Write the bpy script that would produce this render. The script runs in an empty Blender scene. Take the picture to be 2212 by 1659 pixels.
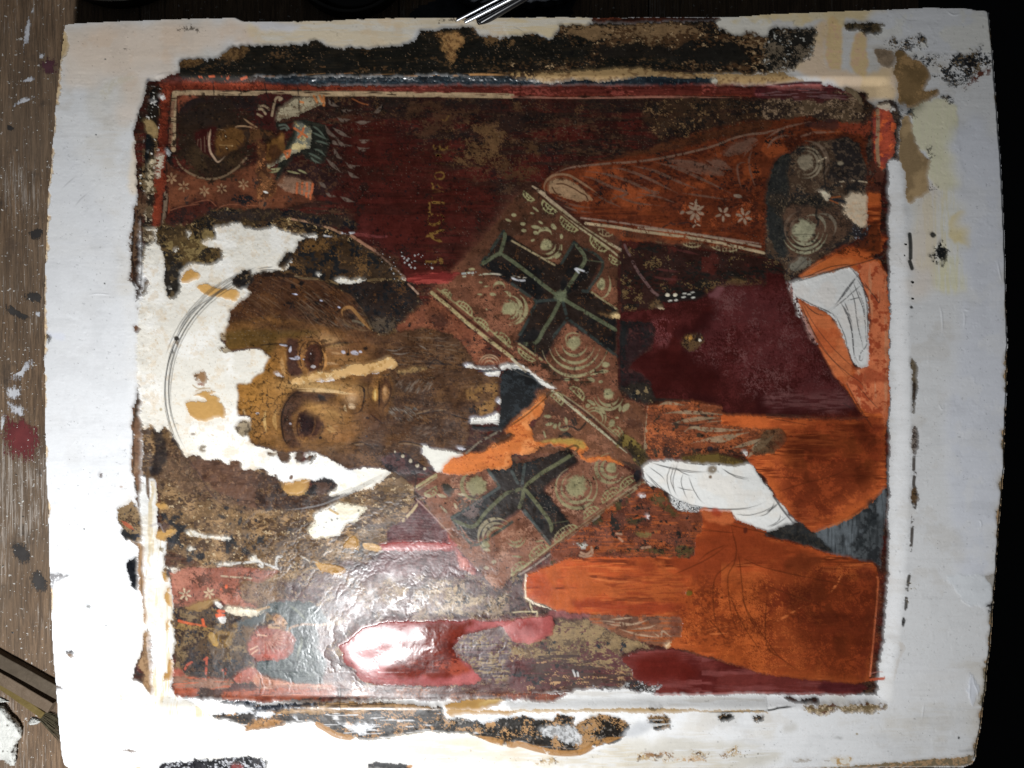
import bpy, bmesh, math, random
import numpy as np
from mathutils import Vector, Matrix

# ------------------------------------------------------------------ camera, light, exposure
SC = bpy.context.scene
U2M = 0.00025                       # one drawing unit is a quarter of a millimetre
CAM_H = 1597.6                      # camera height above the rim of the panel, drawing units
CX, CY = 1106.0, 829.5
cam_d = bpy.data.cameras.new("camera"); cam_d.sensor_width = 36; cam_d.lens = 26
cam_d.clip_start = 0.01; cam_d.clip_end = 50
cam = bpy.data.objects.new("camera", cam_d); SC.collection.objects.link(cam)
cam.location = (0, 0, CAM_H * U2M); SC.camera = cam
W = bpy.data.worlds.new("World"); SC.world = W; W.use_nodes = True
W.node_tree.nodes["Background"].inputs[0].default_value = (0.85, 0.92, 1.0, 1)
W.node_tree.nodes["Background"].inputs[1].default_value = 0.035
SC.view_settings.view_transform = 'Standard'; SC.view_settings.look = 'None'
SC.view_settings.exposure = 0; SC.view_settings.gamma = 1
def lamp(name, loc, target, energy, size, col):
    l = bpy.data.lights.new(name, 'AREA'); l.shape = 'DISK'; l.size = size; l.energy = energy; l.color = col
    o = bpy.data.objects.new(name, l); SC.collection.objects.link(o)
    o.location = loc; o.rotation_euler = (Vector(target) - Vector(loc)).to_track_quat('-Z', 'Y').to_euler()
    return o
lamp("work_lamp", ((567-CX)*U2M, (CY-2052)*U2M, 1400*U2M), ((520-CX)*U2M, (CY-720)*U2M, 0), 3.35, 0.06, (0.975, 0.988, 1.0))

# ------------------------------------------------------------------ object helpers
COL = SC.collection
def tag(o, label=None, cat=None, group=None, kind=None):
    for k, v in (('label', label), ('category', cat), ('group', group), ('kind', kind)):
        if v: o[k] = v
    return o
def empty(name, loc=(0, 0, 0)):
    o = bpy.data.objects.new(name, None); COL.objects.link(o); o.location = loc; o.empty_display_size = 0.01; return o
def link_mesh(name, me, mat, parent=None):
    o = bpy.data.objects.new(name, me); COL.objects.link(o)
    if mat: me.materials.append(mat)
    if parent: o.parent = parent; o.matrix_parent_inverse = Matrix.Identity(4)
    return o
def at(u, v, z=0.0):
    """a point of the drawing on the horizontal plane at height z (units)"""
    k = (CAM_H - z) / CAM_H
    return ((u - CX) * k * U2M, (CY - v) * k * U2M, z * U2M)

# ------------------------------------------------------------------ the painted surface: a relief grid
S = 1.7
U0, V0, U1, V1 = 84.0, 8.0, 2192.0, 1676.0
NX = int((U1 - U0) / S) + 1; NY = int((V1 - V0) / S) + 1
gu = U0 + S * np.arange(NX, dtype=np.float32); gv = V0 + S * np.arange(NY, dtype=np.float32)
GU, GV = np.meshgrid(gu, gv)
rng = np.random.default_rng(7); random.seed(7)

def vnoise(sx, sy, seed):
    r = np.random.default_rng(seed)
    nx = int((U1 - U0) / sx) + 4; ny = int((V1 - V0) / sy) + 4
    g = r.random((ny, nx)).astype(np.float32)
    fx = (gu - U0) / sx; fy = (gv - V0) / sy
    ix = fx.astype(int); iy = fy.astype(int)
    tx = fx - ix; ty = fy - iy; tx = tx*tx*(3-2*tx); ty = ty*ty*(3-2*ty)
    a = g[iy][:, ix] * (1-tx) + g[iy][:, ix+1] * tx
    b = g[iy+1][:, ix] * (1-tx) + g[iy+1][:, ix+1] * tx
    return a * (1-ty)[:, None] + b * ty[:, None]
def fbm(sx, sy, seed, octs=4, gain=0.55):
    out = 0; amp = 1; tot = 0
    for o in range(octs):
        if min(sx, sy) < 1.2: break
        out = out + amp * vnoise(max(sx, 1.7), max(sy, 1.7), seed*31+o); tot += amp; amp *= gain; sx /= 2; sy /= 2
    return out / tot
def rank(n):
    q = np.quantile(n[::7, ::7], np.linspace(0, 1, 101)); return np.interp(n, q, np.linspace(0, 1, 101)).astype(np.float32)
NF = {
 'big': rank(fbm(150, 150, 1)), 'mid': rank(fbm(50, 50, 2, 5)), 'sml': rank(fbm(18, 18, 3, 4, .7)),
 'fin': rank(fbm(7, 7, 4, 3, .8)), 'dot': rank(fbm(3.4, 3.4, 5, 2, .9)),
 'hor': rank(fbm(120, 12, 6, 5, .7)), 'hof': rank(fbm(40, 4, 7, 3, .8)), 'ver': rank(fbm(12, 120, 8, 5, .7)),
 'vef': rank(fbm(4, 40, 9, 3, .8)), 'mot': rank(0.5*fbm(28, 24, 10, 2) + 0.5*fbm(6, 5, 11, 3, .9)),
 'moh': rank(0.5*fbm(60, 22, 12, 3) + 0.5*fbm(7, 4, 13, 3, .9)),
 'wx': fbm(26, 26, 14, 5, .62) - .5, 'wy': fbm(26, 26, 15, 5, .62) - .5,
 'fx': fbm(7, 7, 16, 3, .7) - .5, 'fy': fbm(7, 7, 17, 3, .7) - .5 }
for k_ in ('wx', 'wy', 'fx', 'fy'): NF[k_] = (NF[k_]-NF[k_].mean()) / NF[k_].std() * (.34 if k_[0] == 'w' else .38)
def diag(sgn, seed, L=70, w=8):
    n = 0; r = np.random.default_rng(seed); a = (GU + sgn*GV)*.7071 + 60*NF['wy']; b = (GU - sgn*GV)*.7071 + 60*NF['wx']; am = 1
    for o in range(3):
        g = r.random((700, 700)).astype(np.float32); x = (a / L) % 690; y = (b / w) % 690
        ix = x.astype(int); iy = y.astype(int); tx = x-ix; ty = y-iy; tx = tx*tx*(3-2*tx); ty = ty*ty*(3-2*ty)
        n = n + am*((g[iy, ix]*(1-tx)+g[iy, ix+1]*tx)*(1-ty) + (g[iy+1, ix]*(1-tx)+g[iy+1, ix+1]*tx)*ty)
        L *= .6; w *= .55; am *= .8
    return rank(.8*n + 1.2*fbm(60, 60, seed+40, 3))
NF['dia'] = diag(1, 21); NF['dib'] = diag(-1, 22)
_roll = {}
def nf(name, seed=0):
    n = NF[name]
    if seed: n = np.roll(n, (seed*137 % NY, seed*211 % NX), (0, 1))
    return n

# layers of the relief: colour, height, roughness, part
ALB = np.zeros((NY, NX, 3), np.float32); HT = np.zeros((NY, NX), np.float32)
RG = np.full((NY, NX), .5, np.float32); LB = np.zeros((NY, NX), np.int16)
PARTS = [None]
def part(name, parent=None, label=None, multi=False):
    PARTS.append(dict(name=name, parent=parent, label=label, multi=multi)); return len(PARTS) - 1
def own(lab, stuff=False):
    """a piece of a kind that comes in many pieces gets a mesh of its own"""
    if lab and PARTS[lab]['multi']:
        PARTS.append(dict(PARTS[lab], multi=False, stuff=stuff)); return len(PARTS) - 1
    return lab

def lin(c):
    c = np.asarray(c, np.float32) / 255.; return np.where(c <= .04045, c / 12.92, ((c + .055) / 1.055) ** 2.4)
# light meter readings over the panel (4 x 4), used once per pigment to turn a seen colour into a pigment colour
EM = np.array([[.62, .61, .48, .33], [.92, .89, .67, .43], [1.28, 1.28, .94, .57], [1.65, 1.66, 1.20, .72]])
def meter(u, v):
    x = min(max((u - 276) / 553, 0), 2.999); y = min(max((v - 207) / 414.75, 0), 2.999)
    i, j = int(x), int(y); x -= i; y -= j
    return (EM[j, i]*(1-x)+EM[j, i+1]*x)*(1-y) + (EM[j+1, i]*(1-x)+EM[j+1, i+1]*x)*y
def pig(c, uv):
    l = lin(c); m = l.max(); k = min(1, .55 + 1.2*max(m-.03, 0)); l = l*k; l = l*.95 + .05*l.mean()
    if l.min() > .25 and l[2] > l[0]*.72: l = l*.6 + .4*l.mean()
    l = l / meter(*uv); return (l * min(1, .84 / l.max())).astype(np.float32)

def path(s):
    """'@rc x y x y ...': points read off a 4 x 4 sheet of enlargements; '@F' means plain drawing units"""
    if not isinstance(s, str): return np.asarray(s, float)
    out = []; ou = ov = 0; f = .25; t = s.replace(',', ' ').split(); i = 0
    while i < len(t):
        if t[i][0] == '@':
            if t[i][1] == 'F': ou = ov = 0; f = 1
            else: ov = 414.75 * int(t[i][1]); ou = 553 * int(t[i][2]); f = .25
            i += 1; continue
        out.append((ou + f*float(t[i]), ov + f*float(t[i+1]))); i += 2
    return np.array(out)
def smooth(p, closed=False, n=5):
    if len(p) < 3: return p
    q = []
    m = len(p); rngi = range(m) if closed else range(m-1)
    for i in rngi:
        if closed: a, b, c, d = p[i-1], p[i], p[(i+1) % m], p[(i+2) % m]
        else: a, b, c, d = p[max(i-1, 0)], p[i], p[i+1], p[min(i+2, m-1)]
        for k in range(n):
            t = k / n
            q.append(.5*((2*b) + (c-a)*t + (2*a-5*b+4*c-d)*t*t + (3*b-a-3*c+d)*t**3))
    if not closed: q.append(p[-1])
    return np.array(q)
def box(p, m):
    x0 = max(int((p[:, 0].min() - m - U0) / S), 0); x1 = min(int((p[:, 0].max() + m - U0) / S) + 2, NX)
    y0 = max(int((p[:, 1].min() - m - V0) / S), 0); y1 = min(int((p[:, 1].max() + m - V0) / S) + 2, NY)
    return slice(y0, max(y1, y0+1)), slice(x0, max(x1, x0+1))
def blur(m, r):
    for _ in range(2):
        for ax in (0, 1):
            k = max(int(round(r / S)), 1)
            pad = [(0, 0), (0, 0)]; pad[ax] = (k, k+1)
            c = np.cumsum(np.pad(m, pad, mode='edge'), axis=ax, dtype=np.float64)
            if ax == 0: m = (c[2*k+1:] - c[:-2*k-1])[:m.shape[0]] / (2*k+1)
            else: m = (c[:, 2*k+1:] - c[:, :-2*k-1])[:, :m.shape[1]] / (2*k+1)
            m = m.astype(np.float32)
    return m
def mask(p, edge=2.0, fine=1.0, soft=0, sm=True, seed=0):
    p = path(p)
    if sm: p = smooth(p, True, 3)
    sl = box(p, edge*.6 + fine*.6 + soft*2 + 4)
    X = GU[sl] + edge * nf('wx', seed)[sl] * 2.2 + fine * nf('fx', seed)[sl] * 2.6
    Y = GV[sl] + edge * nf('wy', seed)[sl] * 2.2 + fine * nf('fy', seed)[sl] * 2.6
    ins = np.zeros(X.shape, bool); n = len(p)
    for i in range(n):
        x1, y1 = p[i]; x2, y2 = p[i-1]
        if y1 == y2: continue
        ins ^= ((y1 > Y) != (y2 > Y)) & (X < (x2-x1)*(Y-y1)/(y2-y1) + x1)
    m = ins.astype(np.float32)
    if soft: m = blur(m, soft)
    else: m = m*.6 + .4*blur(m, 1.7)
    return sl, m, p.mean(axis=0)
def sstep(a, b, x): t = np.clip((x-a)/(b-a), 0, 1); return t*t*(3-2*t)
def fill(p, c, v=(), edge=2.0, fine=1.0, soft=0, z=.5, r=None, lab=None, a=1.0, sm=True, seed=0, zr=.15, keep=False, frac=None, fn='mot', uv=None):
    """lay one patch of paint, gesso or putty; v = [(colour, share, field, softness)] mottles it"""
    lab = own(lab, frac is not None); sl, m, cen = mask(p, edge, fine, soft, sm, seed)
    if uv is None: uv = cen
    if frac is not None: m = m * sstep(frac+.06, frac-.06, nf(fn, seed)[sl])
    C = np.zeros(m.shape + (3,), np.float32) + pig(c, uv)
    for i, q in enumerate(v):
        c2, fr, f = q[0], q[1], q[2]; so = q[3] if len(q) > 3 else .08; al = q[4] if len(q) > 4 else 1
        t = sstep(1-fr-so, 1-fr+so, nf(f, seed+i*3+1)[sl]) * al
        C = C*(1-t[..., None]) + pig(c2, uv)*t[..., None]
    A = (m*a)[..., None]
    ALB[sl] = ALB[sl]*(1-A) + C*A
    if z or zr > .2: HT[sl] += z * m * a * 1.1 + .3 * zr * m * (nf('fin', seed+5)[sl] - .5)
    if r is not None: RG[sl] = RG[sl]*(1-m*a) + r*m*a
    if lab: LB[sl] = np.where(m*(1 if keep else a) > .5, lab, LB[sl])
    return sl, m
def stroke(p, w, c, a=1.0, taper=(0, 0), z=.15, wear=0, lab=None, seed=0, sm=True, r=None, j=0, fld='fin'):
    for q in (p.split('|') if isinstance(p, str) else [p]):
        lab_ = own(lab)
        q = path(q)
        if isinstance(p, str) and '|' in p and not len(q): continue
        cen = q.mean(axis=0)
        if sm: q = smooth(q, False, 6)
        if j: q = q + (rng.random(q.shape) - .5) * j
        L = np.r_[0, np.cumsum(np.hypot(*np.diff(q, axis=0).T))]; T = L / max(L[-1], 1e-6)
        ww = np.full(len(q), float(w))
        if taper[0]: ww *= np.clip(T / taper[0], .15, 1)
        if taper[1]: ww *= np.clip((1-T) / taper[1], .15, 1)
        sl = box(q, w + 3); A = np.zeros((sl[0].stop-sl[0].start, sl[1].stop-sl[1].start), np.float32)
        for i in range(len(q)-1):
            s2 = box(q[i:i+2], ww[i]*.5 + 3)
            X = GU[s2]; Y = GV[s2]; d = q[i+1]-q[i]; l2 = d @ d + 1e-9
            t = np.clip(((X-q[i, 0])*d[0] + (Y-q[i, 1])*d[1]) / l2, 0, 1)
            D = np.hypot(X - q[i, 0] - t*d[0], Y - q[i, 1] - t*d[1])
            we = ww[i] + (ww[i+1]-ww[i])*t; k = np.minimum(1, we / S)
            v = np.clip((np.maximum(we, S)*.5 - D) / S + .5, 0, 1) * k
            ys = slice(s2[0].start-sl[0].start, s2[0].stop-sl[0].start); xs = slice(s2[1].start-sl[1].start, s2[1].stop-sl[1].start)
            if ys.start < 0 or xs.start < 0: continue
            B = A[ys, xs]; B[...] = np.maximum(B, v[:B.shape[0], :B.shape[1]])
        if wear: A = A * sstep(wear-.12, wear+.12, nf(fld, seed)[sl])
        A = A * a
        ALB[sl] = ALB[sl]*(1-A[..., None]) + pig(c, cen)*A[..., None]
        if z: HT[sl] += z*A
        if r is not None: RG[sl] = RG[sl]*(1-A) + r*A
        if lab_: LB[sl] = np.where(A > .5, lab_, LB[sl])
def blob(u, v, ru, rv, c, a=1.0, ang=0, hard=1.0, z=0, r=None, lab=None, wear=0, fld='fin', seed=0, tile=None, uv=None):
    lab = own(lab)
    if tile is not None: u, v, ru, rv = 553*(tile % 10) + u/4, 414.75*(tile//10) + v/4, ru/4, rv/4
    R = max(ru, rv) * (2.2 if hard <= 1 else 1.3)
    sl = box(np.array([[u, v]]), R); X = GU[sl]-u; Y = GV[sl]-v; ca, sa = math.cos(ang), math.sin(ang)
    d = np.hypot((X*ca + Y*sa)/ru, (-X*sa + Y*ca)/rv)
    if hard > 1:
        d = d + .22*(nf('fx', seed)[sl] + nf('wx', seed)[sl]); m = np.clip((1-d)*hard + .5, 0, 1)
    else: m = np.exp(-(d**2) * 1.4)
    if wear: m = m*sstep(wear-.15, wear+.15, nf(fld, seed)[sl])
    A = (m*a)[..., None]; ALB[sl] = ALB[sl]*(1-A) + pig(c, uv or (u, v))*A
    if z: HT[sl] += z*m
    if r is not None: RG[sl] = RG[sl]*(1-m*a) + r*m*a
    if lab: LB[sl] = np.where(m*a > .5, lab, LB[sl])
def dots(p, n, c, size=(1, 3), a=.9, z=0, seed=0):
    sl, m, cen = mask(p, 0, 0); h, w = m.shape; k = 0; rr = random.Random(seed+99)
    for _ in range(n*6):
        if k >= n: break
        y = rr.randrange(h); x = rr.randrange(w)
        if m[y, x] < .5: continue
        k += 1; s = rr.uniform(*size)
        blob(gu[x+sl[1].start], gv[y+sl[0].start], s, s*rr.uniform(.5, 1), c, a, rr.uniform(0, 3), 2.0, z, seed=k % 7, uv=tuple(cen))
def hairs(p, n, dirf, ln, cols, w=(.8, 1.6), a=.5, curl=.3, z=.05, seed=0):
    sl, m, cen = mask(p, 0, 0); h, wd = m.shape; k = 0; rr = random.Random(seed+5)
    for _ in range(n*8):
        if k >= n: break
        y = rr.randrange(h); x = rr.randrange(wd)
        if m[y, x] < .5: continue
        k += 1; u, v = float(gu[x+sl[1].start]), float(gv[y+sl[0].start]); q = [(u, v)]
        L = rr.uniform(*ln); c0 = rr.uniform(-curl, curl)
        for i in range(5):
            g = dirf(u, v) + c0*(i-2)*.4; u += L/5*math.cos(g); v += L/5*math.sin(g); q.append((u, v))
        stroke(np.array(q), rr.uniform(*w), rr.choice(cols), a*rr.uniform(.5, 1), (.3, .4), z, sm=False)
def crackle(p, cell, c, a=.6, th=.07, z=-.35, seed=0, fade=None):
    sl, m, cen = mask(p, 3, 1, 4); X = (GU[sl] + 8*nf('wx', 3)[sl])/cell; Y = (GV[sl] + 8*nf('wy', 3)[sl])/cell
    r = np.random.default_rng(seed); jx = r.random((64, 64)).astype(np.float32); jy = r.random((64, 64)).astype(np.float32)
    ix = np.floor(X).astype(int); iy = np.floor(Y).astype(int)
    f1 = np.full(X.shape, 9., np.float32); f2 = f1.copy()
    for dy in (-1, 0, 1):
        for dx in (-1, 0, 1):
            cx_, cy_ = ix+dx, iy+dy; d = np.hypot(cx_ + jx[cy_ % 64, cx_ % 64] - X, cy_ + jy[cy_ % 64, cx_ % 64] - Y)
            f2 = np.minimum(f2, np.maximum(f1, d)); f1 = np.minimum(f1, d)
    t = sstep(th, th*.2, f2-f1) * m * a * sstep(.25, .5, nf('mid', seed)[sl])
    ALB[sl] = ALB[sl]*(1-t[..., None]) + pig(c, cen)*t[..., None]; HT[sl] += z*t
# ------------------------------------------------------------------ outline of the panel and its recessed field
OUT = path('''@F 140 53 160 50 225 47 300 44 375 41 440 39 512 38 525 45 553 46 640 45 703 44 778 40 850 38.5 928 38 1106 37 1281 37 1430 36.5 1556 36
 1606 35 1659 30 1784 25 1884 21 2009 16 2084 17 2109 21 2139 24 2143 60 2149 120 2158 240 2165 340 2170 415 2174 515 2177 615 2180 715 2180 830
 2176 905 2174 1005 2168 1080 2161 1155 2156 1244 2150 1319 2145 1394 2137 1456 2135 1494 2129 1519 2124 1569 2115 1614 2112 1639 2105 1654 2084 1661
 1700 1664 1100 1667 500 1667 160 1665 148 1663 139 1659 133 1634 130 1607 126 1564 122 1507 119 1469 115 1419 112 1369 110 1294 107 1244 106 1205 104 1105 100 1030
 97 930 96 830 95 740 96 615 98 540 101 465 103 415 106 390 110 350 115 288 120 212 129 138 135 75''')
sl0, PANEL, _ = mask(OUT, .25, .2, 0, False)
PM = np.zeros((NY, NX), bool); PM[sl0] = PANEL > .5
XL = np.interp(gv, [0, 180, 350, 600, 850, 1100, 1300, 1480, 1700], [340, 327, 306, 295, 294, 300, 309, 322, 335])[:, None]
XR = np.interp(gv, [0, 180, 300, 450, 700, 950, 1200, 1350, 1480, 1700], [1930, 1936, 1944, 1957, 1967, 1969, 1962, 1951, 1932, 1915])[:, None]
YT = np.interp(gu, [84, 600, 1500, 2192], [162, 162, 163, 163])[None, :]; YB = np.interp(gu, [84, 400, 1200, 1900, 2192], [1530, 1530, 1537, 1532, 1528])[None, :]
rec = sstep(0, 30, GU-XL + 3*NF['wx']) * sstep(0, 42, XR-GU) * sstep(0, 21, GV-YT) * sstep(0, 27, YB-GV)
HT -= 11.0 * rec
HT += 1.3*(fbm(260, 120, 40, 3)-.5) + .35*(fbm(60, 18, 41, 3)-.5)

# ------------------------------------------------------------------ gesso ground
GES = part('gesso_border', label='smooth white gesso border, smudged and chipped along its edge')
ALB[...] = .79; ALB[..., 2] = .79; LB[...] = GES; RG[...] = .42
def wash(c, fr, f, so=.15, al=1., reg=None, seed=0):
    t = (sstep(1-fr-so, 1-fr+so, nf(f, seed)) * al)[..., None]
    if reg is not None: t = t*reg[..., None]
    ALB[...] = ALB*(1-t) + np.array(c, np.float32)*t
wash((.66, .60, .50), .30, 'big', .25, .45); wash((.60, .54, .46), .25, 'mid', .2, .25)
wash((.80, .80, .80), .25, 'hor', .2, .6); wash((.55, .50, .44), .04, 'dot', .02, .25)
# cooler, thicker white on the outer strips, cream ones towards the painting
cool = ('235 238 246'); 
fill('@F 96 300 160 330 240 470 262 620 285 800 290 1000 262 1130 250 1250 270 1400 250 1520 130 1600 90 1000', (246, 248, 252), edge=6, soft=8, z=.3, a=.8, uv=(180, 1000))
fill('@00 560 260 640 240 2050 190 2212 200 2212 370 1900 400 1500 520 1200 620 900 720 540 720 530 500', (216, 200, 182), edge=8, soft=8, z=0, a=.75)
fill('@00 700 330 1500 250 2212 260 2212 380 1900 400 1540 520 1500 690 1340 700 1200 900 1250 1080 1000 1010 1080 850 900 640 640 560', (206, 188, 170), v=[((190, 160, 130), .3, 'mid', .2, .5)], edge=8, soft=8, z=0, a=.6)
fill('@00 1160 1230 1260 1150 1270 1300 1200 1659 1120 1659', (205, 190, 170), edge=3, soft=4, z=0, a=.8)
fill('@00 870 830 900 760 1000 700 1180 680 1190 700 1080 740 980 810 900 870', (178, 170, 152), v=[((205, 200, 190), .4, 'fin', .2, .6)], edge=4, soft=3, z=0, a=.65)
fill('@01 0 180 600 175 900 162 1500 152 2212 152 2212 320 1960 310 1900 250 1430 270 1340 380 1000 430 650 400 580 350 450 380 0 390', (222, 206, 178), v=[((236, 228, 210), .3, 'hor', .2, .7), ((205, 180, 145), .2, 'mid', .15, .5)], edge=3, soft=3, z=0)
fill('@01 0 185 330 190 420 230 300 280 100 270 0 240', (214, 214, 224), edge=5, soft=4, z=.3, a=.8)
fill('@02 0 155 680 152 690 190 600 240 450 230 400 250 360 330 240 300 0 310', (214, 196, 160), v=[((222, 214, 196), .4, 'hor', .2, .7)], edge=2, z=.3)
fill('@02 1770 150 2212 125 2212 320 1900 300 1780 240', (203, 190, 160), v=[((208, 203, 190), .5, 'mid', .15, .8)], edge=3, z=.2)
fill('@03 0 125 1000 90 900 200 700 160 640 260 530 300 520 200 440 170 250 230 240 180 100 190 0 165', (184, 166, 128), v=[((200, 188, 160), .3, 'mid', .2, .6)], edge=3, soft=2, z=0)
fill('@03 440 220 530 200 520 560 640 620 860 640 1090 580 1130 720 1120 870 1000 840 900 880 850 900 800 800 700 740 480 700 200 600 300 530 380 470 410 290', (212, 188, 160), v=[((196, 170, 125), .3, 'mid', .2, .6)], edge=3, soft=4, z=0)
for q in ('@03 535 170 640 240 650 580 600 620 530 580 520 400', '@03 760 300 860 320 870 640 800 660 730 600 745 450'):
    fill(q, (182, 156, 108), v=[((190, 150, 120), .3, 'fin', .2, .6)], edge=2, soft=1.5, z=0, a=.9)
fill('@03 930 120 1400 80 1900 100 1960 480 1500 480 1240 500 1220 420 1350 330 1200 300 1000 340 900 250', (170, 168, 160), v=[((184, 186, 192), .5, 'mid', .2, .8)], edge=6, soft=6, z=.3)
fill('@03 1250 940 1380 900 1620 900 1660 1200 1690 1659 1480 1659 1400 1500 1390 1350 1300 1270 1250 1050', (176, 171, 148), v=[((168, 165, 140), .4, 'vef', .2, .8)], edge=3, soft=2, z=.3)
fill('@13 1280 60 1700 0 1740 300 1760 600 1740 860 1450 860 1400 700 1300 640 1250 400 1240 150', (188, 185, 172), v=[((178, 170, 140), .3, 'ver', .2, .7)], edge=5, soft=6, z=0)
fill('@13 1610 220 1740 200 1760 480 1690 460 1590 410', (178, 162, 116), edge=3, soft=1.5, z=0, a=.8)
fill('@13 1450 620 1760 580 1740 850 1480 860', (186, 182, 150), v=[((196, 196, 190), .4, 'vef', .2, .8)], edge=2, soft=3, z=0, a=.6)
fill('@F 1985 430 2010 380 2030 520 2000 640 1975 640 1972 500', (178, 165, 150), edge=8, soft=10, z=0, a=.6)
fill('@F 2060 300 2160 300 2180 700 2170 1000 2150 1230 2120 1310 2080 1250 2060 1100 2040 900 2090 700 2080 500', (200, 203, 213), v=[((188, 188, 190), .25, 'mid', .2, .6)], edge=12, soft=8, z=.5)
fill('@33 1570 0 1960 0 1940 260 1800 280 1650 180 1590 80', (196, 200, 204), edge=4, z=.6)
fill('@33 1130 800 1300 740 1480 800 1750 810 1780 980 1750 1150 1500 1100 1100 1150', (205, 205, 206), edge=5, soft=5, z=.4, a=.7)
fill('@33 1750 850 1780 880 1810 1000 1800 1100 1760 1130 1730 1000', (206, 210, 220), edge=3, z=.8)
fill('@32 1000 1440 2212 1480 2212 1659 1000 1659', (222, 214, 196), v=[((235, 235, 235), .4, 'hor', .2, .8)], edge=6, soft=6, z=0)
fill('@32 0 1480 200 1500 640 1550 1000 1430 1100 1560 1700 1600 1800 1659 0 1659', (225, 214, 192), v=[((236, 234, 228), .35, 'hof', .2, .7)], edge=6, soft=5, z=0, a=.8)
fill('@30 900 1000 1250 950 1500 1200 2100 1290 2212 1400 2000 1500 1700 1450 1200 1350 950 1200', (250, 238, 214), edge=12, soft=14, z=0, a=.7)
fill('@31 1000 1450 1500 1350 2212 1480 2212 1620 1400 1600 900 1520', (240, 222, 190), v=[((250, 244, 230), .4, 'hor', .2, .6)], edge=12, soft=12, z=0, a=.7)
# ridges left by the spatula on the right border
for q in ('@13 1480 970 1500 1050 1510 1200 1500 1230', '@13 1690 1040 1700 1100 1690 1180', '@13 1920 830 1930 880', '@13 1690 1010 1720 1020 1740 1010', '@33 1350 1100 1340 1160 1330 1240',
          '@33 1640 170 1700 230 1760 260', '@33 1770 860 1780 930 1810 1000 1810 1080', '@33 1750 900 1740 1000 1745 1100', '@23 1790 1200 1830 1180 1840 1230 1800 1250', '@23 1480 170 1500 220 1540 200', '@23 1720 180 1740 230',
          '@23 1610 1590 1640 1560', '@03 1550 100 1600 130 1660 120', '@03 1820 140 1880 150', '@13 1980 590 2000 700 2020 780', '@13 1750 1490 1790 1450', '@03 1950 790 1985 830', '@03 1960 1080 1985 1160', '@10 770 890 850 880 960 890', '@10 850 920 920 915', '@30 1090 1150 1180 1240 1200 1350'):
    stroke(q, 2.0, (235, 238, 244), .5, (.3, .3), z=1.6)
# scratches, pencil ticks, flecks on the white
for q in ('@00 690 465 760 425', '@00 1345 650 1400 630 1465 620', '@00 530 1635 600 1570 660 1520', '@00 770 1659 900 1555', '@10 640 130 700 60 770 0', '@10 425 550 480 505', '@10 400 1000 460 940', '@10 490 315 550 260',
          '@00 970 290 1000 275', '@10 1430 1270 1420 1300', '@20 590 560 650 480', '@33 1570 1310 1670 1250', '@32 2150 1585 2175 1565', '@02 0 225 60 250 110 285', '@03 1130 110 1200 170 1300 175', '@20 0 0 1 1'):
    stroke(q, 1.3, (110, 108, 108), .55, (.3, .3), z=-.2)
dots('@F 100 60 290 60 300 900 250 1500 140 1640 100 900', 60, (120, 110, 105), (.5, 1.3), .7, seed=1)
dots('@F 1980 300 2170 300 2170 1200 2110 1640 1960 1640', 45, (80, 76, 72), (.5, 1.3), .6, seed=2)
dots('@F 140 1560 700 1610 1900 1650 300 1660', 40, (120, 100, 80), (.6, 1.3), .6, seed=3)
fill('@00 1520 260 1560 240 1600 235 1640 215 1680 240 1790 255 1770 265 1680 260 1600 250 1550 265', (88, 78, 66), edge=1, fine=2, frac=.7, fn='fin', z=-.3)
blob(1280, 690, 18, 22, (120, 120, 130), .8, .5, 1, tile=0)
blob(830, 1163, 6, 6, (50, 55, 60), .9, 0, 2, tile=0); blob(905, 790, 6, 6, (60, 60, 60), .9, 0, 2, tile=10); blob(910, 512, 9, 6, (110, 110, 105), .9, 0, 2, tile=0); blob(1080, 420, 12, 6, (110, 100, 90), .8, 0, 2, tile=0)
fill('@10 380 1225 430 1235 455 1240 440 1280 425 1320 415 1290 415 1265 380 1265', (45, 42, 42), edge=1, z=-.8); fill('@10 380 1228 415 1240 412 1266 380 1268', (130, 112, 92), edge=.5, z=-.8)
fill('@10 455 1235 575 1225 570 1280 450 1270', (218, 222, 240), soft=2, z=0, a=.7)
fill('@20 865 790 880 770 885 795 878 812 865 805', (86, 50, 45), edge=.5, z=-.5); blob(1050, 888, 16, 10, (196, 168, 150), .8, 0, 1.5, tile=20); blob(728, 1253, 5, 5, (70, 70, 65), .9, 0, 2, tile=20)
fill('@30 575 645 600 650 620 640 630 660 625 680 600 675 575 665', (55, 52, 58), edge=1, z=-.5); fill('@30 590 680 628 678 630 705 600 712', (150, 118, 86), edge=.5, z=-.3)
fill('@30 745 255 775 260 772 278 750 270', (140, 140, 135), edge=.5, z=0); blob(918, 427, 5, 5, (60, 60, 60), .9, 0, 2, tile=30)
fill('@30 1045 1505 1070 1500 1140 1508 1200 1522 1190 1530 1130 1525 1070 1515', (128, 100, 78), edge=.6, z=-.4)
fill('@30 478 950 530 955 545 970 500 975 482 1000', (110, 84, 66), v=[((40, 34, 34), .4, 'fin')], edge=1, z=-.6)
fill('@20 430 1640 500 1640 600 1650 600 1659 430 1659', (120, 118, 120), edge=1.5, frac=.7, fn='fin', z=-.2); fill('@30 430 0 590 0 470 60 440 120', (168, 164, 166), edge=1.5, frac=.75, fn='fin', z=-.2)
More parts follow.
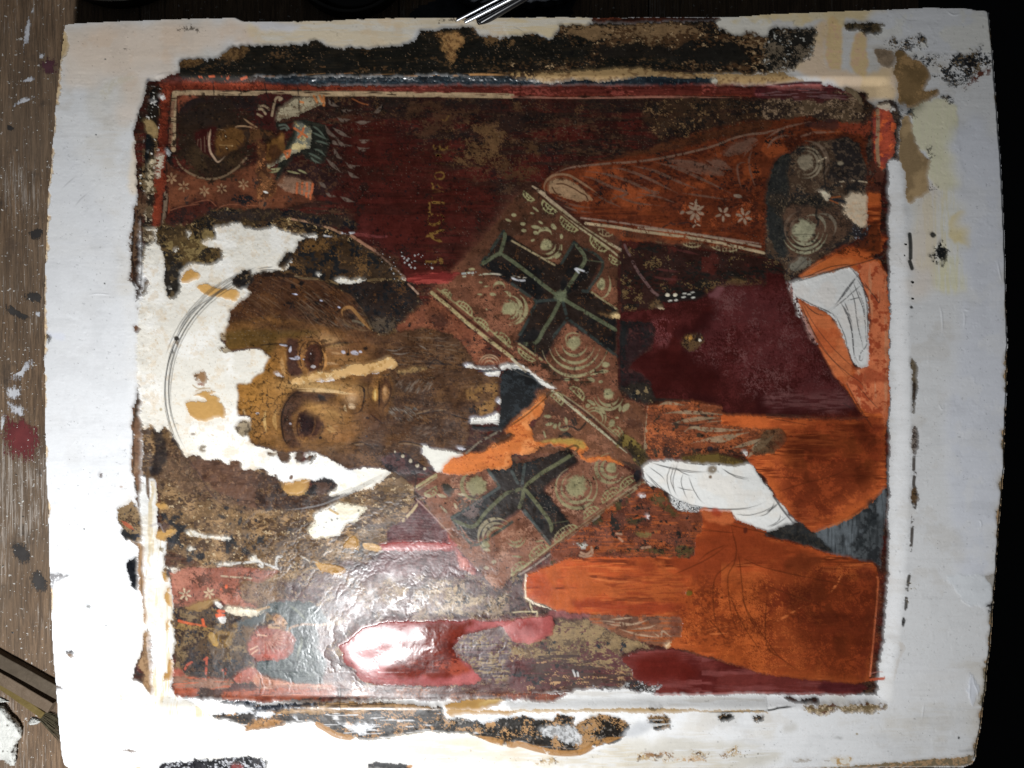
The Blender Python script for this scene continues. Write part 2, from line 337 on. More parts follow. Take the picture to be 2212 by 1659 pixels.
# tan chips of bare wood and size along the outer edge
CHP = part('edge_wear', multi=True, label='tan chipped strip where the gesso ends')
def edge_chips(side, v0, v1, prob, seed, wmax=11):
    rr = random.Random(seed); v = v0
    xs = OUT[:, 0]; ys = OUT[:, 1]
    sel = (xs < 700) if side < 0 else (xs > 1500)
    o = np.argsort(ys[sel]); X_ = xs[sel][o]; Y_ = ys[sel][o]
    while v < v1:
        ln = rr.uniform(15, 55)
        if rr.random() < prob:
            w = rr.uniform(4, wmax); x0 = np.interp([v, v+ln*.5, v+ln], Y_, X_)
            p = [(x0[0]+side*4, v), (x0[0]-side*w*.4, v+2), (x0[1]-side*w, v+ln*.35), (x0[1]-side*w*.8, v+ln*.7), (x0[2]-side*2, v+ln), (x0[2]+side*4, v+ln)]
            fill(np.array(p), (190, 165, 125) if side < 0 else (128, 112, 86), v=[((160, 130, 95), .4, 'fin')], edge=1.2, z=-1.0, lab=CHP, uv=(200, 200) if side < 0 else None)
        v += ln*.8
edge_chips(-1, 60, 420, .65, 1); edge_chips(-1, 420, 760, .75, 2, 9); edge_chips(-1, 760, 1600, .35, 3, 5); edge_chips(1, 60, 760, .2, 4, 7); edge_chips(1, 760, 1660, .9, 5, 12)
fill('@00 540 280 575 275 580 350 595 400 580 460 540 500 525 560 515 540 525 420', (176, 152, 112), edge=1.5, z=-1, lab=CHP)
fill('@33 1880 0 1985 0 1960 300 1940 250 1945 100', (130, 112, 84), edge=1.5, z=-.8, a=.6); fill('@33 1870 800 1905 860 1910 950 1890 1080 1830 1120 1860 1000', (140, 128, 104), edge=2, z=-.8, lab=CHP)
fill('@33 1885 270 1960 248 1965 275 1920 280', (40, 38, 38), edge=1, z=-.8); fill('@33 1905 305 1960 298 1965 325 1920 322', (60, 58, 56), edge=1, z=-.6)

# ------------------------------------------------------------------ painted field: the old paint layer
BG = part('painted_background', label='worn dark red-brown background of the old painting')
RG_OLD = .36
fill('@F 322 178 700 182 1400 184 1840 190 1880 214 1905 260 1925 420 1925 1200 1900 1480 1870 1505 1500 1490 380 1512 340 1300 330 900 310 560', (62, 27, 21),
     v=[((84, 32, 24), .35, 'mid', .2), ((52, 36, 28), .35, 'hor', .2, .8), ((96, 68, 46), .10, 'moh', .08, .5), ((30, 26, 26), .12, 'moh', .1, .7), ((120, 96, 74), .03, 'dot', .02, .4)], edge=1.5, z=1.0, r=RG_OLD, lab=BG, zr=.5, uv=(900, 350))
fill('@11 650 0 1500 0 1500 640 1290 740 1200 600 1000 450 830 350 850 200', (84, 32, 27), v=[((70, 26, 20), .4, 'mid', .2), ((38, 28, 26), .10, 'mot', .04, .8)], edge=8, soft=6, z=0, r=.3)
fill('@F 760 250 900 300 1000 400 1080 420 1000 600 900 600 800 480 760 400', (78, 28, 21), v=[((62, 24, 17), .4, 'hor', .2), ((36, 26, 22), .10, 'mot', .03, .8)], edge=12, soft=14, z=0, a=.8, r=.3)
fill('@F 400 205 1860 215 1850 245 700 240', (48, 30, 24), v=[((28, 26, 24), .4, 'moh', .1), ((96, 70, 44), .12, 'mot', .03)], edge=8, soft=6, z=0, a=.6)
fill('@F 1440 210 1870 222 1880 250 1700 255 1480 300 1400 270', (60, 42, 28), v=[((30, 26, 22), .4, 'mot', .05), ((120, 92, 60), .10, 'fin', .04)], edge=6, soft=5, z=0, a=.8)
fill('@F 960 290 1130 300 1180 370 1020 380', (90, 62, 38), edge=8, frac=.4, fn='mot', z=0, a=.7); fill('@F 860 210 1060 240 1060 300 900 290', (86, 58, 38), edge=8, frac=.35, fn='mot', z=0, a=.6); fill('@F 970 270 1080 270 1090 340 980 350', (110, 80, 50), edge=8, frac=.22, fn='mot', z=0, a=.7)
dots('@F 640 220 1180 220 1150 400 700 560', 130, (22, 22, 26), (1, 3.2), .8, seed=4)
# lower left part of the field, thin and rubbed
fill('@F 345 1120 420 1050 700 1120 900 1080 960 1160 1000 1240 900 1300 700 1290 560 1330 345 1250', (128, 98, 66), v=[((156, 124, 84), .35, 'mot', .12), ((90, 68, 50), .28, 'moh', .1), ((48, 48, 52), .06, 'sml', .03)], edge=7, soft=2, z=0, zr=.5, r=.33)
fill('@F 560 1290 760 1220 900 1170 990 1190 1090 1280 1140 1340 1180 1500 940 1500 700 1490 680 1400', (112, 76, 72), v=[((134, 104, 92), .3, 'hof', .1, .8), ((84, 54, 52), .3, 'mot', .08), ((160, 134, 100), .14, 'mot', .04, .8)], edge=7, soft=4, z=0, zr=.35, r=.2)
fill('@21 1400 1010 1500 1120 1700 1300 1850 1500 2100 1659 880 1659 1000 1540 1100 1440 1150 1250 1270 1190', (112, 68, 70), v=[((134, 92, 90), .3, 'dia', .1, .6), ((88, 54, 56), .25, 'mot', .06, .7)], edge=3, z=.3, zr=.25, r=.16)
fill('@31 700 0 850 40 950 100 1250 60 1300 130 1200 200 900 260 820 120', (136, 104, 84), v=[((160, 130, 90), .4, 'mot', .06), ((80, 62, 54), .2, 'sml', .05)], edge=5, z=0, zr=.4, r=.25)
fill('@31 1360 150 1600 60 1800 80 1850 200 2212 180 2212 340 1900 360 1700 330 1500 400 1380 330', (150, 124, 98), v=[((176, 150, 116), .35, 'mot', .06), ((92, 74, 62), .25, 'fin', .05), ((120, 90, 90), .3, 'sml', .1, .6)], edge=5, z=0, zr=.5, r=.25)
fill('@32 0 0 130 0 120 120 220 330 350 400 330 560 0 640', (104, 74, 70), v=[((140, 116, 84), .3, 'mot', .05), ((70, 50, 50), .2, 'fin', .05)], edge=3, z=0, zr=.4)
fill('@31 1750 540 2212 560 2212 920 1900 900 1850 780 1720 620', (120, 86, 86), v=[((150, 124, 88), .45, 'moh', .06), ((90, 62, 64), .3, 'hof', .08)], edge=4, z=0, zr=.3)
fill('@32 0 600 300 600 420 400 720 420 1000 540 1230 630 1000 670 960 760 1050 860 1080 930 600 800 200 740 0 700', (150, 122, 82), v=[((116, 88, 60), .35, 'mot', .06), ((108, 58, 56), .22, 'moh', .05), ((44, 46, 52), .05, 'sml', .02)], edge=5, z=0, zr=.6, r=.5)
fill('@32 0 720 200 740 600 800 950 860 1080 940 1100 980 700 990 400 990 0 1010', (108, 56, 54), v=[((96, 48, 48), .4, 'hof', .1), ((170, 130, 88), .10, 'mot', .03), ((50, 44, 46), .06, 'sml', .02)], edge=4, z=0, r=.42)
fill('@F 1165 1420 1190 1400 1390 1480 1380 1500 1150 1500', (90, 60, 50), frac=.4, fn='hof', z=0)

# ------------------------------------------------------------------ borders of the painting
CR = part('border_paint', multi=True, label='blackened crust of old border paint above the picture')
fill('''@00 1555 650 1552 600 1560 545 1650 515 1760 515 1900 510 1920 470 1980 430 2080 400 2212 395 @01 200 400 300 395 450 392 475 350 560 355 590 395 660 415 800 420 950 430 1050 415 1200 405 1350 385 1400 350 1430 270 1550 265 1850 240 1900 260 1950 310 2030 345 2120 335
 @02 0 310 100 300 220 305 340 335 380 300 400 250 400 225 450 225 470 245 620 240 700 195 1100 205 1400 185 1760 190 1760 240 1830 270 1900 305 2050 310 2212 320 @03 20 250 100 240 250 245 430 228 430 260 400 300 380 350 405 370 400 420 370 480 300 530 240 540 240 590 180 600 0 632
 @02 1760 650 1000 690 0 690 @01 1600 665 700 670 0 680 @00 1900 705 1600 692''', (26, 24, 18), v=[((38, 32, 22), .3, 'hof', .15), ((96, 70, 42), .05, 'moh', .04, .7), ((150, 120, 90), .006, 'dot', .01)], edge=1.5, fine=1.6, z=1.2, r=.5, lab=CR, uv=(700, 130), sm=False)
fill('@02 400 260 700 230 1500 205 1760 230 1900 310 2212 330 @03 0 600 @02 2212 640 1500 600 1380 560 1400 420 1000 390 860 470 700 560 300 610 180 640 0 640 0 560 600 540 700 480 680 330 480 320', (78, 54, 32), v=[((112, 88, 60), .3, 'moh', .1), ((28, 22, 16), .33, 'moh', .06), ((150, 124, 90), .05, 'fin', .03)], edge=5, fine=3, z=0, r=.5, zr=.5)
fill('@02 480 290 700 220 1500 215 1700 260 1500 300 900 320 700 340', (118, 92, 62), frac=.75, fn='moh', z=0, edge=4, zr=.4)
fill('@02 1380 420 1600 360 1900 360 2000 450 2060 560 1800 580 1480 590 1370 520', (28, 25, 20), frac=.8, fn='moh', z=.2, edge=4)
fill('@02 760 420 1000 390 1370 410 1380 500 820 500', (32, 26, 20), frac=.75, fn='moh', z=.2, edge=4)
fill('@03 0 330 400 250 400 400 380 470 300 530 240 590 0 640', (96, 84, 68), v=[((30, 28, 24), .45, 'mot', .06), ((150, 148, 140), .07, 'fin', .03)], edge=3, fine=3, z=0, frac=.93)
fill('@00 1560 600 1560 545 1640 515 1760 520 1700 580 1600 590', (112, 82, 46), v=[((80, 56, 30), .4, 'fin')], edge=2, z=0); fill('@00 1905 495 1930 460 2000 425 2080 405 2150 420 2130 460 2050 530 1960 530', (108, 80, 46), v=[((76, 54, 30), .4, 'fin')], edge=2, z=0)
fill('@01 1550 310 1700 290 1790 320 1800 390 1750 430 1740 500 1700 545 1660 500 1670 430 1600 430 1600 350', (150, 112, 66), v=[((120, 84, 48), .35, 'fin', .1)], edge=2, fine=2.5, z=-.3, zr=.4)
fill('@01 1650 500 1750 500 1720 620 1690 620', (120, 90, 56), frac=.35, fn='fin', z=0); fill('@01 1880 260 1940 260 1950 310 2212 330 2212 400 1980 400 1930 310', (110, 82, 50), frac=.55, fn='mot', z=0)
stroke('@01 350 655 600 635|@01 950 650 1200 640|@01 1280 655 1600 655 1900 645 2212 650|@01 1700 640 2212 632|@01 2000 615 2212 618', 3.5, (170, 124, 74), .9, (.2, .2), wear=.3, fld='hof')
stroke('@01 60 660 160 660|@01 550 580 600 580|@01 1080 605 1170 600|@01 700 640 900 630', 6, (160, 110, 66), .9, (.3, .3), wear=.45, fld='mot')
stroke('@00 1920 660 1980 655 1940 690|@00 1720 665 1740 668|@00 1810 662 1850 660|@00 2080 680 2130 665', 4, (166, 76, 40), .9, wear=.3)
WE = part('bare_edge', multi=True, label='bare red-brown wood along the top edge')
fill('@02 700 150 1790 148 1810 170 1760 195 1400 192 1100 205 690 200', (66, 30, 18), v=[((44, 22, 14), .4, 'hof', .2), ((90, 44, 26), .1, 'mot')], edge=.8, z=-.6, lab=WE, sm=False)
fill('@01 0 140 500 168 700 158 850 148 1000 146 1000 160 900 162 600 178 0 182', (48, 34, 32), edge=.5, z=-1, lab=WE, sm=False)
fill('@01 1540 178 1700 160 1760 170 1820 160 1880 175 1800 180 1700 175 1600 190', (46, 34, 26), edge=2, fine=2, z=-.5, frac=.6, fn='fin')
PT = part('putty_fill', multi=True, label='smooth ochre putty filling losses')
PUT = (176, 142, 88)
fill('@02 180 650 300 630 1000 600 1200 600 1250 625 1700 640 1770 640 1800 640 2212 645 @03 0 640 130 625 180 660 330 695 200 712 0 718 @02 2000 715 1840 735 1780 730 1100 670 950 690 780 705 500 690 300 712 210 690', (138, 112, 74), v=[((112, 86, 54), .35, 'moh', .15)], edge=1.4, z=.4, lab=PT)
fill('@02 0 640 190 640 180 680 0 690', (70, 50, 30), v=[((150, 120, 76), .3, 'fin')], edge=1, z=0)
stroke('@02 1230 605 1500 620 1740 632|@02 1770 620 2000 632 2212 650|@02 1010 600 1060 592', 3, (46, 30, 26), .9, (.2, .3), wear=.25, fld='hof')
BL = part('blue_edge', label='glossy blue-black band on the bevel of the recess')
fill('@01 60 675 350 660 700 668 1200 665 1600 662 2212 668 @02 40 690 100 682 200 700 330 712 500 690 650 680 750 700 900 690 1020 680 1100 662 1500 668 1770 672 1782 725 1330 765 1200 740 700 735 0 735 @01 1700 735 900 732 300 735 100 738', (30, 38, 44), v=[((20, 26, 32), .4, 'hof', .2), ((50, 62, 68), .12, 'fin', .05)], edge=.8, fine=.8, z=.8, zr=.4, r=.15, lab=BL, sm=False)
for u in range(575, 1180, 5):                      # blistered varnish on the bevel
    blob(u+random.uniform(-3, 3), 174+random.uniform(-3.5, 4), random.uniform(1.2, 3), random.uniform(.8, 1.5), (70, 84, 94), .35, 0, 1, random.uniform(.6, 1.6))
fill('@02 1730 690 1770 675 1775 720 1745 715', (150, 146, 132), edge=.5, z=.5)
RB = part('red_border_band', multi=True, label='orange-red painted band round the picture')
fill('@00 1360 740 1380 710 1450 700 1560 690 1900 705 2212 708 @01 300 733 900 735 1700 735 2212 740 @02 600 735 1200 742 1500 735 2212 728 2212 812 1500 815 500 822 0 806 @01 1100 780 300 765 0 762 @00 1900 768 1500 765 1460 780 1440 900 1430 1100 1420 1280 1410 1659 @10 1385 0 1380 150 1365 310 1295 300 1305 60 @00 1330 1400 1350 1100 1360 900',
     (118, 48, 28), v=[((92, 36, 22), .35, 'mot', .1), ((140, 60, 36), .15, 'mot', .05)], edge=1, z=.9, r=.34, lab=RB, sm=False, uv=(600, 200))
fill('@F 850 184 1130 184 1390 184 1659 183 1659 203 1250 206 850 200', (96, 40, 32), v=[((80, 30, 24), .4, 'hof', .15), ((130, 60, 50), .15, 'moh')], edge=1, soft=2, z=0, a=.9)
fill('@F 1640 182 1700 181 1780 180 1830 190 1840 210 1700 210 1640 206', (76, 30, 32), v=[((110, 58, 58), .25, 'hof', .1)], edge=1.5, z=.2)
fill('@03 20 735 250 728 470 728 500 780 300 780 100 760', (140, 80, 74), edge=1, soft=1, z=.6, a=.8); stroke('@03 40 722 200 712 300 705 470 705', 4.5, (60, 26, 32), .95, (.2, 0), z=1.2, r=.2)
LN = part('cream_border_line', multi=True, label='thin cream line inside the red band')
stroke('@00 1480 1280 1482 1000 1485 870 1490 790 1560 786 1800 786 2212 790 @01 500 795 900 795 1300 800 1700 805 2212 815', 10.5, (160, 136, 104), .92, wear=.12, lab=LN, z=.4, sm=False, fld='hof')
stroke('@02 0 822 500 830 1000 826 1250 822 1600 826 2000 828', 4.5, (134, 88, 72), .9, (0, .3), wear=.25, lab=LN, z=.3, fld='hof')
stroke('@10 1415 0 1408 120 1395 250 1385 315', 8, (128, 108, 88), .9, wear=.2, lab=LN, z=.3)
stroke('@00 1480 860 1465 1000 1455 1200 1450 1270', 8, (126, 84, 62), .8, wear=.2)
stroke('@10 1450 60 1440 160 1435 240', 4, (150, 66, 40), .8)
# left margin crust
fill('@00 1300 760 1340 735 1380 740 1385 900 1400 1000 1360 1010 1350 1300 1330 1500 1320 1659 1190 1659 1200 1550 1240 1400 1250 1300 1270 1200 1260 1080 1220 1050 1215 1010 1270 1020 1290 930', (42, 34, 26), v=[((112, 90, 60), .42, 'ver', .06), ((20, 20, 22), .3, 'mot', .05), ((190, 184, 170), .05, 'fin', .02)], edge=2.5, fine=2.5, z=.8, lab=CR, sm=False, seed=2)
fill('@00 1250 1060 1330 1050 1340 1180 1300 1190 1270 1120', (140, 116, 76), edge=2, z=.2); fill('@00 1290 1380 1330 1370 1320 1500 1310 1659 1260 1659 1280 1500', (176, 160, 130), v=[((90, 74, 50), .4, 'fin')], edge=2, z=.2)
fill('@00 1270 1180 1310 1180 1305 1290 1290 1400 1265 1380', (22, 24, 26), edge=1.5, z=.4)
fill('@00 1345 1350 1400 1330 1380 1500 1355 1540 1340 1500', (186, 176, 156), edge=1.5, fine=2, z=.2, frac=.8, fn='fin'); fill('@00 1420 1250 1480 1290 1490 1460 1460 1480 1420 1480 1430 1380', (30, 27, 24), edge=2, fine=2, z=.3)
fill('@00 1370 830 1400 815 1410 835 1385 860|'.replace('|', ''), (210, 205, 196), edge=1, z=.6); fill('@00 1300 880 1335 870 1330 890 1310 895', (200, 196, 186), edge=1, z=.6); fill('@00 1425 1295 1450 1290 1455 1345 1430 1335', (160, 160, 160), edge=1, fine=1.5, z=.5)
fill('@10 1230 10 1310 0 1300 300 1330 320 1400 330 1400 480 1330 460 1260 480 1235 400 1240 200', (104, 86, 62), v=[((50, 40, 32), .4, 'mot', .06), ((170, 155, 130), .14, 'fin', .05)], edge=2.5, z=.4, lab=CR, sm=False)
fill('@10 1230 490 1270 495 1310 500 1300 600 1270 640 1240 650', (110, 86, 40), v=[((34, 30, 26), .45, 'sml', .05)], edge=1.5, z=.6, lab=CR)
fill('@10 1190 0 1250 0 1250 200 1225 210 1222 500 1220 700 1205 900 1200 945 1180 945 1172 870 1190 830 1150 790 1120 740 1150 650 1130 640 1150 600 1135 580 1150 520 1130 500 1155 400 1120 450 1170 210 1160 200 1180 60', (92, 62, 44), v=[((60, 40, 30), .3, 'ver', .1), ((110, 82, 58), .3, 'mot', .1)], edge=2.0, fine=2.2, z=.5, lab=CR, sm=False)
stroke('@10 1190 60 1165 200 1150 380 1140 560 1160 680 1130 740 1170 820', 5, (36, 28, 24), .8, wear=.3, fld='sml'); stroke('@10 1222 220 1222 500 1218 700 1208 840', 2.5, (52, 36, 26), .8)
fill('@10 1250 770 1265 780 1250 890 1220 905 1225 850', (96, 78, 52), edge=1, z=.4); fill('@10 1175 1005 1195 1000 1195 1020 1180 1018', (120, 100, 78), edge=.5)
fill('@20 1185 0 1200 5 1200 70 1210 100 1212 300 1240 380 1225 430 1225 600 1230 800 1220 930 1180 960 1165 900 1140 760 1150 600 1145 500 1150 420 1160 250 1180 100', (128, 92, 66), v=[((88, 64, 44), .3, 'ver', .1), ((146, 112, 84), .3, 'mid', .1)], edge=1.8, fine=1.8, z=.4, lab=CR, sm=False)
stroke('@20 1158 260 1150 450 1160 620 1150 760 1170 900', 3, (70, 50, 34), .8, wear=.3, fld='sml')
fill('@20 1185 940 1215 940 1210 1080 1195 1080', (110, 80, 56), edge=1.5, z=.3)
fill('@20 1010 1180 1015 1100 1040 1070 1100 1050 1150 1010 1180 1030 1195 1080 1225 1120 1240 1330 1200 1400 1100 1350 1060 1320 1050 1250', (150, 122, 86), v=[((104, 78, 52), .3, 'mot', .08), ((60, 62, 74), .16, 'sml', .05)], edge=2, fine=1.5, z=.7, lab=CR, sm=False)
fill('@20 1060 1250 1120 1290 1180 1310 1150 1355 1080 1340 1055 1310', (34, 34, 36), edge=2, z=.3); stroke('@20 1050 1180 1090 1210 1160 1260', 8, (176, 88, 54), .9, (.3, .3)); stroke('@20 1020 1160 1070 1165 1130 1190|@20 1150 1190 1190 1210', 6, (52, 46, 44), .85, (.3, .3), wear=.2, r=.15)
fill('@20 1090 1550 1190 1480 1200 1560 1200 1659 @30 1205 60 1190 130 1170 135 1140 90 1115 0 @20 1100 1640', (38, 40, 46), edge=2, fine=1, z=.5, lab=CR, sm=False, r=.25)
fill('@20 1120 1360 1180 1380 1250 1390 1260 1659 @30 1250 100 1280 400 1270 430 1240 400 1240 200 1200 110 1212 0 @20 1200 1659 1200 1420', (174, 136, 98), v=[((136, 104, 74), .3, 'ver', .1)], edge=1.5, z=.3, lab=PT, sm=False)
fill('@30 1250 490 1290 490 1300 600 1310 750 1330 870 1330 1010 1300 1030 1270 990 1245 930 1260 840 1205 800 1215 720 1245 680 1240 560', (172, 136, 98), v=[((150, 116, 82), .3, 'mot', .1)], edge=1.5, z=.4, lab=PT, sm=False)
fill('@30 1310 70 1330 100 1330 320 1355 360 1360 440 1320 440 1290 360 1290 320 1320 290', (132, 108, 92), v=[((90, 66, 56), .35, 'fin')], edge=1.5, frac=.7, fn='sml', z=.2)
# right margin: brown stains, flakes
ST = part('brown_stain', multi=True, label='brown size stains on the right border')
fill('@03 1100 460 1160 430 1230 500 1300 540 1380 590 1405 650 1395 710 1355 770 1350 790 1420 780 1470 770 1475 830 1350 900 1200 925 1130 870 1125 720 1090 640 1110 540', (104, 82, 52), v=[((94, 74, 46), .3, 'mid', .2), ((120, 94, 60), .15, 'mot')], edge=2, z=.3, lab=ST)
fill('@03 1160 1000 1210 1000 1250 1080 1290 1250 1350 1350 1390 1390 1400 1440 1390 1500 1395 1659 @13 1280 60 1230 110 1200 90 1185 0 @03 1185 1500 1130 1380 1140 1200', (116, 96, 68), v=[((134, 112, 80), .3, 'mid', .2)], edge=2, z=.3, lab=ST, sm=False)
FL = part('paint_flake', multi=True, label='islands of blackened old paint on the right border')
for q, f in (('@03 1250 490 1500 470 1700 450 1960 480 1975 590 1860 640 1720 720 1700 790 1560 720 1450 690 1400 600 1320 540', .60), ('@03 990 420 1050 320 1150 360 1220 340 1230 440 1100 430', .45), ('@03 1200 330 1350 320 1350 400 1210 400', .7), ('@03 1490 880 1540 820 1610 850 1580 890', .8), ('@03 1160 970 1280 925 1260 1010', .85), ('@03 1390 1300 1430 1290 1410 1370 1380 1390', .8), ('@03 1400 1560 1460 1600 1440 1650 1400 1650', .85), ('@03 1800 450 1860 400 1860 420 1820 460', .9), ('@03 1090 870 1140 900 1145 1050 1130 1250 1130 1400 1090 1350 1110 1100', .85)):
    fill(q, (44, 46, 48), v=[((96, 82, 62), .25, 'mot', .05), ((24, 24, 26), .3, 'fin', .06)], edge=3, fine=3, frac=f, fn='mot', z=.5, lab=FL)
fill('@03 660 205 760 195 960 205 990 240 960 300 820 300 800 265 680 260', (72, 60, 40), v=[((36, 32, 24), .45, 'mot', .06)], edge=2, fine=2, z=.6, lab=FL); fill('@03 930 420 1050 440 1100 480 1080 580 970 570 940 500', (108, 92, 74), edge=2, z=.3, lab=FL)
fill('@03 1810 640 1960 600 1960 620 1760 740 1700 780', (80, 44, 32), edge=2, frac=.6, fn='fin', z=.3)
stroke('@13 1225 365 1232 450 1232 570|@13 1225 600 1245 660', 8.5, (34, 36, 34), .95, fld='fin', z=-.5, lab=FL)
for u, v, s in ((1425, 370, 27), (1245, 777, 13), (1247, 918, 12), (1240, 995, 15), (1188, 450, 9), (1180, 545, 6)): blob(u, v, s, s*.8, (32, 34, 32), .95, .4, 2.5, -.4, tile=13, lab=FL)
fill('@13 1490 430 1520 470 1580 490 1570 560 1530 600 1500 615 1450 610 1415 530 1470 500', (26, 28, 28), edge=3, fine=4, frac=.75, fn='fin', z=-.3, lab=FL); blob(1505, 525, 36, 50, (24, 26, 26), .95, 0, 1.6, tile=13)
fill('@13 1240 1440 1280 1470 1300 1560 1290 1659 @23 1280 100 1275 250 1250 260 1245 0 @13 1240 1600', (96, 84, 66), v=[((44, 36, 28), .4, 'mot')], edge=1.5, z=.2, lab=FL, sm=False)
fill('@23 1245 370 1290 380 1305 500 1290 590 1250 590', (120, 110, 102), v=[((74, 62, 56), .3, 'mot')], edge=1, z=.2, lab=FL)
stroke('@23 1262 600 1258 740|@23 1270 770 1258 860 1270 900|@23 1265 910 1270 1050 1250 1160|@23 1250 1180 1240 1350 1228 1440|@23 1262 0 1258 130', 7, (62, 50, 40), .9, wear=.42, fld='sml', lab=FL)
fill('@23 1240 900 1290 900 1290 1050 1240 1040', (96, 74, 50), v=[((50, 38, 28), .4, 'fin')], edge=2, z=.2)
stroke('@33 1220 0 1200 120 1190 300 1170 400', 7, (60, 54, 44), .9, wear=.2, fld='sml', lab=FL); stroke('@33 1215 60 1300 75|@33 1230 110 1300 100|@33 1200 200 1215 250', 10, (146, 128, 92), .9, (.1, .3), wear=.2, lab=FL); blob(1170, 400, 14, 40, (44, 44, 42), .9, .1, 2, tile=33)
fill('@33 1140 560 1190 620 1150 700 1110 850 1080 930 1100 800 1140 660', (190, 180, 168), edge=2, z=0, a=.8)
stroke('@32 1620 1180 1900 1172 2212 1160 @33 100 1140 240 1130|@33 300 1140 500 1130', 4, (44, 42, 38), .95, (.3, .1), z=-.2, lab=FL, wear=.12, fld='hof')
fill('@33 150 1065 230 1060 250 1080 360 1080 420 1060 445 1080 440 1115 300 1110 250 1105 160 1090', (72, 44, 34), v=[((60, 58, 56), .3, 'fin')], edge=1.5, z=.4, lab=FL)
fill('@33 280 1130 600 1120 900 1108 1040 1120 1040 1150 950 1160 900 1190 700 1180 600 1150 520 1200 400 1200', (130, 110, 78), v=[((104, 64, 38), .25, 'hof', .1), ((180, 160, 130), .2, 'fin', .1)], edge=2, fine=2, z=.2, lab=FL, sm=False)
for u, v, s, t in ((1850, 1225, 60, 32), (2125, 1225, 50, 32)): fill([(1106+(u-s)/4, 1244.25+(v-20)/4), (1106+(u)/4, 1244.25+(v-22)/4), (1106+(u+s)/4, 1244.25+(v-25)/4), (1106+(u+s*.9)/4, 1244.25+(v+t)/4), (1106+(u-s*.6)/4, 1244.25+(v+t)/4)], (38, 36, 32), v=[((140, 112, 80), .12, 'fin')], edge=2.5, fine=2, z=.3, lab=FL)
fill('@33 540 1590 620 1565 720 1570 750 1600 680 1640 590 1625', (176, 146, 100), v=[((210, 200, 180), .35, 'sml')], edge=2, z=0); fill('@33 210 1595 300 1580 390 1590 300 1605', (160, 146, 126), edge=2, z=0, a=.8); fill('@33 480 1600 540 1595 530 1610', (150, 136, 116), edge=1, z=0)
fill('@33 570 1420 650 1412 640 1425', (140, 138, 134), soft=1, z=0); fill('@33 140 1310 250 1300 260 1350 150 1360', (196, 190, 178), soft=3, z=0, a=.7); fill('@33 1660 1515 1800 1505 1805 1525 1700 1525', (150, 150, 150), soft=2, z=0, a=.8)
blob(768, 1365, 10, 7, (150, 130, 90), .9, 0, 2, tile=33); blob(1648, 1398, 8, 12, (60, 60, 60), .9, 0, 1.5, tile=33)
# ------------------------------------------------------------------ halo, then the great gesso loss around the head
HALO = part('painted_halo', multi=True, label='mottled brown remains of the large halo')
OLD = [((112, 86, 50), .30, 'mot', .07), ((40, 32, 24), .30, 'moh', .06), ((28, 30, 34), .10, 'sml', .03), ((166, 140, 96), .05, 'fin', .02)]
fill('@F 345 490 360 470 430 452 520 445 628 470 733 500 778 522 865 590 905 640 925 690 880 700 860 712 820 760 700 740 560 700 450 640 345 680 335 600', (80, 56, 32), v=OLD, edge=2, z=.4, zr=.7, lab=HALO, r=.45)
fill('@11 350 400 650 390 850 430 1050 560 1240 700 1250 740 960 760 700 745 550 760 330 720 270 650 300 530', (66, 46, 26), v=[((108, 76, 38), .30, 'mot', .08), ((26, 26, 28), .22, 'sml', .05)], edge=3, z=0, zr=.7)
fill('@11 700 790 960 770 1300 780 1420 900 1400 960 1300 1080 1200 1190 1100 1210 1010 1190 900 1020 800 900', (48, 32, 24), v=[((92, 60, 32), .22, 'mot', .06), ((24, 24, 28), .3, 'fin', .06)], edge=3, z=0, zr=.7, lab=HALO)
fill('@11 950 1100 1180 1090 1210 1180 1120 1240 1020 1200', (98, 82, 64), v=[((50, 40, 34), .4, 'fin')], edge=3, z=0, a=.8, zr=.6)
fill('@10 1380 340 1850 290 1880 380 1860 480 1920 500 1920 590 1830 640 1650 620 1560 680 1560 800 1530 890 1470 935 1440 920 1400 780 1400 560 1370 470', (98, 76, 42), v=[((54, 44, 32), .35, 'mot', .07), ((134, 112, 68), .25, 'sml', .07), ((30, 30, 32), .12, 'mid', .03)], edge=2, z=.3, zr=.8, lab=HALO)
fill('@10 1400 540 1440 640 1560 600 1560 800 1530 880 1470 930 1440 900 1400 760', (50, 44, 38), v=[((90, 74, 50), .25, 'sml', .06)], edge=2, z=0, zr=.8)
fill('@10 1320 310 1600 300 1700 200 1850 160 2212 180 2212 300 1900 300 1600 380 1380 420', (74, 56, 32), v=[((34, 30, 28), .35, 'mot', .06), ((116, 92, 56), .2, 'fin', .06)], edge=4, z=0, zr=.7)
# halo brown, lower side
fill('@20 1215 340 1280 365 1350 420 1410 360 1480 420 1500 500 1640 640 1740 660 1880 660 1960 700 2060 670 2090 740 2212 745 @21 0 740 90 780 190 830 240 880 330 960 600 960 640 985 700 980 950 900 1160 770 1250 800 1380 900 1360 1000 1280 1190 1000 1300 600 1500 300 1650 @20 1650 1659 1400 1640 1400 1400 1360 1000 1330 840 1230 800 1225 500', (128, 98, 64), v=[((156, 122, 82), .35, 'mot', .12), ((96, 70, 48), .35, 'moh', .12), ((54, 52, 54), .08, 'mid', .04), ((184, 160, 124), .04, 'fin', .03)], edge=2, z=.4, zr=.9, lab=HALO, sm=False, r=.36)
fill('@20 1300 700 1420 520 1500 500 1640 640 1900 690 2212 800 2212 1100 2000 1080 1700 1000 1480 900 1330 850', (112, 84, 66), v=[((84, 62, 50), .4, 'moh', .15), ((140, 106, 78), .2, 'fin', .1)], edge=6, soft=6, z=0, a=.75, zr=.5)
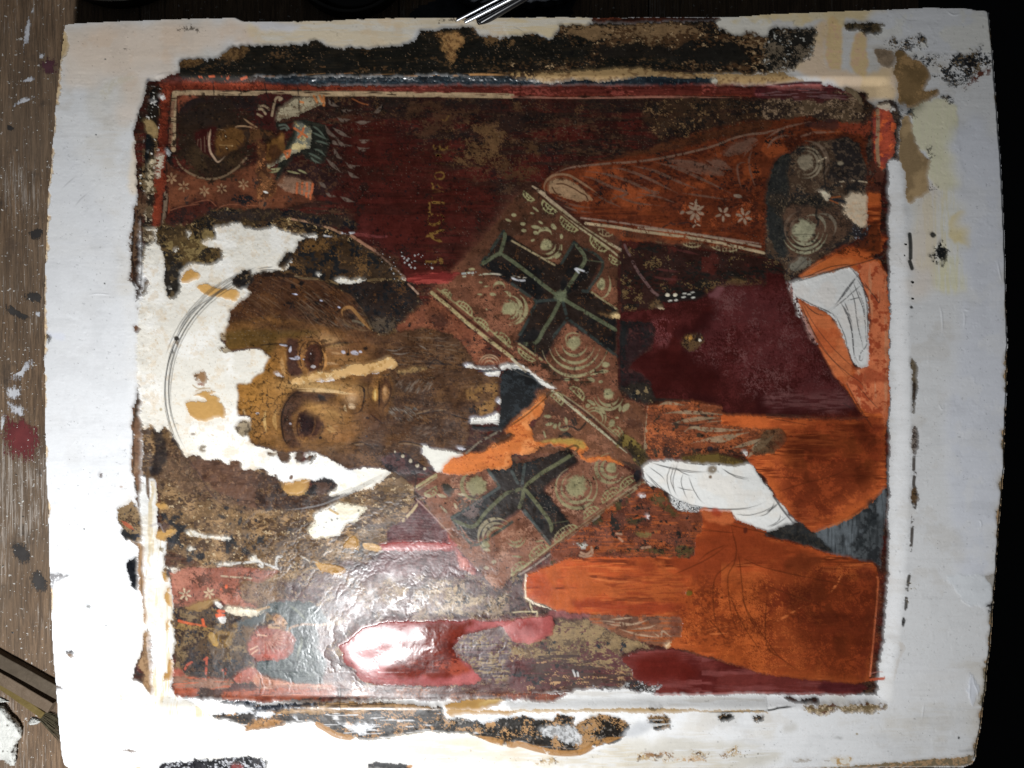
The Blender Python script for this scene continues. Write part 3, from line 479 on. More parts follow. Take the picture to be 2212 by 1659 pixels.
fill('@20 1320 420 1400 400 1430 560 1420 700 1340 800 1290 740 1330 600', (52, 48, 50), edge=3, soft=2, z=0, a=.8); blob(1300, 770, 60, 60, (50, 46, 50), .7, 0, 1, 0, .15, tile=20); blob(1370, 900, 50, 70, (62, 60, 66), .6, 0, 1, 0, .15, tile=20)
fill('@20 1640 680 2060 690 2212 760 @21 0 760 80 800 0 900 200 1000 200 1080 0 1080 @20 2212 1090 1980 1010 1760 860', (116, 80, 60), v=[((94, 62, 46), .35, 'hor', .2), ((138, 100, 74), .15, 'fin', .1)], edge=3, z=0, a=.9, zr=.4)
fill('@21 20 780 90 780 190 830 240 930 330 970 700 980 600 1080 300 1110 0 1080 0 830', (88, 60, 44), v=[((66, 46, 38), .4, 'moh', .1), ((126, 92, 60), .15, 'fin')], edge=2, z=0, zr=.5)
stroke('@20 1640 690 1720 800 1800 940 1930 1060 2100 1110|@20 1500 520 1600 640 1680 760', 5, (84, 62, 60), .5, (.2, .4))
# gesso loss
GF = part('gesso_fill', label='cream gesso filling a large loss beside the head')
CRM = (238, 229, 208)
fill('''@10 1850 290 1960 290 2060 250 2085 300 2212 322 @11 0 320 100 310 150 290 240 340 350 365 420 370 530 368 525 395 395 400 350 430 345 500 250 530 215 580 185 620 180 640 240 660 300 560 310 535 285 620 262 665 150 672 0 690
 @10 2212 690 2150 760 2120 830 2160 880 2050 960 1980 1030 1950 1200 1950 1250 1900 1215 1885 1270 1940 1330 1900 1345 1910 1375 2000 1385 2212 1352 @11 0 1365 60 1375 75 1410 130 1430 90 1500 60 1560 0 1590 @10 2212 1590 2170 1620 2165 1659
 @20 2165 15 2045 20 2060 100 2050 280 2150 290 2165 360 2080 320 2010 370 2070 450 2140 430 2150 500 2212 540 @21 0 545 90 575 165 580 175 650 270 680 285 600 340 585 330 640 350 680 440 690 470 660 410 620 440 600 520 600 500 660 470 690 520 610 620 640 800 745 950 722 1170 762 1000 900 800 950 650 985 605 960 690 930 690 850 600 830 460 830 440 850 330 845 240 880 190 830 180 800 90 785 80 745 0 740
 @20 2212 745 2080 740 2070 680 2040 665 1950 700 1880 658 1740 660 1700 620 1640 625 1600 640 1500 480 1420 360 1380 400 1350 420 1280 360 1240 400 1215 300 1212 100 1200 0 @10 1185 1500 1200 1000 1220 920 1245 880 1270 780 1230 700 1250 480 1300 500 1250 470 1330 430 1310 330 1320 310 1340 460 1370 465 1405 560 1400 780 1440 920 1470 935 1530 880 1560 800 1540 700 1560 660 1650 620 1800 632 1880 600 1920 560 1900 480 1800 470 1720 440 1790 400 1860 390 1840 320''', CRM,
     v=[((246, 240, 226), .4, 'mid', .2), ((224, 206, 180), .15, 'sml', .15, .6), ((210, 188, 156), .025, 'dot', .02, .7)], edge=1.0, fine=1.5, z=.9, r=.5, lab=GF, sm=False, uv=(420, 780), zr=.25)
dots('@F 380 600 480 620 480 950 400 980 310 900 310 640', 60, (196, 170, 136), (.6, 2), .7, seed=6)
fill('@21 100 680 180 640 300 720 450 690 560 760 540 700 620 690 720 720 800 740 870 770 840 850 600 870 400 820 250 870 180 800 100 760', (252, 252, 250), edge=3, soft=2, z=.5, a=.9)
fill('@21 80 610 165 600 130 635 95 630|'.replace('|', ''), (110, 80, 50), edge=1, z=-.3); fill('@21 410 650 450 625 520 615 500 660 440 720 470 680', (108, 78, 56), v=[((60, 50, 44), .4, 'fin')], edge=1, z=.3); fill('@21 330 620 380 600 400 640 350 670', (96, 70, 50), edge=1, z=.3)
fill('@21 170 570 280 600 290 660 230 690 190 650', (100, 70, 48), edge=1, z=.3)
blob(293, 812, 18, 20, (120, 80, 50), .95, 0, 2, tile=21); blob(415, 945, 28, 26, (84, 72, 52), .95, 0, 2, tile=21)
fill('@21 460 840 590 825 680 850 690 900 600 960 460 970 430 950 470 880', (106, 80, 68), v=[((60, 54, 54), .4, 'mot', .08)], edge=2, z=.4, r=.2)
fill('@21 440 1280 480 1230 510 1200 500 1150 540 1110 640 1080 690 1045 740 1040 870 1070 940 1080 920 1130 870 1180 840 1200 780 1210 730 1270 700 1320 560 1340 500 1350', (242, 232, 206), v=[((250, 244, 228), .4, 'mid', .2)], edge=1.5, z=.9, lab=part('gesso_fill', label='angular cream gesso patch below the head'))
stroke('@21 630 1090 700 1130', 5, (206, 170, 110), .9)
for q, s in (('@20 1590 1290 1640 1275 1700 1300 1800 1325 1990 1340 1960 1365 1850 1350 1760 1350 1680 1330 1620 1330', 1), ('@20 1420 1590 1480 1585 1540 1610 1500 1640 1440 1630', 1), ('@20 1840 1585 1900 1555 2050 1550 2000 1575 1900 1590', 1), ('@20 1680 1600 1790 1610 1740 1635', 1), ('@20 1610 1440 1640 1410 1670 1440 1625 1460', 1), ('@20 2150 1500 2212 1490 2212 1550 2160 1560', 1), ('@11 670 750 740 740 820 760 965 752 880 790 800 780 700 785', 1), ('@11 515 708 545 703 570 722 530 720', 0), ('@11 1255 735 1290 735 1280 755', 0), ('@10 1265 318 1340 318 1330 332 1270 330', 0), ('@10 1600 335 1640 330 1610 405', 0), ('@10 1480 500 1525 480 1500 520', 0), ('@10 1430 830 1475 828 1470 842', 0), ('@12 200 675 300 690 350 640 440 625 500 640 510 680 470 715 390 740 350 700 250 700', 0), ('@11 1910 700 1980 680 2030 710 1960 720', 0)):
    fill(q, (236, 226, 204), v=[((200, 184, 156), .2, 'fin')], edge=1, z=.6, sm=False)
fill('@20 1210 960 1235 850 1250 900 1262 980 1275 1025 1290 900 1280 850 1310 830 1340 960 1350 1050 1320 1200 1340 1300 1360 1360 1430 1370 1420 1450 1400 1659 @30 1440 20 1470 150 1490 280 1500 600 1470 740 1490 850 1460 990 1480 1020 1600 1080 1700 1130 1850 1220 1700 1230 1400 1190 1340 1100 1320 900 1310 600 1270 400 1255 150 1250 0 @20 1250 1400 1230 1250', (250, 240, 218), v=[((252, 250, 242), .45, 'mid', .2), ((232, 214, 180), .15, 'ver', .1)], edge=1.5, z=.8, lab=part('gesso_fill', label='white gesso strip between left margin and picture'), sm=False)
stroke('@20 1265 700 1262 820 1268 950 1278 1015', 6, (120, 92, 66), .95, (.2, .2)); fill('@20 1370 1410 1400 1430 1400 1470 1370 1450', (150, 130, 96), edge=1)
for q in ('@10 1560 740 1580 690 1630 670 1690 690 1720 720 1700 750 1640 770 1570 775', '@10 1700 810 1780 795 1900 840 2040 850 2048 920 2000 932 1880 905 1760 890 1710 850', '@20 1650 100 1720 75 1830 60 1850 75 1800 100 1870 115 1890 170 1935 220 1935 300 1880 290 1750 325 1650 290 1600 200 1610 160 1700 150 1770 160 1740 115',
          '@21 240 870 330 850 430 828 455 850 410 960 250 955', '@20 1320 1050 1380 1035 1440 1055 1430 1085 1370 1095', '@20 1335 1280 1420 1275 1520 1265 1480 1320 1420 1340 1400 1365 1340 1345', '@21 750 1400 830 1325 880 1370 870 1440 750 1430', '@21 500 1540 560 1550 640 1575 760 1610 740 1650 600 1640 550 1620', '@21 640 1630 700 1640 740 1659 640 1659',
          '@30 1395 0 1430 0 1435 60 1405 65', '@30 1430 120 1450 105 1460 140 1435 155', '@30 1405 165 1450 165 1475 270 1430 260 1410 210', '@30 1420 430 1450 380 1450 440 1430 490', '@30 1440 760 1475 740 1490 850 1460 920 1405 920 1405 860 1430 850', '@31 1640 1120 1800 1090 2000 1080 2170 1080 2000 1150 1680 1160', '@20 1390 1640 1420 1630 1430 1659 1395 1659'):
    fill(q, (198, 152, 84), v=[((184, 138, 72), .3, 'mid', .2)], edge=1, z=1.1, r=.4, lab=PT)
fill('@31 1930 1140 2080 1075 2170 1080 2050 1120', (222, 186, 116), soft=1.5, z=0)
fill('@10 1665 1580 1700 1570 1740 1550 1780 1570 1790 1620 1750 1659 1690 1640', (158, 120, 82), v=[((120, 88, 58), .35, 'fin')], edge=2, fine=2, z=.3); fill('@20 1690 0 1750 0 1740 20 1700 15|'.replace('|', ''), (150, 90, 60), edge=1)
stroke('@20 1650 10 1700 40 1800 35|@20 1680 60 1750 30', 2.5, (190, 160, 120), .8); blob(1740, 560, 38, 34, (140, 122, 98), .9, 0, 1.5, .3, tile=20, wear=.3, fld='sml'); blob(1655, 435, 26, 12, (150, 126, 104), .8, 0, 1.5, tile=20); blob(1372, 222, 10, 12, (190, 170, 130), .9, 0, 1.5, tile=20)
fill('@20 2080 320 2150 330 2165 410 2130 440 2070 450 2015 390 2030 340', (160, 142, 114), v=[((120, 104, 84), .4, 'fin')], edge=2, z=.4)
fill('@10 1900 1220 1940 1215 1950 1290 1900 1260', (160, 140, 110), frac=.6, fn='fin', edge=2); fill('@10 1900 1350 1990 1340 2000 1385 1910 1378', (166, 150, 124), frac=.7, fn='fin', edge=2)
fill('@10 1150 1160 1190 1155 1215 1180 1190 1215 1160 1200', (120, 84, 60), v=[((90, 60, 40), .3, 'fin')], edge=.8, z=-.4)

# ------------------------------------------------------------------ robe under the head
ROBE = part('painted_robe', label='red-brown robe of the saint, old paint')
BR = (128, 72, 48)
fill('@11 1500 950 1400 1000 1300 1100 1220 1190 1320 1200 1550 1180 1700 1240 1850 1400 1900 1480 2110 1500 @12 0 1480 400 1500 @11 2212 1400 1950 1250 1700 1050 1520 890', BR, v=[((96, 52, 38), .25, 'mid', .15), ((146, 86, 58), .3, 'mot', .12), ((50, 36, 32), .05, 'fin', .03)], edge=2, z=.3, lab=ROBE, r=.33)
blob(1560, 1080, 200, 90, (84, 52, 38), .7, .6, 1, tile=11)
for i, (r1, a0, a1) in enumerate([(45, 3.3, 6.1), (75, 3.3, 6.1), (95, 3.2, 6.2)]):
    stroke(np.array([(1057+r1*.25*math.cos(a), 790+r1*.25*math.sin(a)) for a in np.linspace(a0, a1, 9)]), 3, (170, 140, 108), .7, (.3, .3))

# ------------------------------------------------------------------ head: hair, face, beard
HAIR = part('painted_hair', label='dark brown swept-back hair')
FACE = part('painted_face', label='ochre face of the saint with fine cracks')
BEARD = part('painted_beard', label='long brown beard with grey strands')
fill('''@10 2212 700 2150 760 2120 830 2160 880 2050 960 1980 1030 1945 1210 1950 1330 2000 1385 2212 1352 @11 60 1375 130 1430 300 1400 700 1300 1000 1300 1060 1240 980 1190 900 1010 830 900 700 830 570 765 400 735 330 720 200 690 0 700''', (92, 56, 30),
     v=[((70, 42, 26), .35, 'dia', .15), ((112, 70, 34), .25, 'mot', .1), ((40, 32, 28), .05, 'sml', .03)], edge=1.2, z=.5, lab=HAIR, sm=False, uv=(620, 690), r=.33)
fill('''@11 0 1365 130 1430 300 1380 1000 1290 1060 1240 1230 1215 1300 1200 1400 1180 1550 1185 1700 1240 1800 1330 1890 1470 1800 1500 1850 1520 1950 1560 2100 1600 2110 1659 @21 2100 150 2080 250 2000 290 1850 300 1840 380 1850 430 1800 570 1600 560 1430 545 1480 650 1540 740 1520 800 1400 780 1160 770 1090 740 950 722 800 745 620 640 500 590 280 600 90 575 0 545
 @20 2212 540 2150 500 2140 430 2165 400 2160 290 2050 280 2060 100 2045 20 @10 2165 1659 2170 1620 2212 1590 @11 60 1560 90 1500 130 1430''', (104, 68, 38), v=[((84, 54, 32), .35, 'moh', .15), ((124, 84, 46), .25, 'mot', .1)], edge=1.2, z=.5, lab=BEARD, sm=False, uv=(800, 850), r=.33)
HEADM = np.isin(LB, [HAIR, BEARD]); SNAP = (ALB.copy(), HT.copy(), RG.copy(), LB.copy())
# face region label and modelling (painted flesh tones)
fill('@F 480 720 500 700 600 690 690 705 760 725 812 752 830 790 848 820 850 870 835 895 800 925 730 965 640 985 600 970 520 955 508 930 512 830 540 790 570 770 545 765 520 768 482 755', (134, 92, 44), v=[((112, 76, 38), .3, 'mid', .2), ((156, 108, 52), .3, 'mot', .15)], edge=2, soft=5, z=0, lab=FACE, uv=(680, 830), r=.3)
F_ = lambda u, v, a, b, c, al, an=0: blob(u, v, a, b, c, al, an, 1, 0, uv=(680, 840))
fill('@10 1950 1210 2212 1200 @11 0 1200 350 1190 560 1200 500 1260 200 1290 130 1430 60 1375 0 1365 @10 2212 1352 2000 1385 1950 1330', (112, 84, 34), v=[((90, 66, 32), .3, 'mid', .2)], edge=2, soft=3, z=0)
F_(540, 855, 75, 90, (178, 124, 48), .85); F_(600, 850, 60, 55, (176, 126, 58), .6); F_(590, 790, 40, 25, (168, 116, 46), .6); F_(525, 930, 40, 35, (140, 100, 42), .5)
F_(560, 735, 60, 22, (110, 80, 34), .7); F_(610, 705, 70, 14, (88, 56, 32), .8)
F_(740, 745, 80, 38, (150, 102, 60), .85); F_(712, 737, 32, 16, (192, 152, 96), .8, .3); F_(770, 740, 40, 26, (112, 72, 44), .6); F_(745, 775, 60, 14, (166, 120, 66), .7)
F_(700, 838, 90, 15, (182, 142, 78), .9, .06); F_(660, 832, 50, 10, (206, 166, 100), .6); F_(755, 850, 26, 22, (190, 140, 78), .9); F_(757, 862, 13, 11, (216, 178, 128), .8)
F_(690, 866, 50, 13, (104, 70, 42), .9, .12); F_(645, 862, 22, 22, (112, 76, 44), .8)
F_(725, 925, 62, 42, (164, 116, 58), .85, -.3); F_(710, 895, 30, 20, (186, 140, 76), .7, .3); F_(735, 945, 40, 22, (150, 100, 50), .6); F_(680, 968, 50, 20, (134, 94, 50), .8)
F_(600, 925, 22, 50, (150, 106, 48), .7); F_(800, 905, 50, 50, (104, 68, 44), .8); F_(815, 770, 30, 26, (92, 60, 40), .8); F_(795, 815, 18, 30, (110, 74, 46), .7)
# crossing worn edges
stroke('@11 540 1500 620 1480 690 1480|@11 630 1380 680 1390 740 1400|@11 600 1470 650 1480 710 1490', 5, (196, 156, 104), .55, (.4, .4)); stroke('@11 210 1420 215 1500 240 1600|@11 235 1380 250 1450', 9, (196, 150, 88), .7, (.3, .3))
# upper eye
EYE = part('painted_eye', FACE, 'almond eye nearer the centre of the panel')
fill('@11 265 1300 300 1280 370 1290 365 1400 370 1500 410 1600 330 1620 290 1590 265 1500', (92, 58, 42), v=[((70, 44, 34), .3, 'mid', .15)], edge=1, soft=1.5, z=.1)
blob(487, 1420, 118, 138, (176, 122, 62), .95, 0, 3, .1, tile=11, lab=EYE); blob(490, 1420, 96, 130, (70, 42, 32), .95, 0, 3, 0, tile=11, lab=EYE); blob(480, 1430, 66, 112, (104, 62, 42), .95, 0, 3, 0, tile=11, lab=EYE)
blob(470, 1425, 34, 62, (50, 32, 26), .8, 0, 1.4, tile=11); stroke('@11 430 1330 440 1300 490 1290 540 1320 570 1400 575 1480 555 1540', 3, (50, 34, 28), .8); stroke('@11 380 1500 365 1420 380 1340 420 1290', 3, (64, 42, 30), .8); stroke('@11 560 1360 590 1420 590 1500 570 1530', 6, (196, 140, 72), .9, (.3, .3))
blob(485, 1508, 18, 12, (216, 206, 190), .9, 0, 2, tile=11); blob(462, 1395, 5, 8, (200, 190, 180), .8, 0, 2, tile=11)
for u, v, a, b in ((345, 1432, 22, 16), (285, 1355, 10, 26), (310, 1440, 28, 8), (225, 1320, 34, 8), (845, 1388, 34, 18), (745, 1382, 18, 16), (895, 1380, 14, 10), (400, 1445, 8, 5), (710, 992, 14, 7), (555, 935, 14, 7), (325, 878, 22, 6)): blob(u, v, a, b, (196, 194, 200), .9, .2, 2, .5, tile=11)
blob(785, 1400, 14, 16, (34, 32, 34), .9, 0, 2, -.5, tile=11); blob(940, 1350, 22, 16, (40, 36, 36), .9, 0, 2, -.5, tile=11); blob(790, 1375, 3, 22, (40, 36, 36), .9, 0, 2, tile=11)
# lower eye
EYE2 = part('painted_eye', FACE, 'worn eye with heavy dark socket')
fill('@21 340 60 290 110 235 200 210 300 220 460 270 545 400 580 360 480 330 380 330 290 370 230 430 190 560 150 700 120 640 90 450 90', (104, 70, 46), v=[((84, 56, 40), .35, 'moh', .15)], edge=1.5, soft=3, z=.1, r=.3)
stroke('@21 360 60 290 110 235 190 208 300 215 400 232 480 270 540', 4.5, (54, 36, 28), .9, (.4, .2)); stroke('@21 480 190 400 210 350 260 322 330 330 420 370 500 400 540', 8, (140, 98, 54), .7, (.3, .3)); stroke('@21 540 215 440 225 370 270 345 340 350 430 390 520', 3, (70, 44, 30), .85, (.2, .3))
blob(455, 350, 115, 120, (98, 60, 44), .95, 0, 2.5, 0, tile=21, lab=EYE2); blob(430, 345, 84, 96, (60, 42, 40), .95, 0, 1.6, -.2, tile=21, lab=EYE2, r=.2); dots('@21 370 280 480 270 500 400 400 430', 26, (36, 30, 34), (.8, 2), .8, seed=8)
stroke('@21 490 270 500 350 480 420 450 460', 4, (134, 92, 54), .6, (.3, .3)); stroke('@21 560 300 570 370 550 430 500 470', 3, (70, 46, 32), .6, (.3, .3)); F_(678, 885, 26, 14, (186, 138, 70), .8, .5)
stroke('@21 600 340 640 380 680 400|@21 590 380 640 410 690 410|@21 590 420 640 430', 5, (190, 150, 86), .6, (.4, .4)); stroke('@21 560 230 640 240 760 300|@21 480 220 520 190 600 180', 5, (186, 142, 76), .5, (.4, .4))
stroke('@21 75 225 60 310 75 420|@21 60 240 50 330', 6, (214, 176, 104), .8, (.4, .3)); stroke('@21 160 230 145 310 165 400|@21 155 250 180 240', 9, (196, 152, 84), .75, (.4, .3)); stroke('@10 2100 1650 2110 1659|@20 2090 230 2110 280', 5, (206, 170, 110), .6); blob(285, 345, 12, 10, (200, 190, 186), .9, 0, 2, tile=21); blob(0, 255, 16, 8, (210, 200, 190), .8, 0, 2, tile=21)
# nose and mouth
stroke('@21 340 40 500 42 650 60 760 80 850 85|@21 360 60 560 60 700 75', 6, (222, 188, 128), .7, (.4, .2)); stroke('@21 760 180 760 215 775 240', 5, (216, 184, 130), .8, (.3, .3)); blob(815, 190, 30, 22, (222, 190, 142), .8, .4, 1.2, tile=21)
stroke('@21 860 5 915 30 930 80 922 150 905 220 870 250 820 260', 4, (66, 44, 32), .85, (.2, .3)); stroke('@21 350 70 300 100 250 160', 4, (66, 44, 30), .6); fill('@21 520 100 560 95 600 140 580 155 540 140', (66, 56, 50), edge=1, z=-.4)
MTH = part('painted_mouth', FACE, multi=True)
blob(1110, 60, 52, 130, (96, 62, 42), .9, 0, 1.6, tile=21); blob(1112, 90, 30, 78, (158, 112, 66), .9, 0, 2.0, .1, tile=21, lab=MTH); blob(1108, 60, 14, 34, (186, 142, 96), .8, 0, 1.6, tile=21); blob(1025, 90, 26, 56, (176, 128, 60), .9, .1, 1.6, tile=21, lab=MTH); blob(1022, 95, 9, 40, (214, 180, 110), .8, 0, 1.5, tile=21)
stroke('@21 1060 -40 1055 60 1058 160 1050 220', 3.5, (62, 40, 30), .9, (.2, .2)); stroke('@21 1150 -20 1160 80 1130 160 1090 220 1100 280', 2.5, (66, 44, 32), .7, (.2, .3)); stroke('@21 970 -20 960 60 985 140', 2.5, (78, 52, 38), .6, (.3, .3)); stroke('@21 975 255 1040 310 1100 350|@21 990 262 1050 320', 4, (74, 46, 38), .7, (.3, .3))
blob(80, 98, 12, 9, (40, 36, 34), .9, 0, 2, tile=21); blob(955, 295, 14, 10, (48, 42, 44), .9, 0, 2, tile=21); blob(925, 55, 12, 20, (52, 44, 42), .8, 0, 2, tile=21); blob(545, 468, 16, 13, (44, 36, 34), .9, 0, 2, tile=21); blob(1365, 215, 16, 12, (58, 52, 52), .9, 0, 2, tile=21); blob(948, 455, 12, 9, (70, 66, 70), .9, 0, 2, tile=21)
# craquelure
crackle('@F 480 725 600 705 720 720 800 760 740 800 560 800 510 770', 17, (60, 40, 22), .8, .17, seed=1); crackle('@F 508 830 600 790 640 830 620 960 520 955', 14, (58, 40, 22), .8, .15, seed=2); crackle('@F 600 640 1060 700 1060 1010 620 990', 34, (56, 40, 30), .4, .07, seed=3); crackle('@F 1015 840 1080 840 1078 900 1020 905', 11, (50, 36, 26), .85, .18, seed=4)
fill('@21 1850 20 2080 10 2090 150 2080 240 1990 290 1930 270 1900 150 1830 130', (158, 112, 54), v=[((120, 82, 46), .35, 'sml', .15), ((60, 46, 40), .1, 'fin')], edge=3, soft=2, z=0, a=.85); crackle('@21 1850 20 2080 10 2090 150 2080 240 1990 290 1900 270', 10, (54, 36, 24), .85, .1, seed=5); fill('@21 1830 180 1920 190 1930 260 1860 270', (50, 40, 36), frac=.7, fn='fin', edge=3, z=0)
K_ = blur(HEADM.astype(np.float32), 1.7); K3 = K_[..., None]
ALB[...] = SNAP[0]*(1-K3) + ALB*K3; HT[...] = SNAP[1]*(1-K_) + HT*K_; RG[...] = SNAP[2]*(1-K_) + RG*K_; LB[...] = np.where(HEADM, LB, SNAP[3])
# hair and beard strands
hd = lambda u, v: .55 + .0015*(u-600) + .25*math.sin(v*.02)
hairs('@F 530 590 640 585 760 630 790 690 740 715 640 690 520 680 500 650', 260, hd, (25, 75), [(58, 36, 22), (118, 78, 44), (46, 30, 24), (136, 100, 66)], (.8, 1.8), .55)
hairs('@F 640 625 760 650 780 700 720 705 650 680', 90, lambda u, v: .6, (12, 34), [(150, 128, 98), (128, 104, 74)], (.8, 1.3), .6, seed=2)
hairs('@F 500 640 600 640 760 715 660 712 540 700 490 700', 90, lambda u, v: .25, (20, 60), [(64, 40, 26), (112, 74, 38)], (.8, 1.6), .5, seed=3)
bd = lambda u, v: (v-850)/420 + .12*math.sin(u*.03)
hairs('@F 830 735 940 715 1000 740 1040 790 1040 960 1000 1010 930 960 800 970 760 950 850 900 855 800', 520, bd, (14, 44), [(78, 50, 32), (66, 44, 32), (126, 92, 62), (140, 112, 84)], (.7, 1.5), .42, seed=4)
hairs('@F 855 730 930 725 980 760 940 790 850 790', 110, lambda u, v: .15, (14, 36), [(150, 128, 98), (62, 44, 34)], (.7, 1.4), .5, seed=5)
hairs('@21 1130 200 1350 180 1400 280 1180 300', 40, lambda u, v: .75, (8, 16), [(150, 140, 118), (166, 156, 132)], (1, 1.8), .65, seed=6); hairs('@21 1200 0 1480 0 1460 80 1240 90', 46, lambda u, v: -.9, (8, 18), [(146, 130, 104), (160, 146, 120)], (.8, 1.4), .6, seed=7)
hairs('@21 1340 380 1520 380 1500 460 1400 470', 26, lambda u, v: -.5, (8, 22), [(150, 128, 104)], (.8, 1.3), .6, seed=8); hairs('@21 1640 260 1780 260 1780 380 1650 390', 24, lambda u, v: 1.5, (8, 18), [(130, 108, 88)], (.8, 1.2), .5, seed=9)
stroke('@11 1110 1360 1200 1370 1270 1340|@11 1160 1390 1250 1400 1330 1380|@11 1400 1320 1440 1340 1480 1370|@11 1230 1420 1280 1430', 3, (150, 134, 110), .55, (.3, .4))
stroke('@11 0 700 200 700 330 730 380 780', 13, (40, 30, 24), .8, (.1, .4), wear=.15, fld='sml'); stroke('@11 560 770 700 820 850 900 950 1050 1010 1190', 7, (44, 34, 28), .7, (.2, .2), wear=.2, fld='sml')
stroke('@11 1180 1500 1500 1480 1800 1500|@11 1060 1590 1200 1570 1250 1620|@11 1480 1520 1540 1450 1620 1490', 4, (44, 36, 34), .7, wear=.3, fld='sml')
# ear
stroke('@11 740 1065 735 1030 760 1000 800 992 830 1010 880 1070 930 1130 985 1190', 7, (156, 108, 54), .95, (.15, .2)); stroke('@11 740 1070 760 1120 820 1160 900 1190 980 1195', 4, (128, 96, 60), .7, (.2, .2)); blob(825, 1075, 34, 24, (60, 44, 36), .8, .3, 1.4, tile=11); stroke('@11 830 1110 880 1120 920 1150', 5, (130, 116, 86), .7); blob(890, 1145, 26, 12, (62, 46, 36), .8, .3, 1.4, tile=11)
# long cracks filled with light putty
fill('@11 300 1640 400 1590 700 1530 950 1480 1080 1450 1130 1435 1190 1450 1210 1500 1150 1530 1000 1560 850 1590 700 1605 500 1640 420 1659 320 1659', (206, 164, 106), v=[((180, 138, 80), .3, 'sml', .15), ((220, 190, 140), .12, 'fin')], edge=2, z=.9, lab=PT)
fill('@11 1210 1540 1290 1540 1450 1505 1490 1520 1380 1560 1320 1560 1260 1580', (160, 124, 70), v=[((120, 92, 56), .3, 'fin')], edge=2, z=.5)
for q in ('@11 500 1640 560 1630 680 1608 660 1630 560 1645', '@11 970 1570 1060 1555 1040 1565', '@11 1800 1490 1850 1486 1900 1510 1990 1525 2100 1530 2140 1500 2212 1495 2212 1530 2000 1535 1900 1530 1810 1510', '@11 1980 1560 2110 1550 2110 1605 2050 1590 1990 1585', '@11 140 1565 200 1565 240 1595 180 1590', '@21 1850 300 2000 292 2100 240 2115 350 1980 345 1850 350', '@21 1740 550 1800 545 1815 560 1760 575', '@21 2085 150 2110 130 2110 180'):
    fill(q, (240, 232, 216), edge=1, z=.6, sm=False)
stroke('@21 1800 330 1900 325 2050 320 2110 315|@21 1860 340 2090 338', 1.3, (90, 90, 90), .7); stroke('@11 1900 1525 2000 1545 2130 1540|@11 1920 1550 2060 1550', 2, (70, 84, 104), .7)
# ------------------------------------------------------------------ black and orange areas between beard and stole
BK = part('black_underpaint', label='black retouched collar beyond the beard')
fill('@12 0 1520 60 1525 150 1555 200 1600 250 1659 @22 250 0 320 70 200 170 100 250 0 320 @21 2212 325 2170 380 2120 410 1980 412 1860 390 1870 355 1980 370 2100 368 2112 200 2110 0 @11 2110 1659 2115 1600 2150 1545 2212 1535', (30, 32, 34), v=[((52, 58, 62), .25, 'mot', .12), ((18, 20, 22), .3, 'mid', .1)], edge=1.2, z=.6, lab=BK, sm=False, r=.4, uv=(1110, 830))
fill('@12 0 1500 130 1500 230 1510 320 1545 350 1600 420 1640 430 1659 @22 400 40 340 60 260 10 @12 250 1659 150 1560 0 1520', (236, 230, 214), edge=1.2, z=.7, sm=False, lab=part('gesso_fill', label='narrow gesso fill beside the black collar')); stroke('@12 0 1510 60 1515 130 1560 250 1659', 3, (90, 98, 110), .5)
fill('@21 1430 545 1500 552 1600 580 1800 612 1690 680 1600 775 1540 750 1480 650 1440 610', (240, 234, 214), edge=1.2, z=.7, lab=part('gesso_fill', label='small gesso fill at the orange strip'))
fill('@21 1080 660 1160 620 1300 600 1440 700 1540 770 1380 800 1250 780 1160 770', (76, 56, 52), v=[((36, 38, 42), .3, 'mot', .06), ((110, 70, 62), .2, 'sml', .08)], edge=3, z=0, zr=.6)
for u, v, s in ((1195, 590, 10), (1262, 628, 17), (1328, 668, 18), (1390, 708, 18), (1453, 735, 14)): blob(u, v, s, s, (204, 186, 146), .95, 0, 2.5, .4, tile=21)
stroke('@21 1120 630 1220 700 1330 790', 17, (104, 66, 58), .85, (.1, .2), wear=.15, fld='fin')
# ------------------------------------------------------------------ the stole with its crosses
STO = part('painted_stole', label='patterned red-brown stole, upper piece'); STO2 = part('painted_stole', label='patterned stole, lower piece')
CRE = (154, 140, 108)
fill('@F 922 632 1000 560 1045 510 1095 448 1131 405 1161 415 1230 462 1346 540 1342 560 1336 600 1336 830 1345 860 1395 875 1397 975 1391 1005 1330 948 1270 892 1190 832 1100 770 1010 700', (122, 72, 54), v=[((98, 58, 42), .3, 'mid', .2), ((140, 84, 64), .25, 'mot', .12), ((54, 38, 32), .035, 'fin', .02)], edge=1, z=.4, lab=STO, sm=False, r=.34)
fill('@F 1000 560 1131 405 1161 415 1346 540 1340 620 1200 560 1060 600', (88, 52, 38), v=[((70, 44, 34), .4, 'mid', .2)], edge=5, soft=10, z=0, a=.7)
fill('@F 1160 850 1200 840 1280 870 1395 880 1395 960 1390 1005 1290 1000 1160 985 1150 930 1175 890', (126, 76, 54), v=[((104, 60, 44), .35, 'mid', .2), ((148, 92, 70), .2, 'mot')], edge=2, z=.2, lab=STO)
fill('@F 895 1052 940 1025 955 1020 990 1025 1050 1010 1106 1010 1150 980 1255 975 1330 1003 1393 1035 1393 1045 1340 1085 1190 1190 1106 1250 1075 1285 1015 1215 968 1160', (146, 92, 74), v=[((126, 76, 60), .35, 'mid', .2), ((164, 112, 94), .2, 'mot', .12), ((70, 50, 46), .03, 'fin', .02)], edge=1.2, z=.5, lab=STO2, sm=False, r=.24)
def cross(poly, lines, edges, lab, k1, k2):
    fill(poly, (46, 34, 28), v=[((28, 26, 26), .35, 'mid', .15), ((96, 64, 40), .06, 'fin', .03)], edge=.8, z=.4, lab=lab, sm=False, r=.34, zr=.5)
    stroke(edges, 6.5, k2, .85, wear=.18, fld='sml'); stroke(lines, 8, k1, .9, (.05, .05), wear=.1, fld='sml')
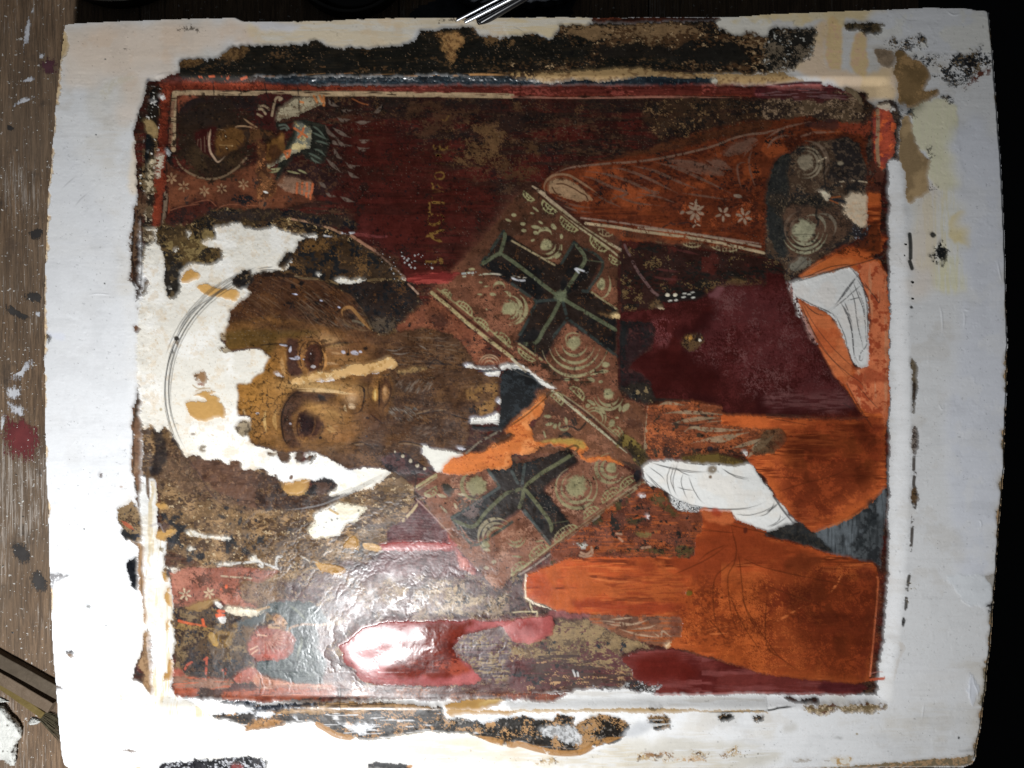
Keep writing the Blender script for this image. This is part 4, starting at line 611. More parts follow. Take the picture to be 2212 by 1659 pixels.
X1 = part('painted_cross', STO, 'black cross with olive edges on the upper piece'); X2 = part('painted_cross', STO2, 'rubbed black cross on the lower piece')
cross('@F 1087 500 1198 567 1212 569 1241 520 1305 563 1274 628 1337 670 1336 772 1226 697 1178 780 1116 737 1159 647 1038 574', '@12 430 910 300 820 160 710 0 590 @11 2212 590 2110 520|@11 1945 620 2080 535 2110 520 2150 380 2140 340|@12 430 910 500 800 570 690 635 580 600 500 545 440|@12 635 580 790 600|@12 430 910 560 990 700 1070 920 1200|@12 430 910 350 1070 280 1180 205 1300 60 1310|@12 205 1300 200 1390',
      '@11 2140 330 1940 620|@12 540 425 430 610|@12 540 430 790 600 660 850|@12 0 790 210 940|@12 210 950 130 1120 40 1280|@12 660 855 615 850|@12 480 1090 560 1150 720 1270 915 1420|@12 480 1090 440 1150 330 1280|@12 210 940 400 925|@12 470 1050 440 930', X1, (98, 102, 76), (60, 68, 64))
stroke('@12 690 860 920 1015|@12 0 415 370 625|@12 60 1310 260 1450', 4, (150, 134, 100), .85, wear=.15); blob(425, 900, 48, 44, (112, 118, 90), .85, 0, 1.5, tile=12)
cross('@F 1078 1050 1056 1022 1095 995 1120 1003 1135 1000 1231 970 1254 1000 1177 1060 1237 1136 1190 1176 1125 1104 1024 1178 976 1118', '@22 100 900 250 780 400 690 560 590|@22 100 900 200 1020 330 1200 340 1290|@22 350 1210 490 1190|@22 100 900 0 940 @21 2150 960 1990 1110 1870 1240 1700 1180|@22 100 900 90 1000 60 1080',
      '@21 2100 900 1980 980 1690 1160|@21 1690 1165 1870 1395 2050 1310 2212 1200|@22 110 700 90 860 100 900|@22 0 760 50 860|@22 110 1100 250 1290 330 1390|@21 2000 740 2100 890', X2, (110, 110, 76), (80, 88, 84))
fill('@21 1750 1000 1950 960 1950 1060 1860 1160 1780 1120', (118, 96, 90), frac=.7, fn='fin', z=0, edge=3)
# borders of the stole
def rail(q, w=4.5, gap=0, c=(158, 138, 112), **k): stroke(q, w, c, .92, wear=.1, z=.4, sm=False, **k)
rail('@12 230 -20 420 130 620 300 800 410 950 495', 6); rail('@02 180 1600 280 1659 @12 330 80 600 310 780 430 935 555', 4); stroke('@12 240 20 500 220 760 400 900 500', 4, (84, 48, 34), .9)
rail('@11 1515 865 1680 1000 1800 1110 2000 1270 2212 1430', 7.5, c=(168, 146, 108)); rail('@11 1560 830 1800 1020 2060 1220 2212 1340', 3.6, c=(150, 124, 90)); stroke('@11 1560 870 1800 1070 2212 1400', 4.5, (92, 44, 34), .9)
rail('@12 0 1440 120 1550|@22 350 60 450 140 640 300 850 470 1000 590', 5.5, c=(176, 162, 138)); stroke('@22 400 70 660 270 850 450 1130 700', 5, (88, 50, 38), .9); stroke('@22 440 90 650 240 900 450', 3, (150, 128, 100), .8)
rail('@22 1190 200 1170 400 1160 580', 7, c=(162, 138, 114)); rail('@22 1150 860 980 970 780 1110 560 1270 330 1430 150 1560 0 1659', 6.5, c=(170, 150, 120)); rail('@22 1120 850 900 1000', 3); stroke('@22 1050 920 780 1110 330 1440 100 1620', 5, (120, 60, 44), .8); rail('@22 760 1150 640 1250 470 1370|@22 330 1480 180 1590 60 1659', 4, c=(156, 136, 122))
rail('@21 1380 895 1550 790', 6, c=(176, 156, 120)); rail('@21 1395 920 1560 810', 2.5); rail('@11 1395 870 1310 790', 4, c=(150, 110, 90)); rail('@21 1265 1190 1340 1110 1400 1030', 6, c=(186, 164, 124)); stroke('@21 1380 1000 1500 1120 1700 1330', 3, (186, 150, 140), .6)
# concentric flowers
def rings(tile, u, v, core, rads, c=CRE, a0=.3, a1=2.9, w=6, oval=1.0):
    u, v = 553*(tile % 10)+u/4, 414.75*(tile//10)+v/4
    if core: blob(u, v, core/4, core/4*oval, c, .95, .2, 3, .4); 
    for r_ in rads:
        t = np.linspace(a0, a1, 14); stroke(np.c_[u + r_/4*np.cos(t), v + r_/4*oval*np.sin(t)], w, c, .85, (.4, .4), wear=.08, z=.3)
rings(12, 300, 450, 46, (78, 118), a0=.0, a1=2.0, w=5); rings(12, 285, 370, 0, (60,), a0=3.3, a1=6.1, w=9); rings(12, 545, 1300, 58, (112, 175, 225, 290), a0=.25, a1=2.9, w=6.5); stroke('@12 480 1330 470 1250 520 1215 600 1230', 3.5, CRE, .7, (.3, .3))
rings(12, -20, 1000, 60, (90, 145), a0=-.9, a1=1.6, w=9); rings(12, 775, 790, 34, (80,), a0=-.6, a1=1.8, w=5, oval=1.5); rings(11, 2180, 1010, 46, (80, 120), a0=-1.8, a1=1.4, w=5); rings(11, 2100, 830, 0, (52,), a0=3.3, a1=6.1, w=7); rings(11, 2150, 900, 0, (45,), a0=-1.6, a1=.2, w=7)
rings(22, 560, 900, 90, (130, 180), a0=-.6, a1=4.3, w=7); rings(22, 860, 730, 42, (80, 130), a0=.6, a1=4.6, w=8); rings(22, 840, 90, 46, (95, 130), a0=.3, a1=2.9, w=7); rings(22, 720, 300, 0, (95, 70), a0=3.9, a1=6.9, w=6); rings(21, 1900, 880, 80, (125,), a0=1.2, a1=4.8, w=8)
rings(21, 2080, 1330, 0, (120, 160, 80), a0=2.6, a1=5.4, w=8); rings(21, 1980, 1400, 34, (0,), w=1); rings(22, 30, 1320, 0, (90, 60), a0=.2, a1=2.6, w=6); rings(22, 450, 350, 0, (50,), w=6)
for t, u, v, a, b, g in ((12, 15, 190, 20, 16, 0), (12, 95, 265, 20, 14, 0), (12, 105, 325, 22, 14, .2), (12, 205, 295, 40, 16, .2), (12, 205, 345, 20, 16, .4), (12, 175, 175, 18, 8, .2), (12, 205, 140, 30, 8, .7), (12, 250, 255, 22, 10, .6), (12, 360, 290, 26, 16, .9), (12, 180, 410, 20, 12, -.3), (12, 430, 375, 12, 22, 0), (12, 400, 545, 14, 32, .9), (12, 430, 470, 8, 24, 0),
                         (12, 815, 1490, 34, 22, .2), (12, 790, 1550, 44, 16, -.1), (12, 720, 1570, 40, 8, -.2), (12, 480, 1620, 26, 14, 0), (12, 560, 1620, 24, 12, .3), (12, 690, 1620, 34, 16, .5), (12, 770, 1640, 20, 12, 0),
                         (11, 1940, 775, 14, 10, 0), (11, 1990, 810, 26, 7, -.1), (11, 2045, 880, 28, 12, .1), (11, 1935, 880, 22, 9, .1), (11, 1990, 1010, 12, 8, .6), (11, 2180, 235, 26, 12, .4), (11, 1860, 660, 30, 12, 0), (11, 1830, 690, 24, 6, 0),
                         (22, 315, 282, 32, 14, .1), (22, 320, 350, 40, 14, -.3), (22, 375, 365, 16, 22, .3), (22, 285, 440, 8, 32, -.3), (22, 470, 320, 14, 34, -.2), (22, 415, 350, 10, 18, .2), (22, 690, 160, 40, 14, .6), (22, 660, 190, 20, 20, 0), (22, 870, 340, 28, 30, .2), (22, 912, 293, 14, 8, 0), (22, 990, 200, 22, 44, .7), (22, 940, 210, 12, 30, .2), (22, 870, 815, 40, 10, -.2), (22, 670, 1010, 44, 8, 0), (22, 240, 1365, 34, 8, -.2), (22, 50, 1500, 40, 8, .1),
                         (21, 1480, 970, 34, 18, .2), (21, 1600, 970, 40, 14, .3), (21, 1850, 1640, 20, 12, 0), (21, 1990, 1600, 22, 16, 0), (21, 2055, 1545, 22, 16, 0), (21, 1990, 1440, 36, 12, .2), (21, 1620, 1090, 40, 10, .8), (21, 1720, 1060, 30, 12, 1.2), (21, 1780, 960, 40, 12, .1)):
    blob(u, v, a, b, CRE if t != 21 else (182, 160, 136), .88, g, 2.5, .3, tile=t)
def comb(tile, u, v, ang, L=90, n=6, h=52, c=(158, 146, 108)):
    u, v = 553*(tile % 10)+u/4, 414.75*(tile//10)+v/4; L /= 4; h /= 4; ca, sa = math.cos(ang), math.sin(ang)
    T = lambda x, y: (u + x*ca - y*sa, v + x*sa + y*ca)
    for i in range(n):
        x = -L + 2*L*(i+.5)/n; y = h*math.sqrt(max(0, 1-(x/L)**2))*.9 + 3
        stroke(np.array([T(x-1, -2), T(x, y*.5), T(x+1.5, y+1.5)]), 2.0, c, .8, (.1, .3), wear=.15)
    for k in (.45, .95):
        t = np.linspace(.1, math.pi-.1, 9); stroke(np.array([T(L*k*math.cos(s)*1.02, h*k*math.sin(s)) for s in t]), 2.2, c, .85, wear=.15)
    stroke(np.array([T(-L, 0), T(L, 0)]), 2.2, c, .7)
for a in ((12, 330, 110, .68, 80, 5, 60), (12, 500, 260, .68, 95, 7, 60), (12, 760, 430, .68, 95, 7, 62), (12, 900, 570, .6, 60, 4, 50), (12, 150, 20, .7, 60, 4, 40),
          (11, 1790, 1010, 3.85, 90, 6, 56), (11, 1940, 1150, 3.85, 80, 6, 54), (11, 2120, 1280, 3.85, 90, 6, 60), (11, 1640, 880, 3.85, 50, 4, 36), (12, 820, 320, .15, 70, 5, 56), (12, 1060, 350, .15, 85, 6, 50), (12, 1290, 370, .15, 90, 8, 60), (12, 1560, 410, .17, 100, 8, 60), (12, 1840, 450, .17, 130, 9, 56),
          (22, 1020, 870, -.62+math.pi, 90, 5, 60), (22, 870, 980, -.62+math.pi, 100, 7, 70), (22, 690, 1130, -.62+math.pi, 80, 5, 60), (22, 470, 1310, -.62+math.pi, 120, 8, 66), (22, 240, 1470, -.58+math.pi, 100, 6, 62), (22, 70, 1610, -.55+math.pi, 80, 5, 60), (22, 560, 90, .75+math.pi, 80, 6, 56), (22, 900, 430, .72+math.pi, 80, 5, 60), (22, 380, 140, .75+math.pi, 70, 5, 70), (21, 1500, 920, -.55, 60, 5, 60), (12, 130, 1400, .62, 90, 5, 40)): comb(*a)
ORG = part('orange_underpaint', multi=True, label='thin transparent orange strip between beard and stole')
fill('@21 1600 780 1640 700 1700 650 1850 610 1950 600 2080 520 2180 460 2150 420 2212 365 @22 0 340 300 80 300 160 270 240 230 290 190 300 150 360 180 400 190 440 200 500 260 515 550 488 640 505 670 555 650 590 590 600 640 655 700 640 850 635 920 680 975 715 880 690 780 665 680 690 600 650 560 570 300 530 180 600 100 612 0 600 @21 2212 700 2150 745 2000 735 1900 780 1800 800 1650 790', (214, 122, 60), v=[((232, 148, 88), .35, 'mid', .15), ((180, 92, 42), .12, 'mot', .08)], edge=1.5, z=.6, lab=ORG, sm=False, r=.3, zr=.4)
dots('@21 1650 740 1900 640 2150 600 2200 680 1900 760', 30, (150, 66, 28), (.8, 2), .8, seed=9); fill('@21 2000 580 2212 480 2212 430 2160 430 1950 560', (92, 58, 38), edge=2, z=.3, frac=.85, fn='sml')
fill('@22 280 510 500 490 590 490 655 530 640 580 520 540 300 525', (180, 144, 72), edge=1.5, soft=1.5, z=0); stroke('@22 480 560 540 535 575 550 560 580', 5, (88, 70, 46), .8)
stroke('@21 1815 600 1900 530 1990 470 2110 410', 5, (128, 116, 98), .9, wear=.2); stroke('@22 0 355 150 250 350 70', 3, (90, 60, 34), .8); stroke('@22 0 330 120 240 335 60|@12 0 1520 100 1580 350 1659', 1.6, (96, 92, 84), .7)
# damage across the stole
fill('@22 900 560 960 440 1040 450 1100 520 1180 600 1220 640 1180 700 1130 730 1050 640 980 560', (92, 72, 42), v=[((60, 46, 32), .35, 'mot', .08), ((132, 106, 54), .2, 'sml', .06)], edge=2.5, z=.2, zr=.9); fill('@22 940 660 1060 690 1140 730 1100 750 980 700', (76, 48, 36), edge=2, z=.2, zr=.6); fill('@22 1060 760 1130 740 1140 850 1090 880 1070 820', (40, 34, 38), edge=2.5, z=.2, zr=.7)
fill('@12 100 1470 200 1460 300 1480 330 1530 400 1600 440 1659 @22 500 20 520 0 @12 560 1640 700 1659 460 1640 380 1590 330 1560 230 1500', (56, 40, 30), frac=.65, fn='sml', edge=3, z=.2); stroke('@12 720 1560 830 1545 930 1560 1000 1570|@12 600 1640 780 1645', 4, (58, 48, 34), .85, wear=.25, fld='sml')
stroke('@22 435 375 520 370 580 400 640 340|@22 520 310 545 360|@22 545 300 560 350|@22 650 290 690 290', 4.5, (48, 44, 42), .85, wear=.1, fld='sml'); fill('@22 400 480 440 430 490 412 550 460 480 450', (46, 42, 38), edge=1.5, z=.2); fill('@21 1620 850 1700 900 1770 920 1650 960 1610 880', (82, 72, 66), frac=.7, fn='sml', edge=3)
for q in ('@F 1000 596 1060 590 1100 595 1160 602', ): stroke(q, 3.5, (168, 158, 140), .8, wear=.35, fld='sml', z=.5)
stroke('@11 800 345 840 345|@11 720 345 810 350|@11 580 370 700 378|@12 0 740 80 760 190 745|@12 560 655 660 690|@11 1780 700 1900 690|@12 550 660 580 690', 4, (176, 176, 180), .85, wear=.2, fld='sml', z=.6)
stroke('@12 0 720 100 745 200 720 320 715|@12 620 660 680 710 740 700|@F 560 745 600 742 640 748|@F 1130 800 1200 820 1300 812', 2.5, (36, 28, 26), .8, wear=.25, fld='sml', z=-.6)
dots('@F 1060 480 1330 520 1330 840 1200 820 1040 600', 110, (34, 28, 26), (.7, 1.8), .85, seed=11); dots('@F 1150 850 1390 880 1390 1030 1190 1180 1000 1200 960 1100', 90, (54, 44, 44), (.7, 1.8), .7, seed=12)

# ------------------------------------------------------------------ sleeve, panel edge and cuff
SLV = part('painted_sleeve', label='raised orange-brown sleeve with pale fold lines')
fill('@F 1170 405 1182 385 1220 366 1306 345 1430 315 1520 282 1600 264 1659 257 1750 247 1800 262 1880 255 1893 300 1893 415 1890 520 1800 520 1655 545 1500 525 1346 520 1270 470', (106, 48, 22), v=[((82, 36, 20), .35, 'moh', .15), ((134, 62, 26), .25, 'mid', .15), ((44, 30, 26), .05, 'mot', .03)], edge=1.5, z=.5, lab=SLV, sm=False, r=.36)
fill('@02 500 1420 900 1360 1500 1190 2212 1040 2212 1130 1800 1200 1500 1290 900 1370', (86, 50, 28), v=[((60, 38, 26), .3, 'mot')], edge=2, soft=2, z=0, a=.8)
fill('@12 560 160 1100 150 1600 250 2150 380 2150 440 1400 320 640 220', (120, 54, 24), v=[((96, 42, 22), .4, 'hof', .15)], edge=3, soft=4, z=0, a=.8); fill('@12 1200 20 2212 0 2212 420 1800 330 1300 220', (98, 42, 20), v=[((74, 34, 20), .35, 'moh', .15), ((150, 70, 30), .12, 'mot', .08)], edge=4, soft=5, z=0, a=.7)
PK = (114, 82, 66)
stroke('@02 345 1500 420 1465 520 1435 700 1415 850 1400 1020 1390 1200 1370 1400 1335 1600 1290 1780 1240 1900 1190 2050 1150 2212 1135 @03 0 1130 200 1080 380 1035', 4.5, (124, 96, 78), .8, (.1, .2), wear=.12)
stroke('@02 640 1470 800 1490 1000 1550 1200 1640 1260 1659 @12 1000 60|@02 850 1440 1000 1460 1200 1540 1400 1640 1440 1659|@02 1040 1420 1250 1470 1450 1560 1650 1640|@02 1250 1390 1450 1450 1700 1560 1900 1659|@02 1420 1370 1600 1400 1750 1470 1840 1510|@02 590 1510 700 1530 850 1600 1000 1659 @12 860 60 940 120', 6, PK, .8, (.25, .35), wear=.1)
stroke('@02 1300 1400 1500 1450 1700 1510|@02 1700 1380 1800 1440 1950 1450|@02 2140 1220 2050 1290 2010 1350|@02 2090 1270 2060 1380 2080 1500 2120 1620|@02 2035 1395 1990 1395 1960 1430 1970 1530 2000 1630|@12 700 0 830 70 940 120|@12 860 0 1060 80 1290 110|@12 1100 0 1260 30 1440 90|@12 1480 0 1700 30 1900 60|@12 360 20 430 60 560 110 720 130|@12 450 110 560 150 700 170', 4.5, PK, .75, (.25, .4), wear=.1)
fill('@02 1840 1330 1930 1230 2090 1180 2130 1200 2050 1280 1980 1320', PK, edge=1, z=.2, a=.85); fill('@02 1340 1380 1600 1390 1800 1450 1850 1500 1700 1500 1500 1440', PK, edge=1, z=.2, a=.7); fill('@02 1690 1380 1780 1370 1860 1390 1900 1440 1780 1420', PK, edge=1, z=.2, a=.8)
stroke('@02 290 1659 280 1600 310 1540 380 1500 480 1500 560 1540 700 1630 740 1659', 5, (142, 108, 80), .9, (.2, .2)); fill('@02 330 1659 320 1610 345 1560 400 1540 490 1550 580 1600 650 1659 @12 690 30 700 60 640 70 540 65 400 20 340 0', (152, 120, 88), edge=1, z=.3); stroke('@02 390 1580 450 1580 540 1620 600 1659 @12 640 20 660 60|@02 350 1610 380 1659 @12 420 15', 3, (84, 46, 26), .9)
dots('@02 1100 1400 1900 1380 2100 1650 1300 1640', 34, (34, 30, 34), (1, 3), .85, seed=13); stroke('@12 1310 300 1380 260 1400 270 1480 260 1540 255 1580 290', 3.5, (56, 40, 36), .85, wear=.1)
def star(tile, u, v, s, n=6, c=(150, 126, 104), a0=.3):
    u, v = 553*(tile % 10)+u/4, 414.75*(tile//10)+v/4
    for i in range(n):
        t = a0 + i*2*math.pi/n; blob(u + s*.62*math.cos(t), v + s*.62*math.sin(t), s*.42, s*.17, c, .85, t, 2.5, .3)
star(12, 1595, 160, 20, 7); star(12, 1590, 100, 12, 4); star(12, 1835, 180, 17, 5); star(12, 2015, 205, 18, 6); star(12, 1600, 270, 10, 3); blob(1965, 25, 36, 14, (140, 122, 104), .8, .2, 2.5, tile=12); blob(1480, 168, 20, 12, (140, 122, 104), .8, -.4, 2.5, tile=12)
rail('@12 600 215 900 250 1300 310 1700 370 2160 440', 3.6, c=(140, 112, 96)); rail('@12 640 262 900 295 1100 330 1500 380 1800 430 2190 520', 6, c=(164, 144, 112)); rail('@12 1100 300 1500 345 1800 395 2160 465', 4.5, c=(150, 130, 108)); fill('@12 640 290 1100 350 2190 540 2190 545 1300 440 950 400 920 460', (104, 66, 46), edge=1, z=0, a=.45)
CUF = part('painted_cuff', label='mottled dark cuff with round pale ornaments')
fill('@03 200 1320 300 1250 500 1200 700 1165 800 1230 860 1400 890 1560 880 1659 @13 890 30 900 250 860 330 780 400 600 500 380 640 250 740 180 780 150 700 0 690 0 0 @03 0 1659 60 1450', (72, 54, 40), v=[((40, 36, 34), .4, 'mot', .07), ((96, 78, 60), .2, 'fin', .06)], edge=2, z=.4, lab=CUF, sm=False, r=.5, zr=.8)
fill('@03 60 1420 130 1330 220 1320 200 1500 190 1659 @13 180 150 160 400 200 520 130 560 40 400 0 200 0 0 @03 10 1659', (40, 40, 38), v=[((56, 54, 48), .3, 'fin')], edge=2, z=.2, zr=.8); fill('@03 550 1230 700 1170 800 1240 850 1400 870 1560 650 1560 520 1500 600 1380', (38, 32, 30), v=[((74, 60, 48), .2, 'fin')], edge=3, z=.1)
fill('@13 0 40 160 20 200 130 250 60 500 20 520 80 640 100 430 120 200 160 150 240', (52, 44, 36), v=[((30, 28, 26), .3, 'fin'), ((96, 80, 60), .1, 'dot')], edge=3, z=.1, zr=.8); fill('@13 160 130 430 120 660 160 780 260 640 420 400 560 250 640 200 500 160 300', (88, 64, 48), v=[((62, 46, 36), .35, 'mot', .08)], edge=3, z=.1)
rings(3, 340, 1395, 72, (105, 135), c=(124, 112, 92), a0=-1.9, a1=1.8, w=6); rings(3, 340, 1395, 0, (190,), c=(104, 86, 70), a0=-1.6, a1=.9, w=9); blob(640, 1400, 26, 18, (122, 110, 90), .85, 0, 2, tile=3)
rings(13, 330, 320, 92, (125, 165, 200), c=(136, 132, 106), a0=.2, a1=2.7, w=6); rings(13, 400, 300, 0, (110,), c=(126, 118, 98), a0=-2, a1=.3, w=7); rings(13, 480, 300, 0, (120,), c=(112, 100, 84), a0=-1.9, a1=.6, w=7); rings(13, 330, 320, 0, (120, 170), c=(104, 84, 68), a0=2.6, a1=4.4, w=6); stroke('@13 240 360 350 358 440 365', 1.5, (80, 74, 58), .8)
stroke('@13 440 120 430 200 450 240 440 290', 5, (40, 36, 32), .9, wear=.1); fill('@13 220 620 330 560 400 600 330 650 230 680', (112, 106, 92), edge=2, z=.2, frac=.8, fn='sml'); blob(400, 422, 12, 10, (30, 30, 28), .9, 0, 2, tile=13); blob(410, 365, 16, 14, (60, 52, 44), .9, 0, 2, tile=13)
stroke('@03 640 1560 760 1550 870 1565|@03 650 1570 650 1640|@03 380 1410 520 1350', 3, (190, 170, 140), .7, wear=.3, fld='sml'); stroke('@03 505 1360 500 1500 510 1600', 3, (36, 30, 26), .8)
fill('@13 690 30 800 0 885 30 892 200 880 300 820 300 790 270 720 210 660 190 700 140 650 110 700 90', (206, 186, 158), v=[((190, 164, 134), .3, 'fin')], edge=1.5, fine=2, z=.6, sm=False, lab=part('gesso_fill', label='pinkish gesso notch in the dark cuff')); fill('@13 470 0 560 0 540 60 520 70 500 30', (200, 186, 160), edge=1.5, z=.4); fill('@03 455 1640 510 1640 520 1659 460 1659', (206, 190, 166), edge=1)
fill('@13 540 50 600 40 700 70 690 95 600 85', (30, 34, 40), edge=2, z=.3); stroke('@13 550 60 620 90|@13 560 40 640 30', 3, (130, 70, 30), .8)
PB = part('painted_border_end', label='orange-red band end in the dark outline')
fill('@03 900 1060 960 880 1050 850 1120 900 1145 1050 1130 1250 1130 1400 1070 1380 1000 1490 880 1480', (44, 34, 30), v=[((80, 64, 52), .3, 'fin')], edge=2, z=.4); fill('@03 960 920 1000 910 1060 950 1090 1050 1105 1150 1095 1300 1050 1390 1000 1470 940 1400 930 1200 930 1050', (134, 54, 32), v=[((110, 44, 40), .3, 'mid', .2), ((156, 68, 30), .3, 'sml', .1)], edge=1.5, z=.4, lab=PB); stroke('@03 965 940 968 1080 962 1250 975 1420', 8, (126, 104, 78), .9, wear=.12); fill('@03 955 890 1000 885 1050 890 1060 930 1030 950 1000 925 960 905', (212, 196, 172), edge=1.2, z=.5); fill('@03 1080 930 1100 940 1095 965 1070 950', (200, 190, 178), edge=1)
fill('@03 880 1400 960 1380 1010 1500 980 1659 880 1659', (78, 40, 28), edge=2, z=.1, frac=.8, fn='mot'); fill('@03 600 1050 900 1030 900 1100 880 1200 800 1150 640 1110', (120, 50, 28), edge=3, z=.2, v=[((80, 38, 26), .35, 'mot')]); fill('@03 340 1050 600 1010 620 1100 500 1110 360 1090', (56, 36, 34), edge=2, z=.1, a=.8)
stroke('@03 0 1180 160 1090 400 1035|@03 0 1280 80 1180 250 1150|@03 250 1190 380 1140 500 1130 640 1125|@03 300 1160 480 1110', 5, (124, 90, 72), .75, (.2, .4), wear=.15)
fill('@03 480 830 700 770 830 870 850 950 900 1040 700 1040 500 1000 300 1000 0 1020 0 850', (84, 66, 48), v=[((48, 36, 30), .4, 'mot', .08), ((120, 98, 76), .2, 'fin', .06)], edge=4, z=.1, zr=.6); fill('@03 0 770 400 760 700 800 720 850 300 850 0 830', (70, 32, 30), v=[((96, 66, 66), .3, 'hof')], edge=3, z=.1, frac=.8, fn='hof'); fill('@03 680 745 740 735 790 780 840 860 840 900 760 820', (104, 88, 66), edge=1, z=.3)

# ------------------------------------------------------------------ dark red book and the areas repainted round it
BOOK = part('painted_book_edge', multi=True, label='worn dark red-brown edge of the book')
fill('@12 935 560 960 440 1000 410 1300 450 1700 510 2212 570 @13 0 560 120 600 180 700 150 720 0 700 @12 2212 800 1800 820 1700 850 1650 910 1320 950 1290 1020 950 1060', (52, 28, 22), v=[((34, 28, 24), .3, 'moh', .08), ((78, 32, 24), .25, 'mid', .12), ((104, 82, 50), .06, 'mot', .03)], edge=1.5, z=.3, lab=BOOK, sm=False, r=.4, zr=.6, uv=(1500, 560))
fill('@12 1700 770 1900 755 2200 780 2212 800 1800 820 1690 870', (92, 70, 40), edge=3, frac=.6, fn='mot', z=0); fill('@12 1270 900 1600 850 1680 900 1600 950 1330 960', (34, 30, 28), edge=2, z=.1)
stroke('@12 980 450 1000 500 1025 540', 5, (104, 80, 78), .8); stroke('@12 1050 595 1100 690 1160 770 1220 850 1265 885', 6, (112, 84, 80), .85, wear=.2); stroke('@12 1240 660 1340 670 1460 685|@12 1210 720 1330 745 1480 750|@12 1420 490 1520 510 1630 535|@12 1230 780 1400 800', 5, (84, 42, 38), .8, (.2, .3)); fill('@12 1200 950 1280 920 1300 980 1260 1010 1200 1000', (96, 72, 46), v=[((50, 40, 32), .4, 'fin')], edge=1.5, z=.2); fill('@12 1260 1005 1300 990 1305 1010', (200, 176, 140), edge=.8)
for u, v in ((1352, 885), (1420, 885)): blob(u, v, 17, 14, (206, 196, 172), .95, 0, 2.5, .4, tile=12)
for u, v in ((1500, 872), (1570, 862), (1490, 905), (1575, 908), (1425, 930), (1375, 935), (1540, 880)): blob(u, v, 17, 7, (176, 170, 152), .9, -.15, 2, .4, tile=12)
DR = part('maroon_underpaint', label='dark maroon retouched field, streaky and glossy')
fill('@12 940 1040 1000 1025 1310 1010 1310 950 1600 940 1690 900 1700 850 1800 820 2212 800 @13 0 690 150 710 190 780 250 960 330 1130 480 1400 650 1659 @23 700 60 830 270 870 300 700 300 310 290 0 265 @22 2212 275 1830 255 1820 200 1500 150 1250 125 1210 90 1215 0 @12 1210 1650 1150 1590 1020 1520 1100 1440 1220 1360 1250 1200 1230 1130 1000 1110 940 1110', (66, 23, 20), v=[((90, 36, 34), .30, 'dia', .25, .8), ((74, 24, 20), .3, 'mid', .2), ((56, 18, 17), .2, 'big', .15)], edge=1.2, z=.7, lab=DR, sm=False, r=.26, uv=(1600, 760), zr=.25)
fill('@12 1700 860 2212 830 @13 180 900 300 1150 480 1440 620 1659 @23 800 270 400 230 0 200 @22 2212 180 @12 1900 1600 1500 1450 1700 1200 1850 1000', (96, 44, 44), v=[((70, 24, 22), .4, 'dib', .25), ((116, 74, 72), .15, 'dia', .15)], edge=10, soft=8, z=0, a=.7)
fill('@F 1395 760 1500 770 1560 830 1480 850 1410 850 1370 790', (62, 17, 14), edge=6, soft=6, z=0, a=.8); fill('@23 0 120 300 100 600 80 740 160 760 230 300 230 0 200', (108, 68, 66), v=[((80, 38, 38), .4, 'hof', .2)], edge=6, soft=5, z=0, a=.6, r=.22)
fill('@12 1230 1130 1350 1080 1480 1160 1400 1330 1300 1360 1240 1250', (128, 70, 70), edge=6, soft=3, z=0, a=.6, frac=.5, fn='dib'); fill('@12 1720 860 1850 820 1830 900 1740 920', (124, 76, 78), edge=4, soft=2, z=0, a=.7)
fill('@12 935 1110 1220 1120 1250 1200 1230 1330 1100 1430 1020 1520 1200 1640 1215 1659 @22 1250 130 1180 170 1080 150 980 60 945 0 @12 930 1620', (54, 32, 32), v=[((38, 32, 32), .3, 'mot', .12), ((84, 46, 42), .15, 'sml', .1)], edge=1.5, z=.3, sm=False, zr=.7, lab=BOOK); fill('@12 960 1120 1010 1140 1010 1300 990 1500 1010 1560 960 1570 940 1300', (34, 34, 34), frac=.8, fn='sml', z=.2, edge=2)
fill('@22 950 20 1210 10 1215 90 1250 130 1180 170 1080 150 1000 110', (52, 44, 36), v=[((128, 108, 74), .25, 'sml', .05), ((28, 28, 30), .3, 'mot', .05)], edge=2, z=.2, zr=1, fine=2); stroke('@22 1250 140 1500 150 1700 200 1800 220', 7, (44, 38, 34), .85, wear=.25, fld='sml'); stroke('@12 930 530 930 800 925 1100 925 1400 935 1659', 6, (66, 26, 22), .8, wear=.1)
fill('@12 1480 1310 1530 1250 1560 1225 1640 1230 1670 1275 1630 1330 1560 1380 1510 1350', (104, 78, 50), v=[((66, 46, 38), .35, 'mot', .1), ((160, 122, 56), .1, 'sml')], edge=1.2, z=-.5, lab=part('paint_loss', label='small chip showing ochre in the maroon field')); blob(1632, 1278, 13, 12, (222, 212, 190), .95, 0, 2.5, tile=12); blob(1605, 1275, 16, 20, (30, 26, 26), .9, 0, 1.5, tile=12); blob(1550, 1262, 16, 30, (160, 116, 50), .9, .3, 1.5, tile=12)
fill('@12 740 1040 900 1060 935 1040 935 1095 870 1095 760 1060', (104, 76, 46), edge=1.5, z=.2); fill('@12 860 1075 935 1045 930 1092', (206, 176, 124), edge=1)

